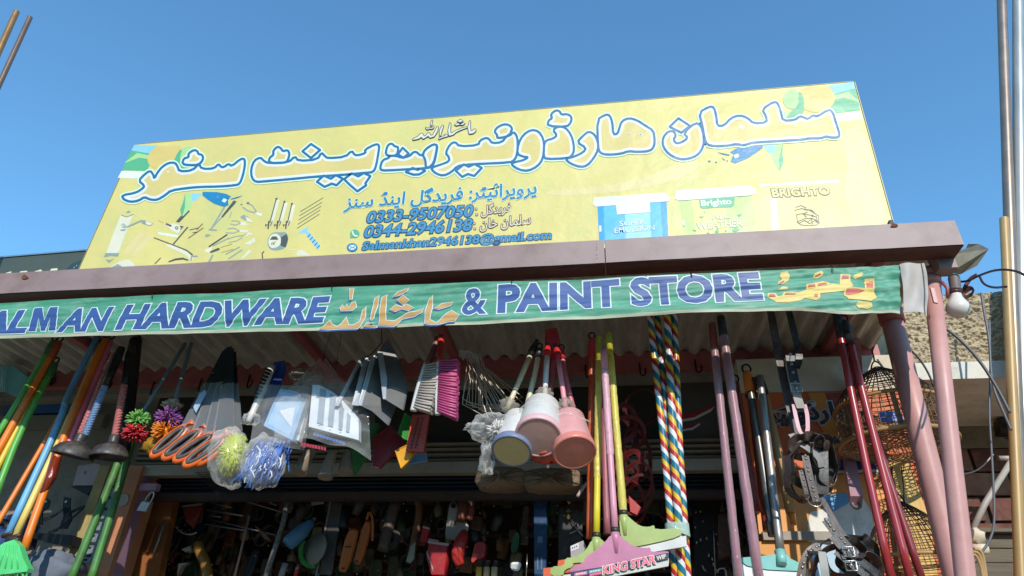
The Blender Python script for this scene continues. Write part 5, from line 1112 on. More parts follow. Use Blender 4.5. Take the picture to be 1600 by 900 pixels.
rod('brush', 'ivory brush handle between the left and the middle pot', 'handle', gp, [(843, 548, 2.38), (824, 632, 2.36)], 4.2, hiv, .14)
rod('brush', 'pink brush handle behind the white middle handle', 'handle', gp, [(856, 552, 2.42), (838, 640, 2.4)], 4.4, plastic('rose_handle', '#c96f7c'), .14, rg)
rod('brush', 'rose handle leaning right towards the pink pot', 'handle', gp, [(877, 550, 2.40), (896, 640, 2.38)], 4.2, plastic('rose_handle', '#c96f7c'), .14, rg)
rod('brush', 'dull rose handle directly behind the pink pot handle', 'handle', gp, [(866, 552, 2.43), (858, 640, 2.42)], 3.8, plastic('rose_handle', '#c96f7c'), .14, rg)
mb = MB(); mb.prism(PT([(852, 515), (870, 512), (881, 555), (880, 562), (850, 562)], 2.42), Vector((0, .02, 0))); solo(mb, 'red_sleeve', rg, 'flat red plastic sleeve over the tops of the brush handles', 'sleeve')
t = thing('bagged_pot_brush', 'white bristled toilet brush in a dusty clear bag left of the pots', 'brush', P(770, 665, 2.32))
mb = MB(); c0 = P(778, 672, 2.31); s = S(1, c0)
for k in range(160):
    d = Vector((rnd.gauss(0, 1), rnd.gauss(0, .8), rnd.gauss(0, .8))).normalized(); mb.tube([c0+d*5*s, c0+Vector((d.x*21, d.y*16, d.z*19))*s*rnd.uniform(.8, 1)], [1.5*s, 1.1*s], 4)
mb.build('bristles', plastic('white_bristle', '#d8d4cc', rough=.6), t, kind='stuff')
bag('plastic_bag', 'dusty clear bag with a pointed corner, left of the ivory bottomed pot', (768, 668), 40, 24, 28, 2.32, clear, 4., .18, [(742, 668, 16, 7), (762, 715, 12, 24)])
mb = MB(); mb.blob(P(862, 712, 2.34), .085, .05, .022, None, 36, 20, .25, 4, 6.); solo(mb, 'coral_bag', film('coral_film', '#f06a52', .18, .12, 30), 'coral red plastic bag bunched under the middle and pink pots', 'bag')
kraft = mat('kraft_film', '#7b6852', .6, var=.35, scale=9, bump=.8, bscale=26)
gp = 'brown paper bags lying over the shutter'
for lb, c, rx, sd in (('crumpled brown paper bag left under the pots', (782, 746), 40, 2.), ('crumpled brown paper bag right under the pots', (862, 748), 46, 8.)):
    q = P(c[0], c[1], 2.56); s = S(1, q); mb = MB()
    def kb_(a, b, q=q, s=s, rx=rx, sd=sd):
        th = a*2*math.pi; e_ = lambda x: math.copysign(abs(x)**.62, x); r = min(1, b/.65); nz = noise.noise(Vector((math.cos(th)*3, math.sin(th)*3, b*3+sd)))
        pl = math.sin(13*th+3*nz+sd)*(.35+.65*(1-r))
        y = -13*(1-r**3)-(7*(1-r/.12) if r < .12 else 0)+3.0*pl*min(1, r*5)+(0 if b < .65 else (b-.65)/.35*30)
        k = r*(1+.05*nz+.02*pl)
        return q+Vector((e_(math.cos(th))*rx*s*k, y*s, (e_(math.sin(th))*17*k-3*(1-r))*s))
    mb.grid(kb_, 96, 26, None, wrap=True); solo(mb, 'paper_bag', kraft, lb, 'bag', gp)

# ---------------------------------------------------------------- floor wipers
def wrapped(mb, a, b, r, n=14, seed=0., loosen=1.0):
    L = line(a, b, 60); ax = (b-a).normalized(); x = ax.cross(Vector((0, 1, 0))).normalized(); y = ax.cross(x); bs_ = len(mb.v)
    for i, p in enumerate(L):
        for k in range(n):
            an = 2*math.pi*k/n; rr = r*(1.05+.13*loosen*noise.noise(Vector((math.cos(an)*1.5, math.sin(an)*1.5, i*.45+seed)))); mb.v.append(p+(x*math.cos(an)+y*math.sin(an))*rr)
    for i in range(60):
        for k in range(n): l = (k+1) % n; mb.face((bs_+i*n+k, bs_+i*n+l, bs_+(i+1)*n+l, bs_+(i+1)*n+k), None, True)
lgn = plastic('lime_head', '#a3b56a', rough=.35); pkh = plastic('pink_head', '#c07a95', rough=.35); rubw = plastic('white_rubber', '#cfcfc8'); yst = plastic('yellow_shaft', '#e6d436', rough=.3); pst = plastic('pink_shaft', '#dc98a8', rough=.3); labm = plastic('label_navy', '#3d3a5e', rough=.3); labr = plastic('label_pink', '#e46a84', rough=.3)
wyf = film('yellow_wrap_film', '#ece07a', .45, .1, 55); wpf = film('pink_wrap_film', '#f2c2ce', .45, .1, 55)
def wiper(label, top, joint, Y, m_, head, hm, wrapm, hook_m, wend, rub, group='floor wipers hanging side by side', r=5.4):
    t = thing('floor_wiper', label, 'floor wiper', P(*joint, Y), group)
    a, b = P(*top, Y+.03), P(*joint, Y); s = S(1, b)
    mb = MB(); mb.tube(line(a, b, 8), r*s, 14, m_); mb.build('handle', None, t)
    mb = MB(); d = (b-a); mb.tube([a-d.normalized()*2*s, a+d*.02, a+d*.13], [r*.9*s, r*1.15*s, r*1.12*s], 12, hook_m); mb.build('hanger_cap', None, t)
    mb = MB(); wrapped(mb, a+d*.14, a+d*wend, r*1.12*s, 14, Y*30); mb.build('wrapping', wrapm, t)
    mb = MB(); mb.tube([b-d.normalized()*5*s, b+d.normalized()*2*s], r*1.25*s, 12, black_p); mb.build('collar', None, t)
    mb = MB(); mb.prism(PT(chk(head, 1), Y-.012), Vector((0, .026, 0)), hm); dd = d.normalized()
    mb.tube([b, b+dd*10*s, b+dd*34*s], [r*1.15*s, r*1.5*s, r*.9*s], 12, hm); mb.build('head', None, t)
    mb = MB(); mb.prism(PT(rub, Y-.006), Vector((0, .014, 0)), rubw); mb.build('rubber_strip', None, t)
    return t
w = lambda p: crop(p, 800, 700, 4.5)
wiper('floor wiper with yellow handle and lime head, left of the pink one', (936, 528), (932, 838), 2.37, yst, w([(562, 640), (632, 640), (640, 655), (720, 700), (700, 790), (600, 820), (430, 800), (430, 835), (368, 855), (360, 900), (270, 900), (272, 832), (368, 830), (372, 772), (440, 770), (520, 720)]), lgn, wyf, plastic('yellow_cap', '#b9b42e'), .74, w([(270, 902), (430, 885), (430, 915), (270, 930)]))
wiper('floor wiper with yellow handle and lime head, right of the pink one', (951, 522), (974, 803), 2.33, yst, w([(752, 480), (818, 480), (838, 500), (900, 550), (965, 555), (1000, 540), (1006, 575), (1180, 562), (1190, 575), (1188, 620), (1000, 668), (830, 700), (765, 640)]), lgn, wyf, plastic('yellow_cap', '#b9b42e'), .985, w([(830, 704), (1000, 672), (1225, 615), (1228, 690), (1000, 730), (900, 735)]))
t = wiper('floor wiper with pink handle and pink head carrying a dark label', (943, 545), (961, 830), 2.28, pst, w([(690, 612), (765, 612), (785, 640), (850, 690), (940, 705), (972, 696), (978, 735), (1100, 722), (1105, 745), (640, 880), (410, 900), (412, 832), (505, 808), (512, 768), (590, 720), (660, 655)]), pkh, wpf, pst, .62, w([(410, 905), (1102, 760), (1104, 800), (1100, 830), (412, 960)]))
FL = Flat(2.266, .0004)
mb = MB(); FL.fill(mb, w([(412, 872), (640, 835), (1102, 735), (1104, 775), (640, 890), (412, 915)]), labm, 0)
FL.text(mb, 'KING STAR', w([(640, 890)])[0], w([(1010, 808)])[0], 12.5, pale, 1, off=.07); FL.text(mb, 'KING STAR', w([(642, 889)])[0], w([(1008, 808)])[0], 12, labr, 2, off=.03)
FL.text(mb, 'WIP', w([(1018, 790)])[0], w([(1082, 775)])[0], 6.5, pale, 1, off=.03)
FL.fill(mb, w([(440, 880), (530, 864), (530, 888), (440, 902)]), sm('label_rose', '#c87a9a'), 1); FL.fill(mb, w([(540, 862), (630, 846), (630, 866), (540, 882)]), sm('label_teal', '#62a9b0'), 1); FL.fill(mb, w([(545, 884), (630, 868), (630, 886), (545, 902)]), labr, 1)
for x in range(4): FL.fill(mb, w([(450+18*x, 884-3*x), (462+18*x, 882-3*x), (462+18*x, 890-3*x), (450+18*x, 892-3*x)]), pale, 2); FL.fill(mb, w([(550+18*x, 866-3*x), (562+18*x, 864-3*x), (562+18*x, 872-3*x), (550+18*x, 874-3*x)]), pale, 2)
mb.build('label', None, t)
gp = 'orange wiper handles behind the yellow one'
opl = plastic('burnt_orange', '#d05a2c')
rod('wiper_pole', 'burnt orange wiper handle behind the left yellow handle', 'handle', gp, [(925, 532, 2.46), (921, 842, 2.44)], 4.6, opl, .1, rg)
rod('wiper_pole', 'dark rose film wrapped handle just left of the pink handle', 'handle', gp, [(944, 560, 2.45), (949, 835, 2.43)], 5.2, plastic('dull_rose', '#a8606a'))
t = thing('orange_wiper', 'orange wiper head and grey carton peeping out behind the lime head', 'floor wiper', P(900, 870, 2.46)); mb = MB(); mb.prism(PT(w([(220, 845), (320, 835), (325, 790), (460, 770), (500, 800), (400, 900), (220, 910)]), 2.44), Vector((0, .02, 0)), opl); mb.build('head', None, t)
mb = MB(); mb.prism(PT(w([(410, 690), (500, 650), (520, 690), (500, 740), (415, 775)]), 2.47), Vector((0, .03, 0)), plastic('grey_carton', '#a79f9a')); mb.build('carton', None, t)
FL2 = Flat(2.469); mb = MB(); FL2.fill(mb, w([(412, 690), (470, 665), (470, 705), (414, 728)]), white_p, 1)
for x in range(3): FL2.fill(mb, w([(422+14*x, 700-6*x), (430+14*x, 696-6*x), (430+14*x, 708-6*x), (422+14*x, 712-6*x)]), ink, 2)
mb.build('carton_print', None, t)
t = thing('wire_rack', 'bent grey wire end of a rack behind the wiper heads', 'rack', P(915, 770, 2.6)); mb = tb([(902, 776, 2.55), (909, 765, 2.55), (916, 755, 2.58)], 2.6, 8, k=1); mb.build('bar', mat('pale_bar', '#b7a6a0', .5), t)

# ---------------------------------------------------------------- striped poles
sc = [plastic('stripe_red', '#b92a2c', rough=.25, dust=.05), plastic('stripe_yellow', '#e2b92f', rough=.25, dust=.05), plastic('stripe_white', '#dedede', rough=.25, dust=.05), plastic('stripe_teal', '#1f6f86', rough=.25, dust=.05)]
stripes = [sc[3]]*4+[sc[1]]*3+[sc[0]]*3+[sc[2]]*3
def spole(label, pts, Y, ph, r=5.6):
    q = [P(u, v, Y) for u, v in pts]; L = []
    for a, b in zip(q[:-1], q[1:]): L += line(a, b, 60)[:-1]
    L.append(q[-1]); s = S(1, q[1]); mb = MB(); n = len(L)
    L2 = [p for p in L]; pitch = 42*s; tot = sum((L2[i+1]-L2[i]).length for i in range(n-1))
    st = stripes[ph:]+stripes[:ph]
    t = thing('striped_pole', label, 'pole', q[-1], 'striped poles taped together')
    mb.tube(L2, r*s, 13, None, smooth=True, twist=-2*math.pi*tot/pitch/(n-1), stripes=st); mb.build('tube', None, t)
    mb = MB(); mb.tube([q[0], q[0]+(q[0]-q[1]).normalized()*.02], r*s*.95, 12, black_p); mb.build('end_cap', None, t)
spole('striped pole in red, yellow, white and teal, leftmost of the four', [(1015, 488), (1038, 700), (1056, 910)], 2.40, 0)
spole('striped pole in red, yellow, white and teal, second from the left', [(1026, 486), (1046, 700), (1058, 905)], 2.42, 4)
spole('striped pole in red, yellow, white and teal, third from the left', [(1042, 486), (1053, 700), (1066, 910)], 2.39, 8, 6.2)
spole('striped pole in red, yellow, white and teal, rightmost of the four', [(1053, 486), (1062, 700), (1075, 910)], 2.41, 2)
t = thing('tape_band', 'pale green tape wound round the striped poles', 'tape', P(1058, 828, 2.38)); q = P(1058, 826, 2.40); s = S(1, q); mb = MB()
ring = lambda dz, tilt: [q+Vector((18.5*s*math.cos(k*math.pi/9), .030*math.sin(k*math.pi/9)-.004, dz*s+tilt*s*math.cos(k*math.pi/9))) for k in range(18)]
tpm = film('tape_film', '#b9d2c4', .3, .15, 30); mb.strap(ring(0, 0), (0, 0, 1), 14*s, .001, tpm, True); mb.build('band', None, t)
mb = MB(); mb.strap(ring(-5, -5), (0, 0, 1), 7*s, .0012, tpm, True); mb.build('band', None, t)

# ---------------------------------------------------------------- film wrapped pink pipes
def wpipe(label, pts, Y, r, cap_m, cap_l):
    a, b = P(*pts[0], Y+.01), P(*pts[1], Y-.01); s = S(1, b); t = thing('wrapped_pipe', label, 'pipe', b, 'film wrapped pink pipes')
    mb = MB(); mb.tube(line(a, b, 8), r*.9*s, 16, plastic('mauve_pipe', '#9c5863', rough=.3)); mb.build('pipe', None, t)
    mb = MB(); wrapped(mb, a+(b-a)*cap_l, b, r*.98*s, 18, Y*70+r, .9); mb.build('wrapping', wrapf, t)
    mb = MB(); mb.tube([a-(b-a)*.02, a-(b-a)*.012, a+(b-a)*cap_l], [r*.5*s, r*.95*s, r*1.02*s], 14, cap_m); mb.build('cap', None, t)
    mb = MB(); mb.tube([a+Vector((6*s*math.cos(k*.8), 0, 8*s+6*s*math.sin(k*.8))) for k in range(8)], .0012, 5, hk, closed=True); mb.build('loop', None, t)
wpipe('film wrapped pink pipe with red cap, left of the two', [(1113, 512), (1155, 912)], 2.39, 7.0, plastic('brick_cap', '#8d3226'), .10)
wpipe('film wrapped pink pipe with black cap, right of the two', [(1127, 500), (1187, 912)], 2.38, 8.2, black_p, .075)
gp = 'dark red handles behind the wrapped pipes'
rod('dark_pole', 'dark red handle behind the orange gripped shaft', 'handle', gp, [(1176, 630, 2.74), (1200, 830, 2.7)], 7, plastic('dark_red_shaft', '#8e2a20'))
rod('dark_pole', 'dark red handle right behind the right wrapped pipe', 'handle', gp, [(1150, 600, 2.7), (1185, 800, 2.66)], 5, plastic('dark_red_shaft', '#8e2a20'))
# ---------------------------------------------------------------- metal shafts and teal wiper, hammer handle
shaft = mat('bright_shaft', '#a09a92', .42, .6, var=.15, scale=12)
rod('metal_shaft', 'dull metal shaft with orange grip', 'handle', None, [(1168, 586, 2.58), (1207, 838, 2.54)], 6, mat('dull_shaft', '#6b6660', .35, .6, var=.2), .12, orapl)
t = thing('teal_wiper', 'teal floor wiper with bright metal handle and black grip', 'floor wiper', P(1221, 866, 2.5)); a, b = P(1187, 588, 2.56), P(1220, 868, 2.5); s = S(1, b)
mb = MB(); mb.tube(line(a, b, 10), 7*s, 16, shaft); mb.build('handle', None, t)
mb = MB(); mb.box(P(1187, 603, 2.57), (10*s, 0, 0), (0, 7*s, 0), (-2*s, 0, 15*s), black_p); mb.build('grip', None, t)
tl = plastic('teal_head', '#7fc0b8', rough=.3); mb = MB(); mb.prism(PT([(1210, 866), (1229, 866), (1234, 872), (1262, 886), (1262, 893), (1200, 890), (1168, 884), (1150, 872), (1196, 868)], 2.49), Vector((0, .03, 0)), tl); mb.tube([P(1219, 862, 2.5), P(1222, 882, 2.48)], [9*s, 7*s], 12, tl); mb.build('head', None, t)
mb = MB(); mb.prism(PT([(1150, 873), (1168, 885), (1200, 891), (1262, 894), (1262, 930), (1150, 925)], 2.495), Vector((0, .02, 0)), plastic('white_blade', '#e8e8e6')); mb.build('blade', None, t)
t = thing('wooden_mallet', 'worn wooden handle with orange tip right of the metal shaft', 'handle', P(1196, 612, 2.62)); mb = tb([(1194, 612, 2.62), (1214, 700, 2.6), (1235, 802, 2.58)], [5, 7.5, 7], 12, wood_m); mb.build('handle', None, t); mb = tb([(1236, 802, 2.58), (1240, 820, 2.575)], [5, 4.4], 10, orapl); mb.build('tip', None, t)
rod('copper_rod', 'slim copper coloured handle left of the wooden handle', 'handle', None, [(1196, 622, 2.64), (1222, 720, 2.62)], 4.4, mat('copper_handle', '#a8623a', .4, .3, var=.2))
# ---------------------------------------------------------------- leather belts and collars
lea = mat('black_leather', '#2b2826', .42, var=.3, scale=14, bump=.25, bscale=80, dust=.25); lea2 = mat('brown_leather', '#4a3a36', .5, var=.3, scale=14, bump=.25, bscale=80, dust=.3); grs = mat('grey_strap', '#8d8a84', .5, var=.2, scale=10, dust=.2); stud_m = mat('stud_metal', '#b9b2a6', .3, .85)
def belt(label, pts, Y, w, m_, group, closed=False, studs=0, dy=None, buckle=None, k=2, th=.004, side=None):
    q = [P(a[0], a[1], a[2] if len(a) > 2 else Y) for a in pts]; q = smooth_path(q, k, closed); s = S(1, q[0])
    t = thing('leather_belt', label, 'belt', q[0], group); mb = MB(); sd = []; th = min(th, .0022)
    n = len(q)
    for i in range(n):
        tg = (q[(i+1) % n]-q[i-1]) if closed else q[min(i+1, n-1)]-q[max(0, i-1)]; sd.append(tg.cross(Vector((.1, -1, .25))) if side is None else Vector(side))
    mb.strap(q, sd, w*s, th, m_, closed); mb.build('strap', None, t)
    if studs:
        mb = MB()
        for i in range(studs):
            j = int((i+.5)/studs*(n-1)); tg = (q[min(j+1, n-1)]-q[j]).normalized(); nn = tg.cross(sd[j]).normalized()
            if nn.y > 0: nn = -nn
            mb.lathe(q[j]+nn*th*.5, nn, [(w*s*.22, 0), (w*s*.18, w*s*.12), (.0004, w*s*.18)], 8)
        mb.build('studs', stud_m, t, kind='stuff')
    if buckle:
        c = P(buckle[0], buckle[1], Y-.01); mb = MB(); mb.tube([c+Vector(x)*s for x in ((-8, 0, -7), (8, 0, -7), (8, 0, 7), (-8, 0, 7))], 1.3*s, 6, None, closed=True); mb.tube([c+Vector((0, -.003, -7*s)), c+Vector((0, -.003, 7*s))], 1*s, 5); mb.build('buckle', steel, t)
    return t
gp = 'leather belts and collars on the upper bunch'
belt('long dark brown strap hanging from the roof left of the grey buckled strap', [(1203, 480, 2.44), (1215, 545, 2.44), (1226, 600, 2.43), (1240, 660, 2.42), (1252, 690, 2.41)], 2.43, 12, lea2, gp)
belt('narrow black strap with a wire ring, right of the brown hanging strap', [(1232, 484, 2.42), (1246, 540, 2.42), (1250, 560, 2.41), (1244, 575, 2.41)], 2.42, 10, lea, gp)
belt('dark blue studded strap between the two hanging straps', [(1234, 552, 2.42), (1238, 580, 2.41), (1243, 602, 2.40)], 2.42, 14, plastic('navy_strap', '#3b4452'), gp, studs=4)
belt('grey strap with grey buckle over the belt bunch', [(1242, 598, 2.40), (1246, 622, 2.39), (1252, 638, 2.38)], 2.40, 13, grs, gp, buckle=(1244, 606))
belt('pink backed dog collar loop hanging over the coiled belts', [(1240, 632, 2.39), (1243, 650, 2.38), (1250, 678, 2.37), (1262, 682, 2.37), (1262, 650, 2.39), (1257, 632, 2.4)], 2.38, 6, plastic('pink_strap', '#c99aa6'), gp)
def ell(cx, cy, rx, ry, Y, rot=0, n=16, a0=0, a1=2*math.pi, dy=.02):
    return [(cx+rx*math.cos(a)*math.cos(rot)-ry*math.sin(a)*math.sin(rot), cy+rx*math.cos(a)*math.sin(rot)+ry*math.sin(a)*math.cos(rot), Y+dy*math.sin(a*1.0+.5)) for a in [a0+(a1-a0)*i/n for i in range(n)]]
def wob(p): return [(u+rnd.uniform(-4, 4), v+rnd.uniform(-4, 4), y+rnd.uniform(-.006, .006)) for u, v, y in p]
lbs = ['widest black belt coil of the upper bunch', 'inner black belt coil with pale stitched edge', 'narrow dark belt loop on the left side of the upper coil', 'black belt loop sticking out on the right side of the upper coil', 'small dark belt loop at the top of the upper coil']
for i, (cx, cy, rx, ry, rot, w_, mm) in enumerate(((1268, 738, 38, 46, .3, 13, lea), (1266, 726, 32, 40, -.2, 11, lea), (1250, 735, 22, 44, .15, 9, lea2), (1288, 722, 18, 42, -.1, 11, lea), (1264, 698, 27, 19, .1, 12, lea2))):
    belt(lbs[i], wob(ell(cx, cy, rx, ry, 2.40-.014*i, rot, dy=.035)), 2.4, w_+2, mm, gp, True, side=[(.0, -1, .2), (.9, -.5, .6), (.7, -.8, .0), (.2, -1, .6), (-.8, -.7, .3)][i], k=2)
belt('grey collar with white stitching lying across the upper coil', [(1236, 678, 2.35), (1245, 690, 2.34), (1262, 700, 2.34), (1280, 715, 2.35), (1284, 730, 2.36)], 2.35, 10, grs, gp)
belt('brown collar with a row of metal studs in the middle of the upper coil', [(1258, 712, 2.335), (1264, 740, 2.33), (1270, 765, 2.33), (1276, 784, 2.33)], 2.335, 11, lea2, gp, studs=9)
belt('shorter brown studded collar left of the long studded one', [(1252, 735, 2.34), (1256, 752, 2.335), (1262, 772, 2.335)], 2.34, 9, lea2, gp, studs=5)
belt('wide flat black strap hanging straight down in the middle of the upper coil', [(1283, 700, 2.37), (1284, 740, 2.365), (1284, 772, 2.37)], 2.36, 20, lea, gp)
t = thing('metal_ring', 'thin metal ring at the bottom of the upper belt coil', 'ring', P(1273, 787, 2.33)); mb = MB(); q = P(1273, 783, 2.33); s = S(1, q); mb.tube([q+Vector((10*s*math.cos(k*.5236), .012*math.sin(k*.5236), 10*s*math.sin(k*.5236))) for k in range(12)], 1*s, 6, None, closed=True); mb.build('ring', steel, t)
gp = 'leather belts and collars in the lower bunch'
belt('plain dark leash running from the upper coil down to the lower bunch', [(1283, 778, 2.36), (1296, 800, 2.36), (1310, 826, 2.35), (1330, 848, 2.35)], 2.36, 9, lea2, gp)
belt('black collar with two rows of studs crossing the lower bunch', [(1290, 812, 2.33), (1310, 838, 2.325), (1335, 866, 2.32)], 2.33, 14, lea, gp, studs=10)
belt('grey brown studded collar arching on the left of the lower bunch', [(1250, 905, 2.33), (1256, 875, 2.32), (1268, 858, 2.32), (1280, 853, 2.33)], 2.33, 12, mat('taupe_leather', '#7d6d62', .5, var=.25, bump=.2), gp, studs=9)
lbs = ['largest black belt coil of the lower bunch', 'black harness strap loop right of the lower coil', 'brown belt coil low in the lower bunch', 'black belt loop at the left of the lower bunch', 'dark loop at the far right of the lower bunch']
for i, (cx, cy, rx, ry, rot, w_, mm) in enumerate(((1318, 872, 42, 30, .5, 14, lea), (1340, 870, 30, 28, .7, 12, lea), (1300, 890, 30, 34, .2, 12, lea2), (1276, 888, 20, 30, -.1, 11, lea), (1352, 890, 24, 26, .4, 12, lea2))):
    belt(lbs[i], wob(ell(cx, cy, rx, ry, 2.39-.014*i, rot, dy=.035)), 2.4, w_+2, mm, gp, True, side=[(.3, -1, .2), (.9, -.4, .5), (-.6, -.9, .3), (.2, -1, -.5), (.9, -.7, .0)][i], k=2)
belt('black buckled strap across the middle of the lower bunch', [(1300, 838, 2.31), (1322, 862, 2.30), (1350, 880, 2.30), (1372, 898, 2.31)], 2.30, 13, lea, gp, buckle=(1326, 862))
belt('second buckled strap just below the first in the lower bunch', [(1306, 862, 2.31), (1330, 882, 2.30), (1356, 902, 2.30)], 2.30, 11, lea, gp, buckle=(1330, 884))
belt('grey web strap piece in the centre of the lower bunch', [(1284, 862, 2.31), (1288, 885, 2.30), (1290, 905, 2.30)], 2.30, 12, grs, gp)

# ---------------------------------------------------------------- red handles
gp = 'long red handles hanging right of the belts'
rh = mat('red_handle_paint', '#a33234', .3, var=.12, scale=7, coat=.3); rh2 = mat('dark_red_handle', '#862c32', .35, var=.15, scale=7, coat=.2)
rod('red_pole', 'long red handle, left one at the bottom of the three by the bird cages', 'handle', gp, [(1308, 492, 2.37), (1343, 668, 2.35), (1395, 912, 2.32)], 5.4, rh, .11, black_p)
rod('red_pole', 'long bright red handle, middle one at the bottom of the three by the bird cages', 'handle', gp, [(1321, 506, 2.36), (1369, 704, 2.34), (1424, 912, 2.31)], 5.2, rh, .10, black_p)
rod('red_pole', 'long dark red handle, right one at the bottom of the three by the bird cages', 'handle', gp, [(1330, 560, 2.39), (1378, 712, 2.37), (1443, 912, 2.35)], 5, rh2)

# ---------------------------------------------------------------- bird cages
cane = mat('cane', '#8c6a45', .55, var=.3, scale=9, dust=.1); cane_d = mat('dark_cane', '#4b3528', .6, var=.3, scale=9); rim_m = mat('pale_cane', '#b08a58', .5, var=.2, scale=7)
def ring_pts(c, r, z, n=40): return [Vector((c.x+r*math.cos(k*2*math.pi/n), c.y+r*math.sin(k*2*math.pi/n), z)) for k in range(n)]
def prof_r(pr, z):
    for (r0, z0), (r1, z1) in zip(pr[:-1], pr[1:]):
        if (z0-z)*(z1-z) <= 0: return r0+(r1-r0)*(z-z0)/((z1-z0) or 1)
    return pr[-1][0]
def cage(label, u, Y, pv, nw, rings_dark, rings_body, wire, hook_v, rims, base_from, door=True):
    """pv: (photo row, radius in photo pixels) from the top down"""
    c = P(u, pv[len(pv)//2][0], Y); s = S(1, c); t = thing('bird_cage', label, 'bird cage', P(u, pv[0][0], Y), 'woven bird cages')
    pr = [(r*s, P(u, v, Y).z) for v, r in pv]; top = pr[0][1]
    zsplit = P(u, rings_dark[1], Y).z; zbase = P(u, base_from, Y).z
    mb = MB()
    for k in range(nw):
        a = 2*math.pi*k/nw; L = [Vector((c.x+r*math.cos(a), c.y+r*math.sin(a), z)) for r, z in pr if z >= zsplit-.002]; L = smooth_path(L, 1); mb.tube(L, wire*1.5*s, 4, None, False)
    for k in range(rings_dark[0]):
        z = top-.006-(top-zsplit)*k/rings_dark[0]; mb.tube(ring_pts(c, prof_r(pr, z)*1.01, z, 30), wire*1.2*s, 4, None, closed=True)
    mb.build('dome', cane_d, t)
    mb = MB()
    for k in range(nw*2):
        a = math.pi*k/nw; L = [Vector((c.x+r*math.cos(a), c.y+r*math.sin(a), z)) for r, z in pr if zsplit+.02 >= z >= zbase-.004]; mb.tube(L, wire*s, 4, None, False)
    for k in range(rings_body+1):
        z = zsplit-(zsplit-zbase)*k/rings_body; mb.tube(ring_pts(c, prof_r(pr, z)*1.01, z, 36), wire*s, 4, None, closed=True)
    mb.build('side_wires', cane, t)
    mb = MB(); low = [(r, z) for r, z in pr if z <= zbase+.002]; zb_ = low[-1][1]; N = 30
    for sgn in (-1, 1):
        for k in range(N):
            L = []
            for j in range(11):
                f = j/10; z = zbase+(zb_-zbase)*f; a = 2*math.pi*k/N+sgn*f*.9; r = prof_r(pr, z); L.append(Vector((c.x+r*math.cos(a), c.y+r*math.sin(a), z)))
            rl = prof_r(pr, zb_); a1 = 2*math.pi*k/N+sgn*.9
            for f in (.75, .5, .28): L.append(Vector((c.x+rl*f*math.cos(a1+sgn*(1-f)), c.y+rl*f*math.sin(a1+sgn*(1-f)), zb_-.002)))
            mb.tube(L, wire*1.35*s, 4, None, False)
    for k in range(4): z = zbase+(zb_-zbase)*k/4; mb.tube(ring_pts(c, prof_r(pr, z)*1.0, z, 36), wire*s, 4, None, closed=True)
    mb.build('woven_base', cane, t)
    for v, th in rims: mb = MB(); z = P(u, v, Y).z; mb.tube(ring_pts(c, prof_r(pr, z)*1.02, z, 44), th*s, 8, None, closed=True); mb.build('rim', rim_m, t)
    mb = MB(); h = Vector((c.x, c.y, top)); hz = P(u, hook_v, Y).z; mb.tube(smooth_path([h+Vector((-9*s, 0, -.005)), h+Vector((-5*s, 0, .02)), h+Vector((0, 0, .03)), Vector((c.x, c.y, hz)), Vector((c.x+4*s, c.y, hz+.01))], 1), 1.3*s, 6); mb.tube(smooth_path([h+Vector((9*s, 0, -.005)), h+Vector((6*s, 0, .02)), h+Vector((0, 0, .03))], 1), 1.3*s, 6); mb.build('hook', hk, t)
    return t, c, s
t, c, s = cage('large round woven bird cage hanging upper right beside the thick pink post', 1388, 2.66, [(574, 4), (584, 22), (596, 42), (610, 59), (626, 71), (640, 77), (695, 79), (698, 77), (701, 72), (704, 66)], 28, (10, 628), 8, .62, 545, [(640, 2.6), (694, 3.4)], 694)
for k in range(6):
    a = -math.pi/2+(-.9+.36*k)*1.35; mb = MB(); r = 77*s; mb.strap([Vector((c.x+r*math.cos(a), c.y+r*math.sin(a), P(1388, v, 2.66).z)) for v in (642, 665, 692)], (math.cos(a+math.pi/2), math.sin(a+math.pi/2), 0), 7*s, .004); mb.build('stave', cane, t)
mb = MB(); q = P(1392, 652, 2.69); mb.box(q, (17*s, 0, 0), (0, .006, 0), (0, 0, 9*s)); solo(mb, 'blue_packet', plastic('blue_packet', '#2e5fc0', rough=.3), 'blue packet lying inside the large bird cage', 'packet')
cage('tall conical woven bird cage at the lower right in front of the plank', 1421, 2.63, [(784, 3), (794, 18), (808, 34), (826, 48), (846, 58), (880, 66), (930, 72), (970, 70), (985, 50)], 26, (6, 815), 13, .7, 735, [(876, 3.0)], 925)
t = thing('cane_loops', 'bent pale cane loops at the bottom right beside the outer pink post', 'cane', P(1525, 880, 2.4)); 
for k in range(3): mb = tb([(1518+k*2, 866-k*4, 2.42), (1526+k*4, 868-k*4, 2.42), (1533+k*3, 885, 2.42), (1538+k*2, 915, 2.42)], 2.6, 8, k=2); mb.build('loop', rim_m, t)

# plank and bracket on the painted wall
t = thing('pine_plank', 'pale pine plank with nail holes standing against the painted wall', 'plank', P(1410, 900, 2.81)); pm = mat('pine', '#dfb464', .6, var=.22, scale=4, stretch=(14, 1, .5), bump=.1)
mb = MB(); mb.prism(PT([(1386, 722), (1420, 720), (1452, 812), (1470, 930), (1418, 930), (1400, 812)], 2.81), Vector((0, .03, 0))); mb.build('board', pm, t)
mb = MB(); mb.prism(PT([(1421, 722), (1434, 723), (1440, 754), (1428, 752)], 2.81), Vector((0, .03, 0))); mb.build('end_piece', org, t)
for u, v in ((1394, 732), (1411, 735), (1405, 760), (1412, 775)): mb = MB(); mb.lathe(P(u, v, 2.8095), (0, -1, 0), [(.0035, 0), (.002, .0015)], 8); mb.build('nail', blackm, t)
mb = tb([(1408, 728, 2.76), (1412, 760, 2.75), (1413, 788, 2.6)], .9, 5); solo(mb, 'twisted_wire', hk, 'thin twisted wire holding the conical bird cage on the plank', 'wire')
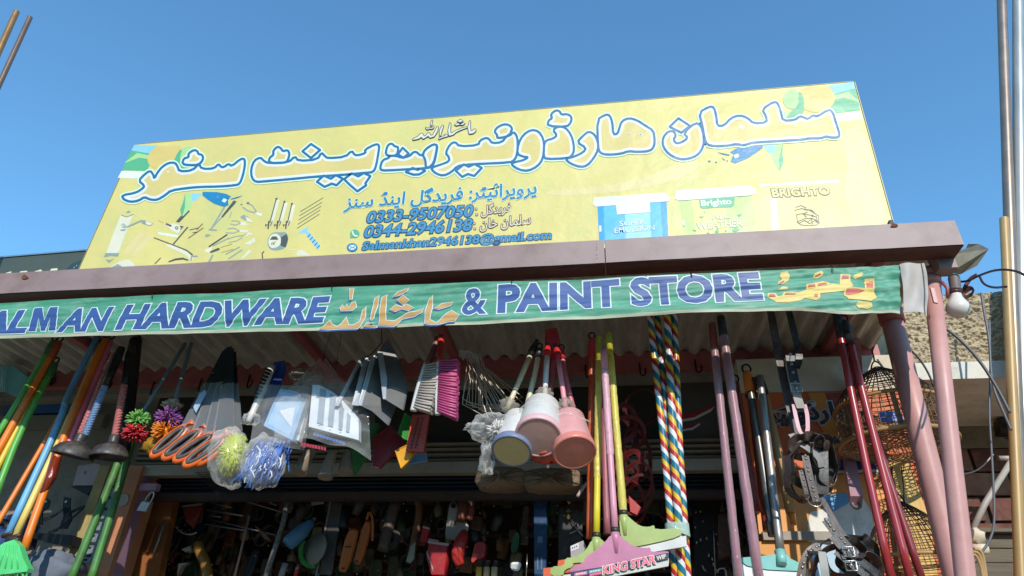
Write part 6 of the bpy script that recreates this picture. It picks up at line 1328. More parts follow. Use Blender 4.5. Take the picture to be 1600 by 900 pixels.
t = thing('pipe_bracket', 'square mauve bracket arm with a round eye sticking out of the painted wall', 'bracket', P(1335, 790, 2.81))
a = P(1326, 716, 2.86); b = P(1338, 782, 2.70); sd = Vector((.022, 0, 0)); mb = MB(); upn = (b-a).cross(sd).normalized()*.02; mb.box((a+b)/2, sd, (b-a)/2, upn); mb.build('arm', mat('mauve_arm', '#b98f98', .5, var=.15, dust=.2), t)
mb = MB(); e = P(1338, 788, 2.71); s = S(1, e); mb.lathe(e, (-.2, -1, .3), [(3.5*s, -.006), (8*s, -.006), (8*s, .006), (3.5*s, .006), (3.5*s, -.006)], 20, None, False); mb.build('eye', mat('old_iron', '#7a716c', .5, .5, var=.3), t)

# ---------------------------------------------------------------- light bulb and cables
t = thing('light_bulb', 'frosted white light bulb hanging in its holder under the awning corner', 'light bulb', P(1489, 438, 2.22)); Yb = 2.22
a = P(1490, 440, Yb); c = P(1496, 478, Yb); s = S(1, c); ax = (c-a).normalized(); 
mb = MB(); mb.lathe(P(1490, 432, Yb), ax, [(7.5*s, 0), (8.5*s, 4*s), (8*s, 22*s), (9*s, 24*s), (9*s, 27*s), (7*s, 28*s)], 18); mb.build('holder', mat('grey_bakelite', '#6b6260', .5, var=.2), t)
mb = MB(); mb.lathe(P(1493, 458, Yb), ax, [(7.5*s, 0), (8*s, 3*s), (9*s, 9*s), (12.5*s, 16*s), (16*s, 23*s), (17*s, 29*s), (15.5*s, 35*s), (11*s, 40*s), (5*s, 43*s), (.3*s, 43.6*s)], 24)
gm = bpy.data.materials.new('bulb_glass'); gm.use_nodes = True; pb = gm.node_tree.nodes['Principled BSDF']; pb.inputs['Base Color'].default_value = (.74, .71, .64, 1); pb.inputs['Roughness'].default_value = .25; pb.inputs['Subsurface Weight'].default_value = .3; pb.inputs['Subsurface Radius'].default_value = (.02, .02, .02)
mb.build('glass', gm, t)
mb = MB(); mb.lathe(P(1492, 456, Yb-.001), ax, [(9.4*s, 0), (9.6*s, 2*s), (9.2*s, 4*s)], 18); mb.build('collar', mat('dark_red_bakelite', '#5b2f34', .4), t)
def cable(label, pts, r, m_=wire_m, k=2, group=None, name='cable'):
    return solo(tb(pts, r, 8, k=k), name, m_, label, 'cable', group)
gp = 'cables beside the light bulb'
cable('dark cable looping from the bulb to the leaning pipes', [(1492, 440, 2.25), (1512, 440, 2.22), (1530, 430, 2.2), (1560, 420, 2.0), (1595, 424, 1.85), (1610, 440, 1.85)], 1.8, mat('brown_cable', '#3b2a2a', .5), group=gp)
cable('dark cable sagging in a loop under the first one', [(1530, 430, 2.2), (1536, 444, 2.18), (1552, 450, 2.1), (1572, 448, 1.95)], 1.8, mat('brown_cable', '#3b2a2a', .5), group=gp)
for k in range(3): cable(['outermost', 'middle', 'innermost'][k]+' turn of the small cable tangle right of the bulb', [(1504+k, 452+k*3, 2.24), (1518+k*2, 446+k*2, 2.22), (1522-k, 458, 2.22), (1508, 468-k*2, 2.24), (1500+k*3, 462, 2.24), (1512, 436+k*3, 2.24), (1526, 428, 2.22)], 1.5, mat('rust_cable', '#5a3128', .6), group=gp)
gp = 'cables running down the neighbouring wall'
cable('thick grey cable slanting from behind the outer post down to the right', [(1476, 512, 2.5), (1500, 530, 2.5), (1530, 562, 2.5), (1556, 602, 2.5), (1578, 645, 2.5)], 2.4, mat('grey_cable', '#5c5d60', .45, var=.15), group=gp)
cable('grey cable pair coming down past the roughcast face', [(1533, 458, 2.6), (1538, 490, 2.6), (1546, 530, 2.6), (1549, 600, 2.6), (1566, 640, 2.58), (1580, 672, 2.56)], 1.9, mat('grey_cable', '#5c5d60'), group=gp)
cable('thin cable hanging straight down over the white ledge', [(1546, 500, 2.62), (1548, 590, 2.62), (1545, 640, 2.62), (1549, 700, 2.62), (1554, 790, 2.62), (1552, 840, 2.62), (1520, 880, 2.62)], 1.8, mat('grey_cable', '#5c5d60'), group=gp)
cable('thin dark cable behind the thick post top, running down left of the outer post', [(1392, 520, 2.75), (1430, 552, 2.72), (1450, 580, 2.7), (1462, 612, 2.68)], 1.6, group=gp)
cable('thin pale string crossing the bricks', [(1500, 742, 3.0), (1530, 735, 3.0), (1552, 710, 3.0)], 1.1, mat('pale_string', '#b9b3a8', .7), group=gp)
t = thing('conduit', 'pale grey conduit slanting over the bricks to the right', 'pipe', P(1518, 830, 3.1)); mb = tb([(1516, 835, 3.1), (1540, 785, 3.1), (1582, 718, 3.1)], 4.6, 10); mb.build('pipe', mat('pale_conduit', '#a8a49c', .5, var=.2, dust=.2), t)
mb = tb([(1560, 716, 3.1), (1588, 716, 3.1)], 4, 8); mb.build('stub', mat('pale_conduit', '#a8a49c'), t)
t = thing('junction_box', 'small black junction box with wires on the neighbouring wall', 'box', P(1570, 660, 3.2)); q = P(1570, 668, 3.25); s = S(1, q); mb = MB(); mb.box(q, (11*s, 0, 0), (0, .03, 0), (2*s, 0, 12*s)); mb.build('body', black_p, t); mb = tb([(1574, 670, 3.2), (1580, 688, 3.2), (1570, 684, 3.2)], 1.4, 6, k=2); mb.build('lead', wire_m, t)
t = thing('wall_socket', 'small pale stone lump and knob under the slanting conduit', 'knob', P(1524, 850, 3.1)); mb = MB(); mb.blob(P(1524, 838, 3.1), .035, .03, .03, None, 12, 8, .3); mb.build('lump', cream, t); mb = tb([(1518, 858, 3.1), (1542, 858, 3.1)], 8, 10); mb.build('knob', cream, t)

# ---------------------------------------------------------------- left of the door: box, hinges with chain, padlock
t = thing('meter_box', 'small pale meter box under the plungers', 'box', P(138, 750, 3.0)); mb = MB(); mb.prism(PT([(122, 728), (150, 724), (163, 730), (155, 758), (114, 758)], 2.95), Vector((0, .15, 0)), mat('pale_pink_box', '#b3a3a8', .6, var=.12, dust=.3)); mb.build('case', None, t)
mb = MB(); mb.prism(PT([(131, 737), (136, 736), (134, 739), (133, 742), (132, 740)], 2.949), Vector((0, .0006, 0)), dkg); mb.build('mark', None, t)
mb = MB(); mb.prism(PT([(110, 760), (146, 757), (137, 774)], 2.96), Vector((0, .13, 0)), blackm); mb.build('bracket', None, t)
gp = 'black iron hinges hanging on the left wall'
for lb, pts in (('black strap hinge with a hole, nearer the painted column', [(100, 776), (110, 778), (109, 790), (112, 812), (104, 826), (92, 826), (99, 806), (98, 790)]), ('black strap hinge with a hole, nearer the broom handles', [(70, 776), (78, 782), (76, 792), (66, 800), (66, 820), (60, 820), (62, 790)])):
    t = thing('strap_hinge', lb, 'hinge', P(pts[0][0], pts[0][1], 2.9), gp); mb = MB(); mb.prism(PT(pts, 2.9), Vector((0, .006, 0)), blackm); mb.build('plate', None, t); mb = MB(); mb.lathe(P((pts[0][0]+pts[1][0])/2-2, pts[0][1]+8, 2.899), (0, -1, 0), [(.006, 0), (.005, .002)], 10); mb.build('rivet', stud_m, t)
def chain(label, pts):
    q = smooth_path(PT(pts), 2); t = thing('iron_chain', label, 'chain', q[0], 'thin iron chains on the left wall'); L = 0
    for i in range(0, len(q)-1):
        a, b = q[i], q[i+1]; d = (b-a); n = max(1, int(d.length/.018))
        for k in range(n):
            c = a+d*((k+.5)/n); dn = d.normalized(); sx = dn.cross(Vector((0, 1, 0)) if (k % 2) else Vector((.7, 1, .3))).normalized(); mb = MB(); mb.tube([c+dn*.011*math.cos(x*math.pi/4)+sx*.006*math.sin(x*math.pi/4) for x in range(8)], .002, 4, None, closed=True); mb.build('link', blackm, t)
chain('thin iron chain sagging from the hinge to the painted column', [(108, 802, 2.89), (118, 797, 2.89), (130, 792, 2.88)])
chain('longer iron chain sagging low on the left wall', [(70, 812, 2.89), (85, 806, 2.89), (100, 795, 2.89)])
chain('iron chain drooping under the hinges', [(78, 832, 2.89), (95, 825, 2.88), (115, 808, 2.88), (128, 796, 2.88)])
t = thing('dark_tray', 'dark flat tray and grey sacks on the floor of the left corner', 'tray', P(80, 850, 2.85)); mb = MB(); mb.prism(PT([(50, 832), (112, 836), (108, 852), (84, 850), (40, 838)], 2.85), Vector((0, .1, 0)), blackm); mb.build('tray', None, t)
mb = MB(); mb.blob(P(78, 892, 2.8), .13, .1, .08, mat('grey_sack', '#6d7684', .8, var=.25, bump=.4), 24, 16, .2, 3, 2.); mb.build('sack', None, t)
t = thing('blue_jerrycan', 'dark blue container behind the orange handles at the lower left', 'container', P(10, 830, 2.8)); mb = MB(); mb.prism(PT([(-20, 812), (24, 802), (34, 815), (24, 850), (-20, 860)], 2.8), Vector((0, .12, 0)), plastic('dark_blue_can', '#28406f')); mb.build('body', None, t); mb = tb([(-10, 820, 2.79), (8, 812, 2.79), (14, 826, 2.79)], 4, 8, k=1); mb.build('handle', black_p, t)
t = thing('padlock', 'steel padlock hanging open on the mauve door frame', 'padlock', P(228, 785, 2.93)); q = P(226, 792, 2.93); s = S(1, q); ax = Vector((.28, 0, .96)); sx = Vector((.98, 0, -.1))
mb = MB(); mb.box(q, sx*8*s, (0, .008, 0), ax*7*s, mat('padlock_steel', '#b9bdbb', .35, .5, var=.1)); mb.build('body', None, t); mb = MB(); mb.tube(smooth_path([q+sx*-5*s+ax*6*s, q+sx*-5*s+ax*20*s, q+sx*0+ax*25*s, q+sx*5*s+ax*20*s, q+sx*6*s+ax*8*s], 2), 1.5*s, 8); mb.build('shackle', steel, t)

net('wire_basket', 'dark wire mesh tray under the orange handled saws and lime brush', [(306, 738), (372, 736), (386, 776), (346, 780)], 16, 12, 2.5, blackm, .0010, .0)
net('wire_basket', 'dark wire mesh tray edge under the blue mop bag', [(386, 748), (440, 762), (446, 778), (384, 782)], 14, 8, 2.52, blackm, .0010, .0)
# ---------------------------------------------------------------- goods in the dark doorway
def hang(name, label, cat, pts, Y, th, key, h, part='body', g=None, extra=None, **kw):
    t = thing(name, label, cat, P(pts[0][0], pts[0][1], Y), g); mb = MB(); mb.pillow(PT(pts, Y), Vector((0, max(.012, th*1.6), 0)), plastic(key, h, **kw), .88); mb.build(part, None, t)
    for (nm, p2, k2, h2) in (extra or []): mb = MB(); mb.prism(PT(p2, Y-.004), Vector((0, .003, 0)), plastic(k2, h2)); mb.build(nm, None, t)
    return t
i4 = lambda p: crop(p, 400, 700, 4.5); i6 = lambda p: crop(p, 600, 700, 4.5); i2 = lambda p: crop(p, 200, 700, 4.5)
gp = 'orange spirit levels hanging in the doorway'
hang('spirit_level', 'orange flat tool in the doorway, left one of two', 'level', chk(i4([(640, 565), (710, 560), (715, 600), (640, 870), (580, 870), (575, 840)]), 1), 3.12, .015, 'level_orange', '#b9642a', g=gp, extra=[('hole', i4([(600, 838), (622, 838), (622, 854), (600, 854)]), 'hole_dark', '#3b2012'), ('ridge', i4([(628, 690), (670, 690), (668, 698), (626, 698)]), 'hole_dark', '#3b2012')])
hang('spirit_level', 'orange flat tool in the doorway, right one hung on a loop', 'level', chk(i4([(755, 505), (810, 505), (800, 600), (735, 820), (680, 815), (690, 770)]), 1), 3.14, .015, 'level_orange', '#b9642a', g=gp, extra=[('hole', i4([(700, 790), (718, 790), (718, 804), (700, 804)]), 'hole_dark', '#3b2012')])
mb = tb([(573, 812, 3.13), (577, 797, 3.13), (583, 812, 3.13), (582, 845, 3.13)], 2, 6, k=1); solo(mb, 'cord_loop', plastic('level_orange', '#b9642a'), 'orange cord loop over the right orange tool', 'cord')
t = thing('blue_bottle', 'blue round bottomed bottle hanging slanted in the doorway', 'bottle', P(458, 845, 3.1)); a = P(450, 850, 3.08); b = P(488, 815, 3.14); s = S(1, a); mb = MB(); L = (b-a).length; mb.lathe(a, (b-a), [(3*s, -.006), (11*s, -.002), (12*s, .01), (12*s, L*.6), (7*s, L*.9), (4*s, L)], 18); mb.build('body', plastic('bottle_blue', '#4a82a8'), t); mb = MB(); mb.lathe(b, (b-a), [(4*s, 0), (4*s, .02)], 10); mb.build('cap', black_p, t)
t = thing('green_disc_tool', 'green rimmed round grinder disc behind the blue bottle', 'disc', P(490, 860, 3.18)); q = P(492, 858, 3.18); s = S(1, q); mb = MB(); mb.lathe(q, (-.5, -1, .1), [(14*s, -.01), (24*s, -.008), (25*s, 0), (23*s, .008), (.5*s, .012)], 26); mb.build('disc', mat('disc_grey', '#8a8a80', .5, var=.25), t); mb = MB(); mb.tube([q+Vector((23*s*math.cos(k*.3+2.6), 0, 25*s*math.sin(k*.3+2.6))) for k in range(9)], 4*s, 8); mb.build('guard', plastic('guard_green', '#2f8a35'), t)
hang('blister_pack', 'tall clear blister pack with dark tool in the doorway', 'package', i4([(520, 365), (608, 380), (560, 700), (530, 890), (440, 890), (480, 640)]), 3.2, .01, 'pack_grey', '#565452', extra=[('card_edge', i4([(518, 368), (530, 368), (470, 690), (458, 690)]), 'pack_edge', '#8a8c8e'), ('pliers', i4([(440, 770), (452, 770), (428, 900), (416, 900)]), 'pack_edge', '#8a8c8e')])
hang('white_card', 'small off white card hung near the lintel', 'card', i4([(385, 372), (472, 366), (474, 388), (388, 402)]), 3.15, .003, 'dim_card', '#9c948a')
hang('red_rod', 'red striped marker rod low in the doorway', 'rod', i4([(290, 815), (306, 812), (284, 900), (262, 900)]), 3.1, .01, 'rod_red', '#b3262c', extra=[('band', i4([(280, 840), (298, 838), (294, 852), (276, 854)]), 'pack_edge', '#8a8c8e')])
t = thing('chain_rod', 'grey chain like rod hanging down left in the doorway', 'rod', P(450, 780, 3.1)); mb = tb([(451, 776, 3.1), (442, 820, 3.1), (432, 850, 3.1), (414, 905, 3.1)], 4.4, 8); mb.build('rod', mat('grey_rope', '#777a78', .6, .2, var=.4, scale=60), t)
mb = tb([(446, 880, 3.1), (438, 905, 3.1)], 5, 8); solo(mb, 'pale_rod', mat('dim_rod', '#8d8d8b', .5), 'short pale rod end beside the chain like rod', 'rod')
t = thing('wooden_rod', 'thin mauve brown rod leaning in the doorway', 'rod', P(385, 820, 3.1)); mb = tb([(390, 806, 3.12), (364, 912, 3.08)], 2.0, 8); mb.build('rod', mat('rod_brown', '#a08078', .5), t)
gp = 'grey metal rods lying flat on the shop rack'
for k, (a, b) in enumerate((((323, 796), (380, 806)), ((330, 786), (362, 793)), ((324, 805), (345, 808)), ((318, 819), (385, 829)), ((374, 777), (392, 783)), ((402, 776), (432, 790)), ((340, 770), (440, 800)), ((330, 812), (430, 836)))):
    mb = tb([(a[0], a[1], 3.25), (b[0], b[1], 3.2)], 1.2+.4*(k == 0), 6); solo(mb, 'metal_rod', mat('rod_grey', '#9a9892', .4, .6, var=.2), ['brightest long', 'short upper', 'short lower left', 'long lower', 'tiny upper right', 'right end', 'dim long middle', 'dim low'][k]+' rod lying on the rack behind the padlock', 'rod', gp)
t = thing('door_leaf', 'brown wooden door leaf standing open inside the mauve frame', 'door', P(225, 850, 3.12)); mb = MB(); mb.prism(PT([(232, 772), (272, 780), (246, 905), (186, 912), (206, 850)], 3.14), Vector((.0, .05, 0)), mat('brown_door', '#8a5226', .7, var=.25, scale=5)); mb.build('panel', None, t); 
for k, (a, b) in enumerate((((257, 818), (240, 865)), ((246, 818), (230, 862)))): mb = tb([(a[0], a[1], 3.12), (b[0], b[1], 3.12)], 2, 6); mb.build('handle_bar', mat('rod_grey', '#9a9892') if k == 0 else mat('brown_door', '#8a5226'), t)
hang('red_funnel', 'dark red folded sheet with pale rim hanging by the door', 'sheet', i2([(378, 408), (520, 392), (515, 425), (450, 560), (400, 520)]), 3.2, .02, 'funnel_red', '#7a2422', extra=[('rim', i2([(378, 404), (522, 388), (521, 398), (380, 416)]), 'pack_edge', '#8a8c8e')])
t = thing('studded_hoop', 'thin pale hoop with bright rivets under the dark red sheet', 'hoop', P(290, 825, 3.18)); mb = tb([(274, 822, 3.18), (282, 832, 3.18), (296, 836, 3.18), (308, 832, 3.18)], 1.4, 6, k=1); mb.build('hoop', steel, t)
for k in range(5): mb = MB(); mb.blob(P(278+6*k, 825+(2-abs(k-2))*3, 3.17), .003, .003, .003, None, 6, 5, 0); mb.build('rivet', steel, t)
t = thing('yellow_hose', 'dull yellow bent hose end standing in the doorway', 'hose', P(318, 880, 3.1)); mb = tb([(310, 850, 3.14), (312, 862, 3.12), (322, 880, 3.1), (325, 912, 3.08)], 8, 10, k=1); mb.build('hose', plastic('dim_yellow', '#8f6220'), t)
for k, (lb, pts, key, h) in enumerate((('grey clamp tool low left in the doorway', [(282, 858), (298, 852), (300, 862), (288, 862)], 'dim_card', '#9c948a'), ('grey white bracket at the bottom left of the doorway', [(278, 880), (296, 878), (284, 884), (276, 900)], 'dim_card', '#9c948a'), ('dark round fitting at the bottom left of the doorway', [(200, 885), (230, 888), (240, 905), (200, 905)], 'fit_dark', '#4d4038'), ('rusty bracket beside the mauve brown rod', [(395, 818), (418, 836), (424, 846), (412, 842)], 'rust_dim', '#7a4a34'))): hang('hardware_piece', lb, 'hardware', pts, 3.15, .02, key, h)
# centre of the doorway
hang('steel_plate', 'long pale steel bracket plate with holes in the doorway', 'bracket', chk(i6([(462, 375), (515, 372), (530, 500), (598, 520), (580, 640), (470, 650), (422, 640), (445, 480)]), 1), 3.16, .006, 'plate_grey', '#a8a59f', extra=[('hole', circ(*i6([(487, 405)])[0], 4, 4, 12), 'hole_black', '#121212'), ('hole', circ(*i6([(490, 525)])[0], 4.4, 4, 12), 'hole_brass', '#6d5f50')])
t = thing('red_grip_tool', 'red curved grip of a tool over the pale steel bracket', 'tool', P(720, 858, 3.1)); mb = tb([(726, 830, 3.12), (719, 850, 3.1), (714, 868, 3.1), (720, 884, 3.1)], [5, 11, 10, 6], 12, k=1); mb.build('grip', redpl, t)
hang('red_gun', 'bright red glue gun shaped tool right of the pale bracket', 'tool', chk(i6([(640, 650), (720, 650), (715, 750), (690, 780), (640, 790), (630, 812), (604, 808), (620, 730)]), 1), 3.12, .03, 'gun_red', '#a92a26', extra=[('barrel', i6([(690, 620), (712, 620), (716, 655), (694, 655)]), 'hole_dark', '#3b2012')])
t = hang('red_box', 'red carton with white lettering standing in the doorway', 'carton', i6([(312, 645), (458, 665), (428, 905), (330, 905), (290, 770)]), 3.1, .05, 'carton_red', '#a3232a', extra=[('lid_edge', i6([(310, 650), (456, 672), (454, 690), (308, 668)]), 'pale_edge', '#b9a0a0'), ('lid', i6([(314, 638), (385, 648), (384, 656), (312, 646)]), 'pale_edge', '#b9a0a0')])
FI = Flat(3.095, .0008); mb = MB(); FI.text(mb, 'ELECTRONIC', i6([(300, 742)])[0], i6([(345, 870)])[0], 5, white_p, 0, off=.02); mb.build('lettering', None, t)
hang('small_red_box', 'small red box with pale edge above the red carton', 'carton', i6([(268, 555), (320, 570), (302, 670), (250, 660)]), 3.14, .03, 'carton_red', '#a3232a', extra=[('edge', i6([(274, 548), (322, 562), (318, 574), (270, 560)]), 'pale_edge', '#b9a0a0')])
for lb, pts, r, key, h in (('hand saw with brown handle hanging in the doorway, left of the red box', [(652, 775, 3.2), (656, 800, 3.2), (650, 830, 3.2), (642, 875, 3.18)], 6, 'dim_wood', '#7a5236'), ('bundled brown bag tool hanging at the middle of the doorway', [(618, 785, 3.2), (608, 820, 3.2), (598, 860, 3.18)], 9, 'dim_bag', '#5c5046'), ('dark brown wrench bundle above the pale bracket', [(722, 772, 3.14), (724, 795, 3.14), (720, 815, 3.14)], 8, 'dim_brown', '#6a3626'), ('reddish tool handle beside the dark brown wrench bundle', [(736, 780, 3.15), (736, 800, 3.15), (732, 812, 3.15)], 6, 'dim_brown2', '#824030')):
    t = thing('hung_tool', lb, 'tool', P(*pts[0])); mb = tb(pts, r, 10, k=1); mb.build('body', mat(key, h, .6, var=.35, scale=20), t)
    mb = tb([(pts[0][0], pts[0][1]-8, pts[0][2]), pts[0]], 1.2, 5); mb.build('hook', steel, t)
t = thing('saw_blade', 'pale narrow saw blade below the brown handled saw', 'saw', P(642, 868, 3.15)); mb = MB(); mb.prism(PT(i6([(185, 690), (222, 660), (212, 775), (185, 812), (155, 798)]), 3.15), Vector((0, .003, 0)), mat('dim_blade', '#a09a8c', .4, .5)); mb.build('blade', None, t)
t = thing('steel_hook_tool', 'small bright steel latch over the brown wrench', 'latch', P(735, 780, 3.1)); mb = tb([(733, 786, 3.1), (736, 778, 3.1), (737, 790, 3.1)], 1.5, 6); mb.build('latch', steel, t)
for k, (x, lb) in enumerate(((748, 'yellow labelled tube, left of the three low in the doorway'), (760, 'cream labelled tube, middle of the three low in the doorway'), (772, 'cream labelled tube, right of the three low in the doorway'))):
    t = thing('glue_tube', lb, 'tube', P(x, 890, 3.08), 'labelled tubes low in the doorway'); mb = tb([(x+1, 886, 3.08), (x-1, 912, 3.08)], 5, 10); mb.build('tube', plastic('tube_yellow', '#d9a92c') if k == 0 else plastic('tube_cream', '#d9b98a'), t); mb = tb([(x+3, 876, 3.08), (x+1, 886, 3.08)], 4, 8); mb.build('cap', black_p, t)
t = thing('round_mirror', 'small bright mirror low in the doorway', 'mirror', P(805, 888, 3.1)); mb = MB(); q = chk([(798, 877), (813, 877), (816, 882), (812, 894), (800, 893), (796, 884)], 1); mb.prism([P(u, v, 3.1) for u, v in q], Vector((0, .004, 0)), mat('mirror_white', '#f0f2f2', .2, var=.02)); mb.build('glass', None, t); mb = MB(); mb.tube([P(u, v, 3.1) for u, v in q], .003, 6, black_p, closed=True); mb.build('frame', None, t)
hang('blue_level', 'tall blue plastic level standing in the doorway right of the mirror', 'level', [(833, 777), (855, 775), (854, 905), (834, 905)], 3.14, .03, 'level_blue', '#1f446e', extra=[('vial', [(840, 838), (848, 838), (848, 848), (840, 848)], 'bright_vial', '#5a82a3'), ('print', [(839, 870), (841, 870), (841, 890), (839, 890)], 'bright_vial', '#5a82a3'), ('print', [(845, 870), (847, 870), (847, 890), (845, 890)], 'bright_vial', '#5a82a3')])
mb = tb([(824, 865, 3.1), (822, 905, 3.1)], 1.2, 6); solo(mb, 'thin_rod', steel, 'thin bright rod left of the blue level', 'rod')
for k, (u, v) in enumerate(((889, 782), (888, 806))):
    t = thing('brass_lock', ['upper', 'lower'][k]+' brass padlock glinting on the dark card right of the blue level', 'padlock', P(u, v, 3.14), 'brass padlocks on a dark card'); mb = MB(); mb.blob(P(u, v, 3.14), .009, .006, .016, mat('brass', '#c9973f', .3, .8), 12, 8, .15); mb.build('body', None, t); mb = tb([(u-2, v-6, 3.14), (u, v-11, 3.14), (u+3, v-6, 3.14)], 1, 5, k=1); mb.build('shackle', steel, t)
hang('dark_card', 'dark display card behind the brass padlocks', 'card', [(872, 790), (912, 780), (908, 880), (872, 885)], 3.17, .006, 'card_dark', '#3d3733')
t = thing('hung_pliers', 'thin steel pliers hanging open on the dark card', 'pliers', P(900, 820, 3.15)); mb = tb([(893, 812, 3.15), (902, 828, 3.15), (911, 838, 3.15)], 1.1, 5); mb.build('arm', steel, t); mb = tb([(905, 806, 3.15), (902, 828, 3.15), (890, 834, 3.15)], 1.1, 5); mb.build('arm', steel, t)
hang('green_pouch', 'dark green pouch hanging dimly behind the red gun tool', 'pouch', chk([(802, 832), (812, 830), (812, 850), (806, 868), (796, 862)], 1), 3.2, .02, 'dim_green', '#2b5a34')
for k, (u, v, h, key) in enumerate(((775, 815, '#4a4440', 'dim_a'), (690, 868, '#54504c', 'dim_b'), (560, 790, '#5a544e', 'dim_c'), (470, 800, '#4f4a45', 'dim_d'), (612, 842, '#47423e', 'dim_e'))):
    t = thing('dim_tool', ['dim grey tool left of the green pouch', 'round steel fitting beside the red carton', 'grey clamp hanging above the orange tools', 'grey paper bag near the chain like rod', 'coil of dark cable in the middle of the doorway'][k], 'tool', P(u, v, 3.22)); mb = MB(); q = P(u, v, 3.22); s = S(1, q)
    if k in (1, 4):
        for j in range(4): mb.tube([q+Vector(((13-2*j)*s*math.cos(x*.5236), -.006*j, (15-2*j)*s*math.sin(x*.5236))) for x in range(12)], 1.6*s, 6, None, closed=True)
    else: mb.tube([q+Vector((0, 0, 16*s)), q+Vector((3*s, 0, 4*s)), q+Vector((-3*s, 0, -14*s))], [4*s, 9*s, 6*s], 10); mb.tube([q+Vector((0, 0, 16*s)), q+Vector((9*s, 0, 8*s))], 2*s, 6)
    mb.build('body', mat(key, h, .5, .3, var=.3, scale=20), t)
# right part of the doorway: small glints on a hanging rack, dark red straps
t = thing('hardware_rack', 'dark rack of small metal parts behind the striped poles and wrapped pipes', 'rack', P(1110, 830, 3.2)); mb = MB(); mb.prism(PT([(1082, 772), (1124, 770), (1132, 905), (1086, 908)], 3.22), Vector((0, .01, 0)), mat('rack_dark', '#1d1a18', .7, var=.3)); mb.build('board', None, t)
mb = tb([(1113, 790, 3.2), (1116, 850, 3.2), (1118, 905, 3.2)], 1, 5); mb.build('rod', steel, t)
for k in range(16): mb = MB(); mb.blob(P(1086+rnd.uniform(0, 38), 778+rnd.uniform(0, 115), 3.2), .004, .004, rnd.uniform(.004, .009), steel, 6, 5, .2); mb.build('fitting', None, t)
mb = tb([(1120, 895, 3.15), (1124, 888, 3.15), (1134, 888, 3.15), (1136, 905, 3.15)], 1.6, 6, k=1); solo(mb, 'steel_shackle', steel, 'steel shackle at the bottom of the dark hardware rack', 'shackle')
hang('wooden_block', 'narrow brown wooden box beside the dark hardware rack', 'box', [(1121, 800), (1140, 796), (1142, 872), (1122, 876)], 3.2, .04, 'dim_box', '#5a3f2c')
gp = 'red nylon straps tangled behind the striped poles'
rs_ = mat('red_nylon', '#6a191b', .55, var=.35, scale=12, bump=.2); rs2 = mat('dark_red_nylon', '#4d1416', .6, var=.35, scale=12)
for k in range(11):
    cx, cy = 985+rnd.uniform(-18, 22), 640+k*15+rnd.uniform(-8, 8); rx, ry, rot = rnd.uniform(14, 30), rnd.uniform(20, 42), rnd.uniform(-.6, .6)
    q = smooth_path(PT(ell(cx, cy, rx, ry, 2.62+rnd.uniform(-.05, .06), rot, 12, dy=.04)), 1, True); mb = MB(); n = len(q)
    mb.strap(q, [(q[(i+1) % n]-q[i-1]).cross(Vector((math.sin(k), -1, math.cos(k*1.3)))) for i in range(n)], S(rnd.uniform(5, 9), q[0]), .003, None, True)
    solo(mb, 'nylon_strap', rs_ if k % 3 else rs2, ['topmost dark red strap loop of the tangle', 'second red strap loop from the top of the tangle', 'third red strap loop from the top of the tangle', 'fourth strap loop from the top, darker red', 'fifth red strap loop from the top of the tangle', 'sixth red strap loop, mid height in the tangle', 'seventh strap loop from the top, darker red', 'eighth red strap loop from the top of the tangle', 'ninth red strap loop from the top of the tangle', 'tenth strap loop from the top, darker red', 'lowest red strap loop of the tangle'][k], 'strap', gp)
hang('red_strap_end', 'bright red folded strap end beside the right yellow handle', 'strap', [(982, 773), (1002, 792), (996, 806), (984, 800)], 2.55, .02, 'strap_red', '#b02a26')
# printed panel over the doorway
t = thing('printed_panel', 'dark grey printed panel with red and white sweeps over the doorway', 'panel', P(1100, 650, 3.0)); FPn = Flat(3.012, .0006); mb = MB(); mb.prism(PT([(1064, 594), (1172, 590), (1174, 688), (1066, 690)], 3.014), Vector((0, .012, 0)), mat('panel_grey', '#5a564f', .6, var=.15)); mb.build('panel', None, t)
mb = MB(); FPn.fill(mb, [(1062, 648), (1085, 644), (1110, 634), (1120, 630), (1112, 640), (1085, 654), (1062, 658)], plastic('sweep_red', '#a32226'), 1); FPn.fill(mb, [(1062, 656), (1085, 652), (1112, 638), (1118, 634), (1110, 644), (1085, 656), (1062, 660)], white_p, 2); FPn.fill(mb, [(1062, 668), (1080, 664), (1092, 658), (1094, 662), (1080, 672), (1062, 674)], plastic('sweep_red', '#a32226'), 1); FPn.fill(mb, [(1062, 672), (1082, 668), (1093, 661), (1094, 664), (1082, 672), (1062, 675)], white_p, 2); mb.build('sweep', None, t)
# Urdu wall lettering on the orange field
FW = Flat(PWY-.0045, .0006); mb = MB(); 
F_ = FW
bl_ = plastic('wall_black', '#181420'); wl_ = plastic('wall_white', '#c9c2b8')
F_.text(mb, shape('ہارڈوئیر'), (1200, 660), (1318, 652), 30, wl_, 1, off=.085); F_.text(mb, shape('ہارڈوئیر'), (1200, 660), (1318, 652), 30, bl_, 2.5, off=.045)
mb.build('wall_lettering', None, bld); mb = MB()
F_.text(mb, shape('پینٹ'), (1262, 692), (1316, 688), 15, wl_, 1, off=.075); F_.text(mb, shape('پینٹ'), (1262, 692), (1316, 688), 15, bl_, 2.5, off=.05)
mb.build('wall_lettering', None, bld); mb = MB()
F_.text(mb, '×', (1366, 744), (1376, 744), 10, plastic('mark_blue', '#4a8a9c'), 1, off=.02)
mb.build('wall_mark', None, bld)

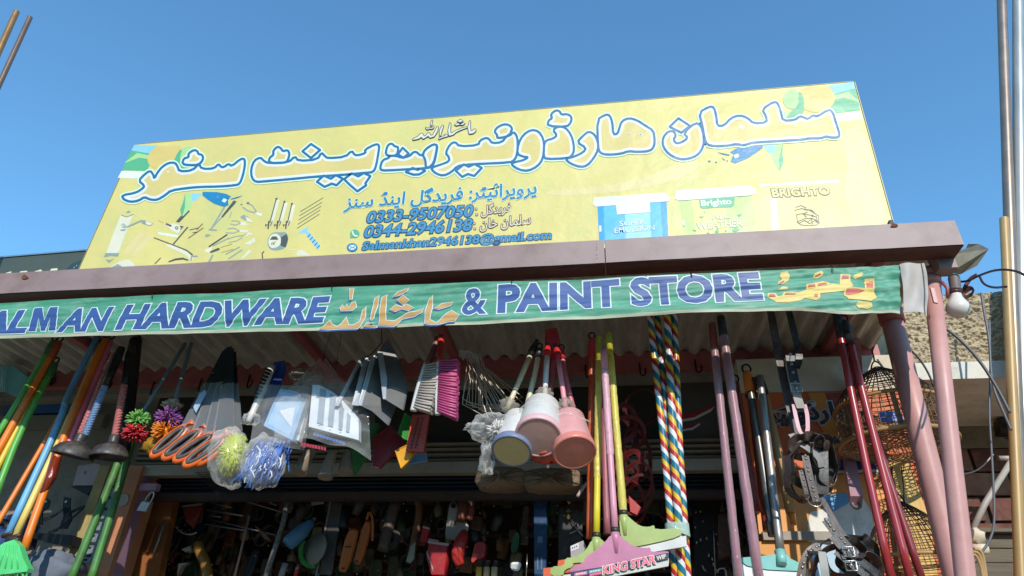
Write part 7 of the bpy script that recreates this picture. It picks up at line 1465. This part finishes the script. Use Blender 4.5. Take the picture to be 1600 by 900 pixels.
# ---------------------------------------------------------------- shelves and hanging stock deep in the shop
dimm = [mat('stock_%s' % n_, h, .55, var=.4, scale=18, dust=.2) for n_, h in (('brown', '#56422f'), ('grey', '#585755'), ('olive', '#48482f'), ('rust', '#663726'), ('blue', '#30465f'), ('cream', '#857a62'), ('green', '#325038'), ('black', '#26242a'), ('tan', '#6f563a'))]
r2 = random.Random(21)
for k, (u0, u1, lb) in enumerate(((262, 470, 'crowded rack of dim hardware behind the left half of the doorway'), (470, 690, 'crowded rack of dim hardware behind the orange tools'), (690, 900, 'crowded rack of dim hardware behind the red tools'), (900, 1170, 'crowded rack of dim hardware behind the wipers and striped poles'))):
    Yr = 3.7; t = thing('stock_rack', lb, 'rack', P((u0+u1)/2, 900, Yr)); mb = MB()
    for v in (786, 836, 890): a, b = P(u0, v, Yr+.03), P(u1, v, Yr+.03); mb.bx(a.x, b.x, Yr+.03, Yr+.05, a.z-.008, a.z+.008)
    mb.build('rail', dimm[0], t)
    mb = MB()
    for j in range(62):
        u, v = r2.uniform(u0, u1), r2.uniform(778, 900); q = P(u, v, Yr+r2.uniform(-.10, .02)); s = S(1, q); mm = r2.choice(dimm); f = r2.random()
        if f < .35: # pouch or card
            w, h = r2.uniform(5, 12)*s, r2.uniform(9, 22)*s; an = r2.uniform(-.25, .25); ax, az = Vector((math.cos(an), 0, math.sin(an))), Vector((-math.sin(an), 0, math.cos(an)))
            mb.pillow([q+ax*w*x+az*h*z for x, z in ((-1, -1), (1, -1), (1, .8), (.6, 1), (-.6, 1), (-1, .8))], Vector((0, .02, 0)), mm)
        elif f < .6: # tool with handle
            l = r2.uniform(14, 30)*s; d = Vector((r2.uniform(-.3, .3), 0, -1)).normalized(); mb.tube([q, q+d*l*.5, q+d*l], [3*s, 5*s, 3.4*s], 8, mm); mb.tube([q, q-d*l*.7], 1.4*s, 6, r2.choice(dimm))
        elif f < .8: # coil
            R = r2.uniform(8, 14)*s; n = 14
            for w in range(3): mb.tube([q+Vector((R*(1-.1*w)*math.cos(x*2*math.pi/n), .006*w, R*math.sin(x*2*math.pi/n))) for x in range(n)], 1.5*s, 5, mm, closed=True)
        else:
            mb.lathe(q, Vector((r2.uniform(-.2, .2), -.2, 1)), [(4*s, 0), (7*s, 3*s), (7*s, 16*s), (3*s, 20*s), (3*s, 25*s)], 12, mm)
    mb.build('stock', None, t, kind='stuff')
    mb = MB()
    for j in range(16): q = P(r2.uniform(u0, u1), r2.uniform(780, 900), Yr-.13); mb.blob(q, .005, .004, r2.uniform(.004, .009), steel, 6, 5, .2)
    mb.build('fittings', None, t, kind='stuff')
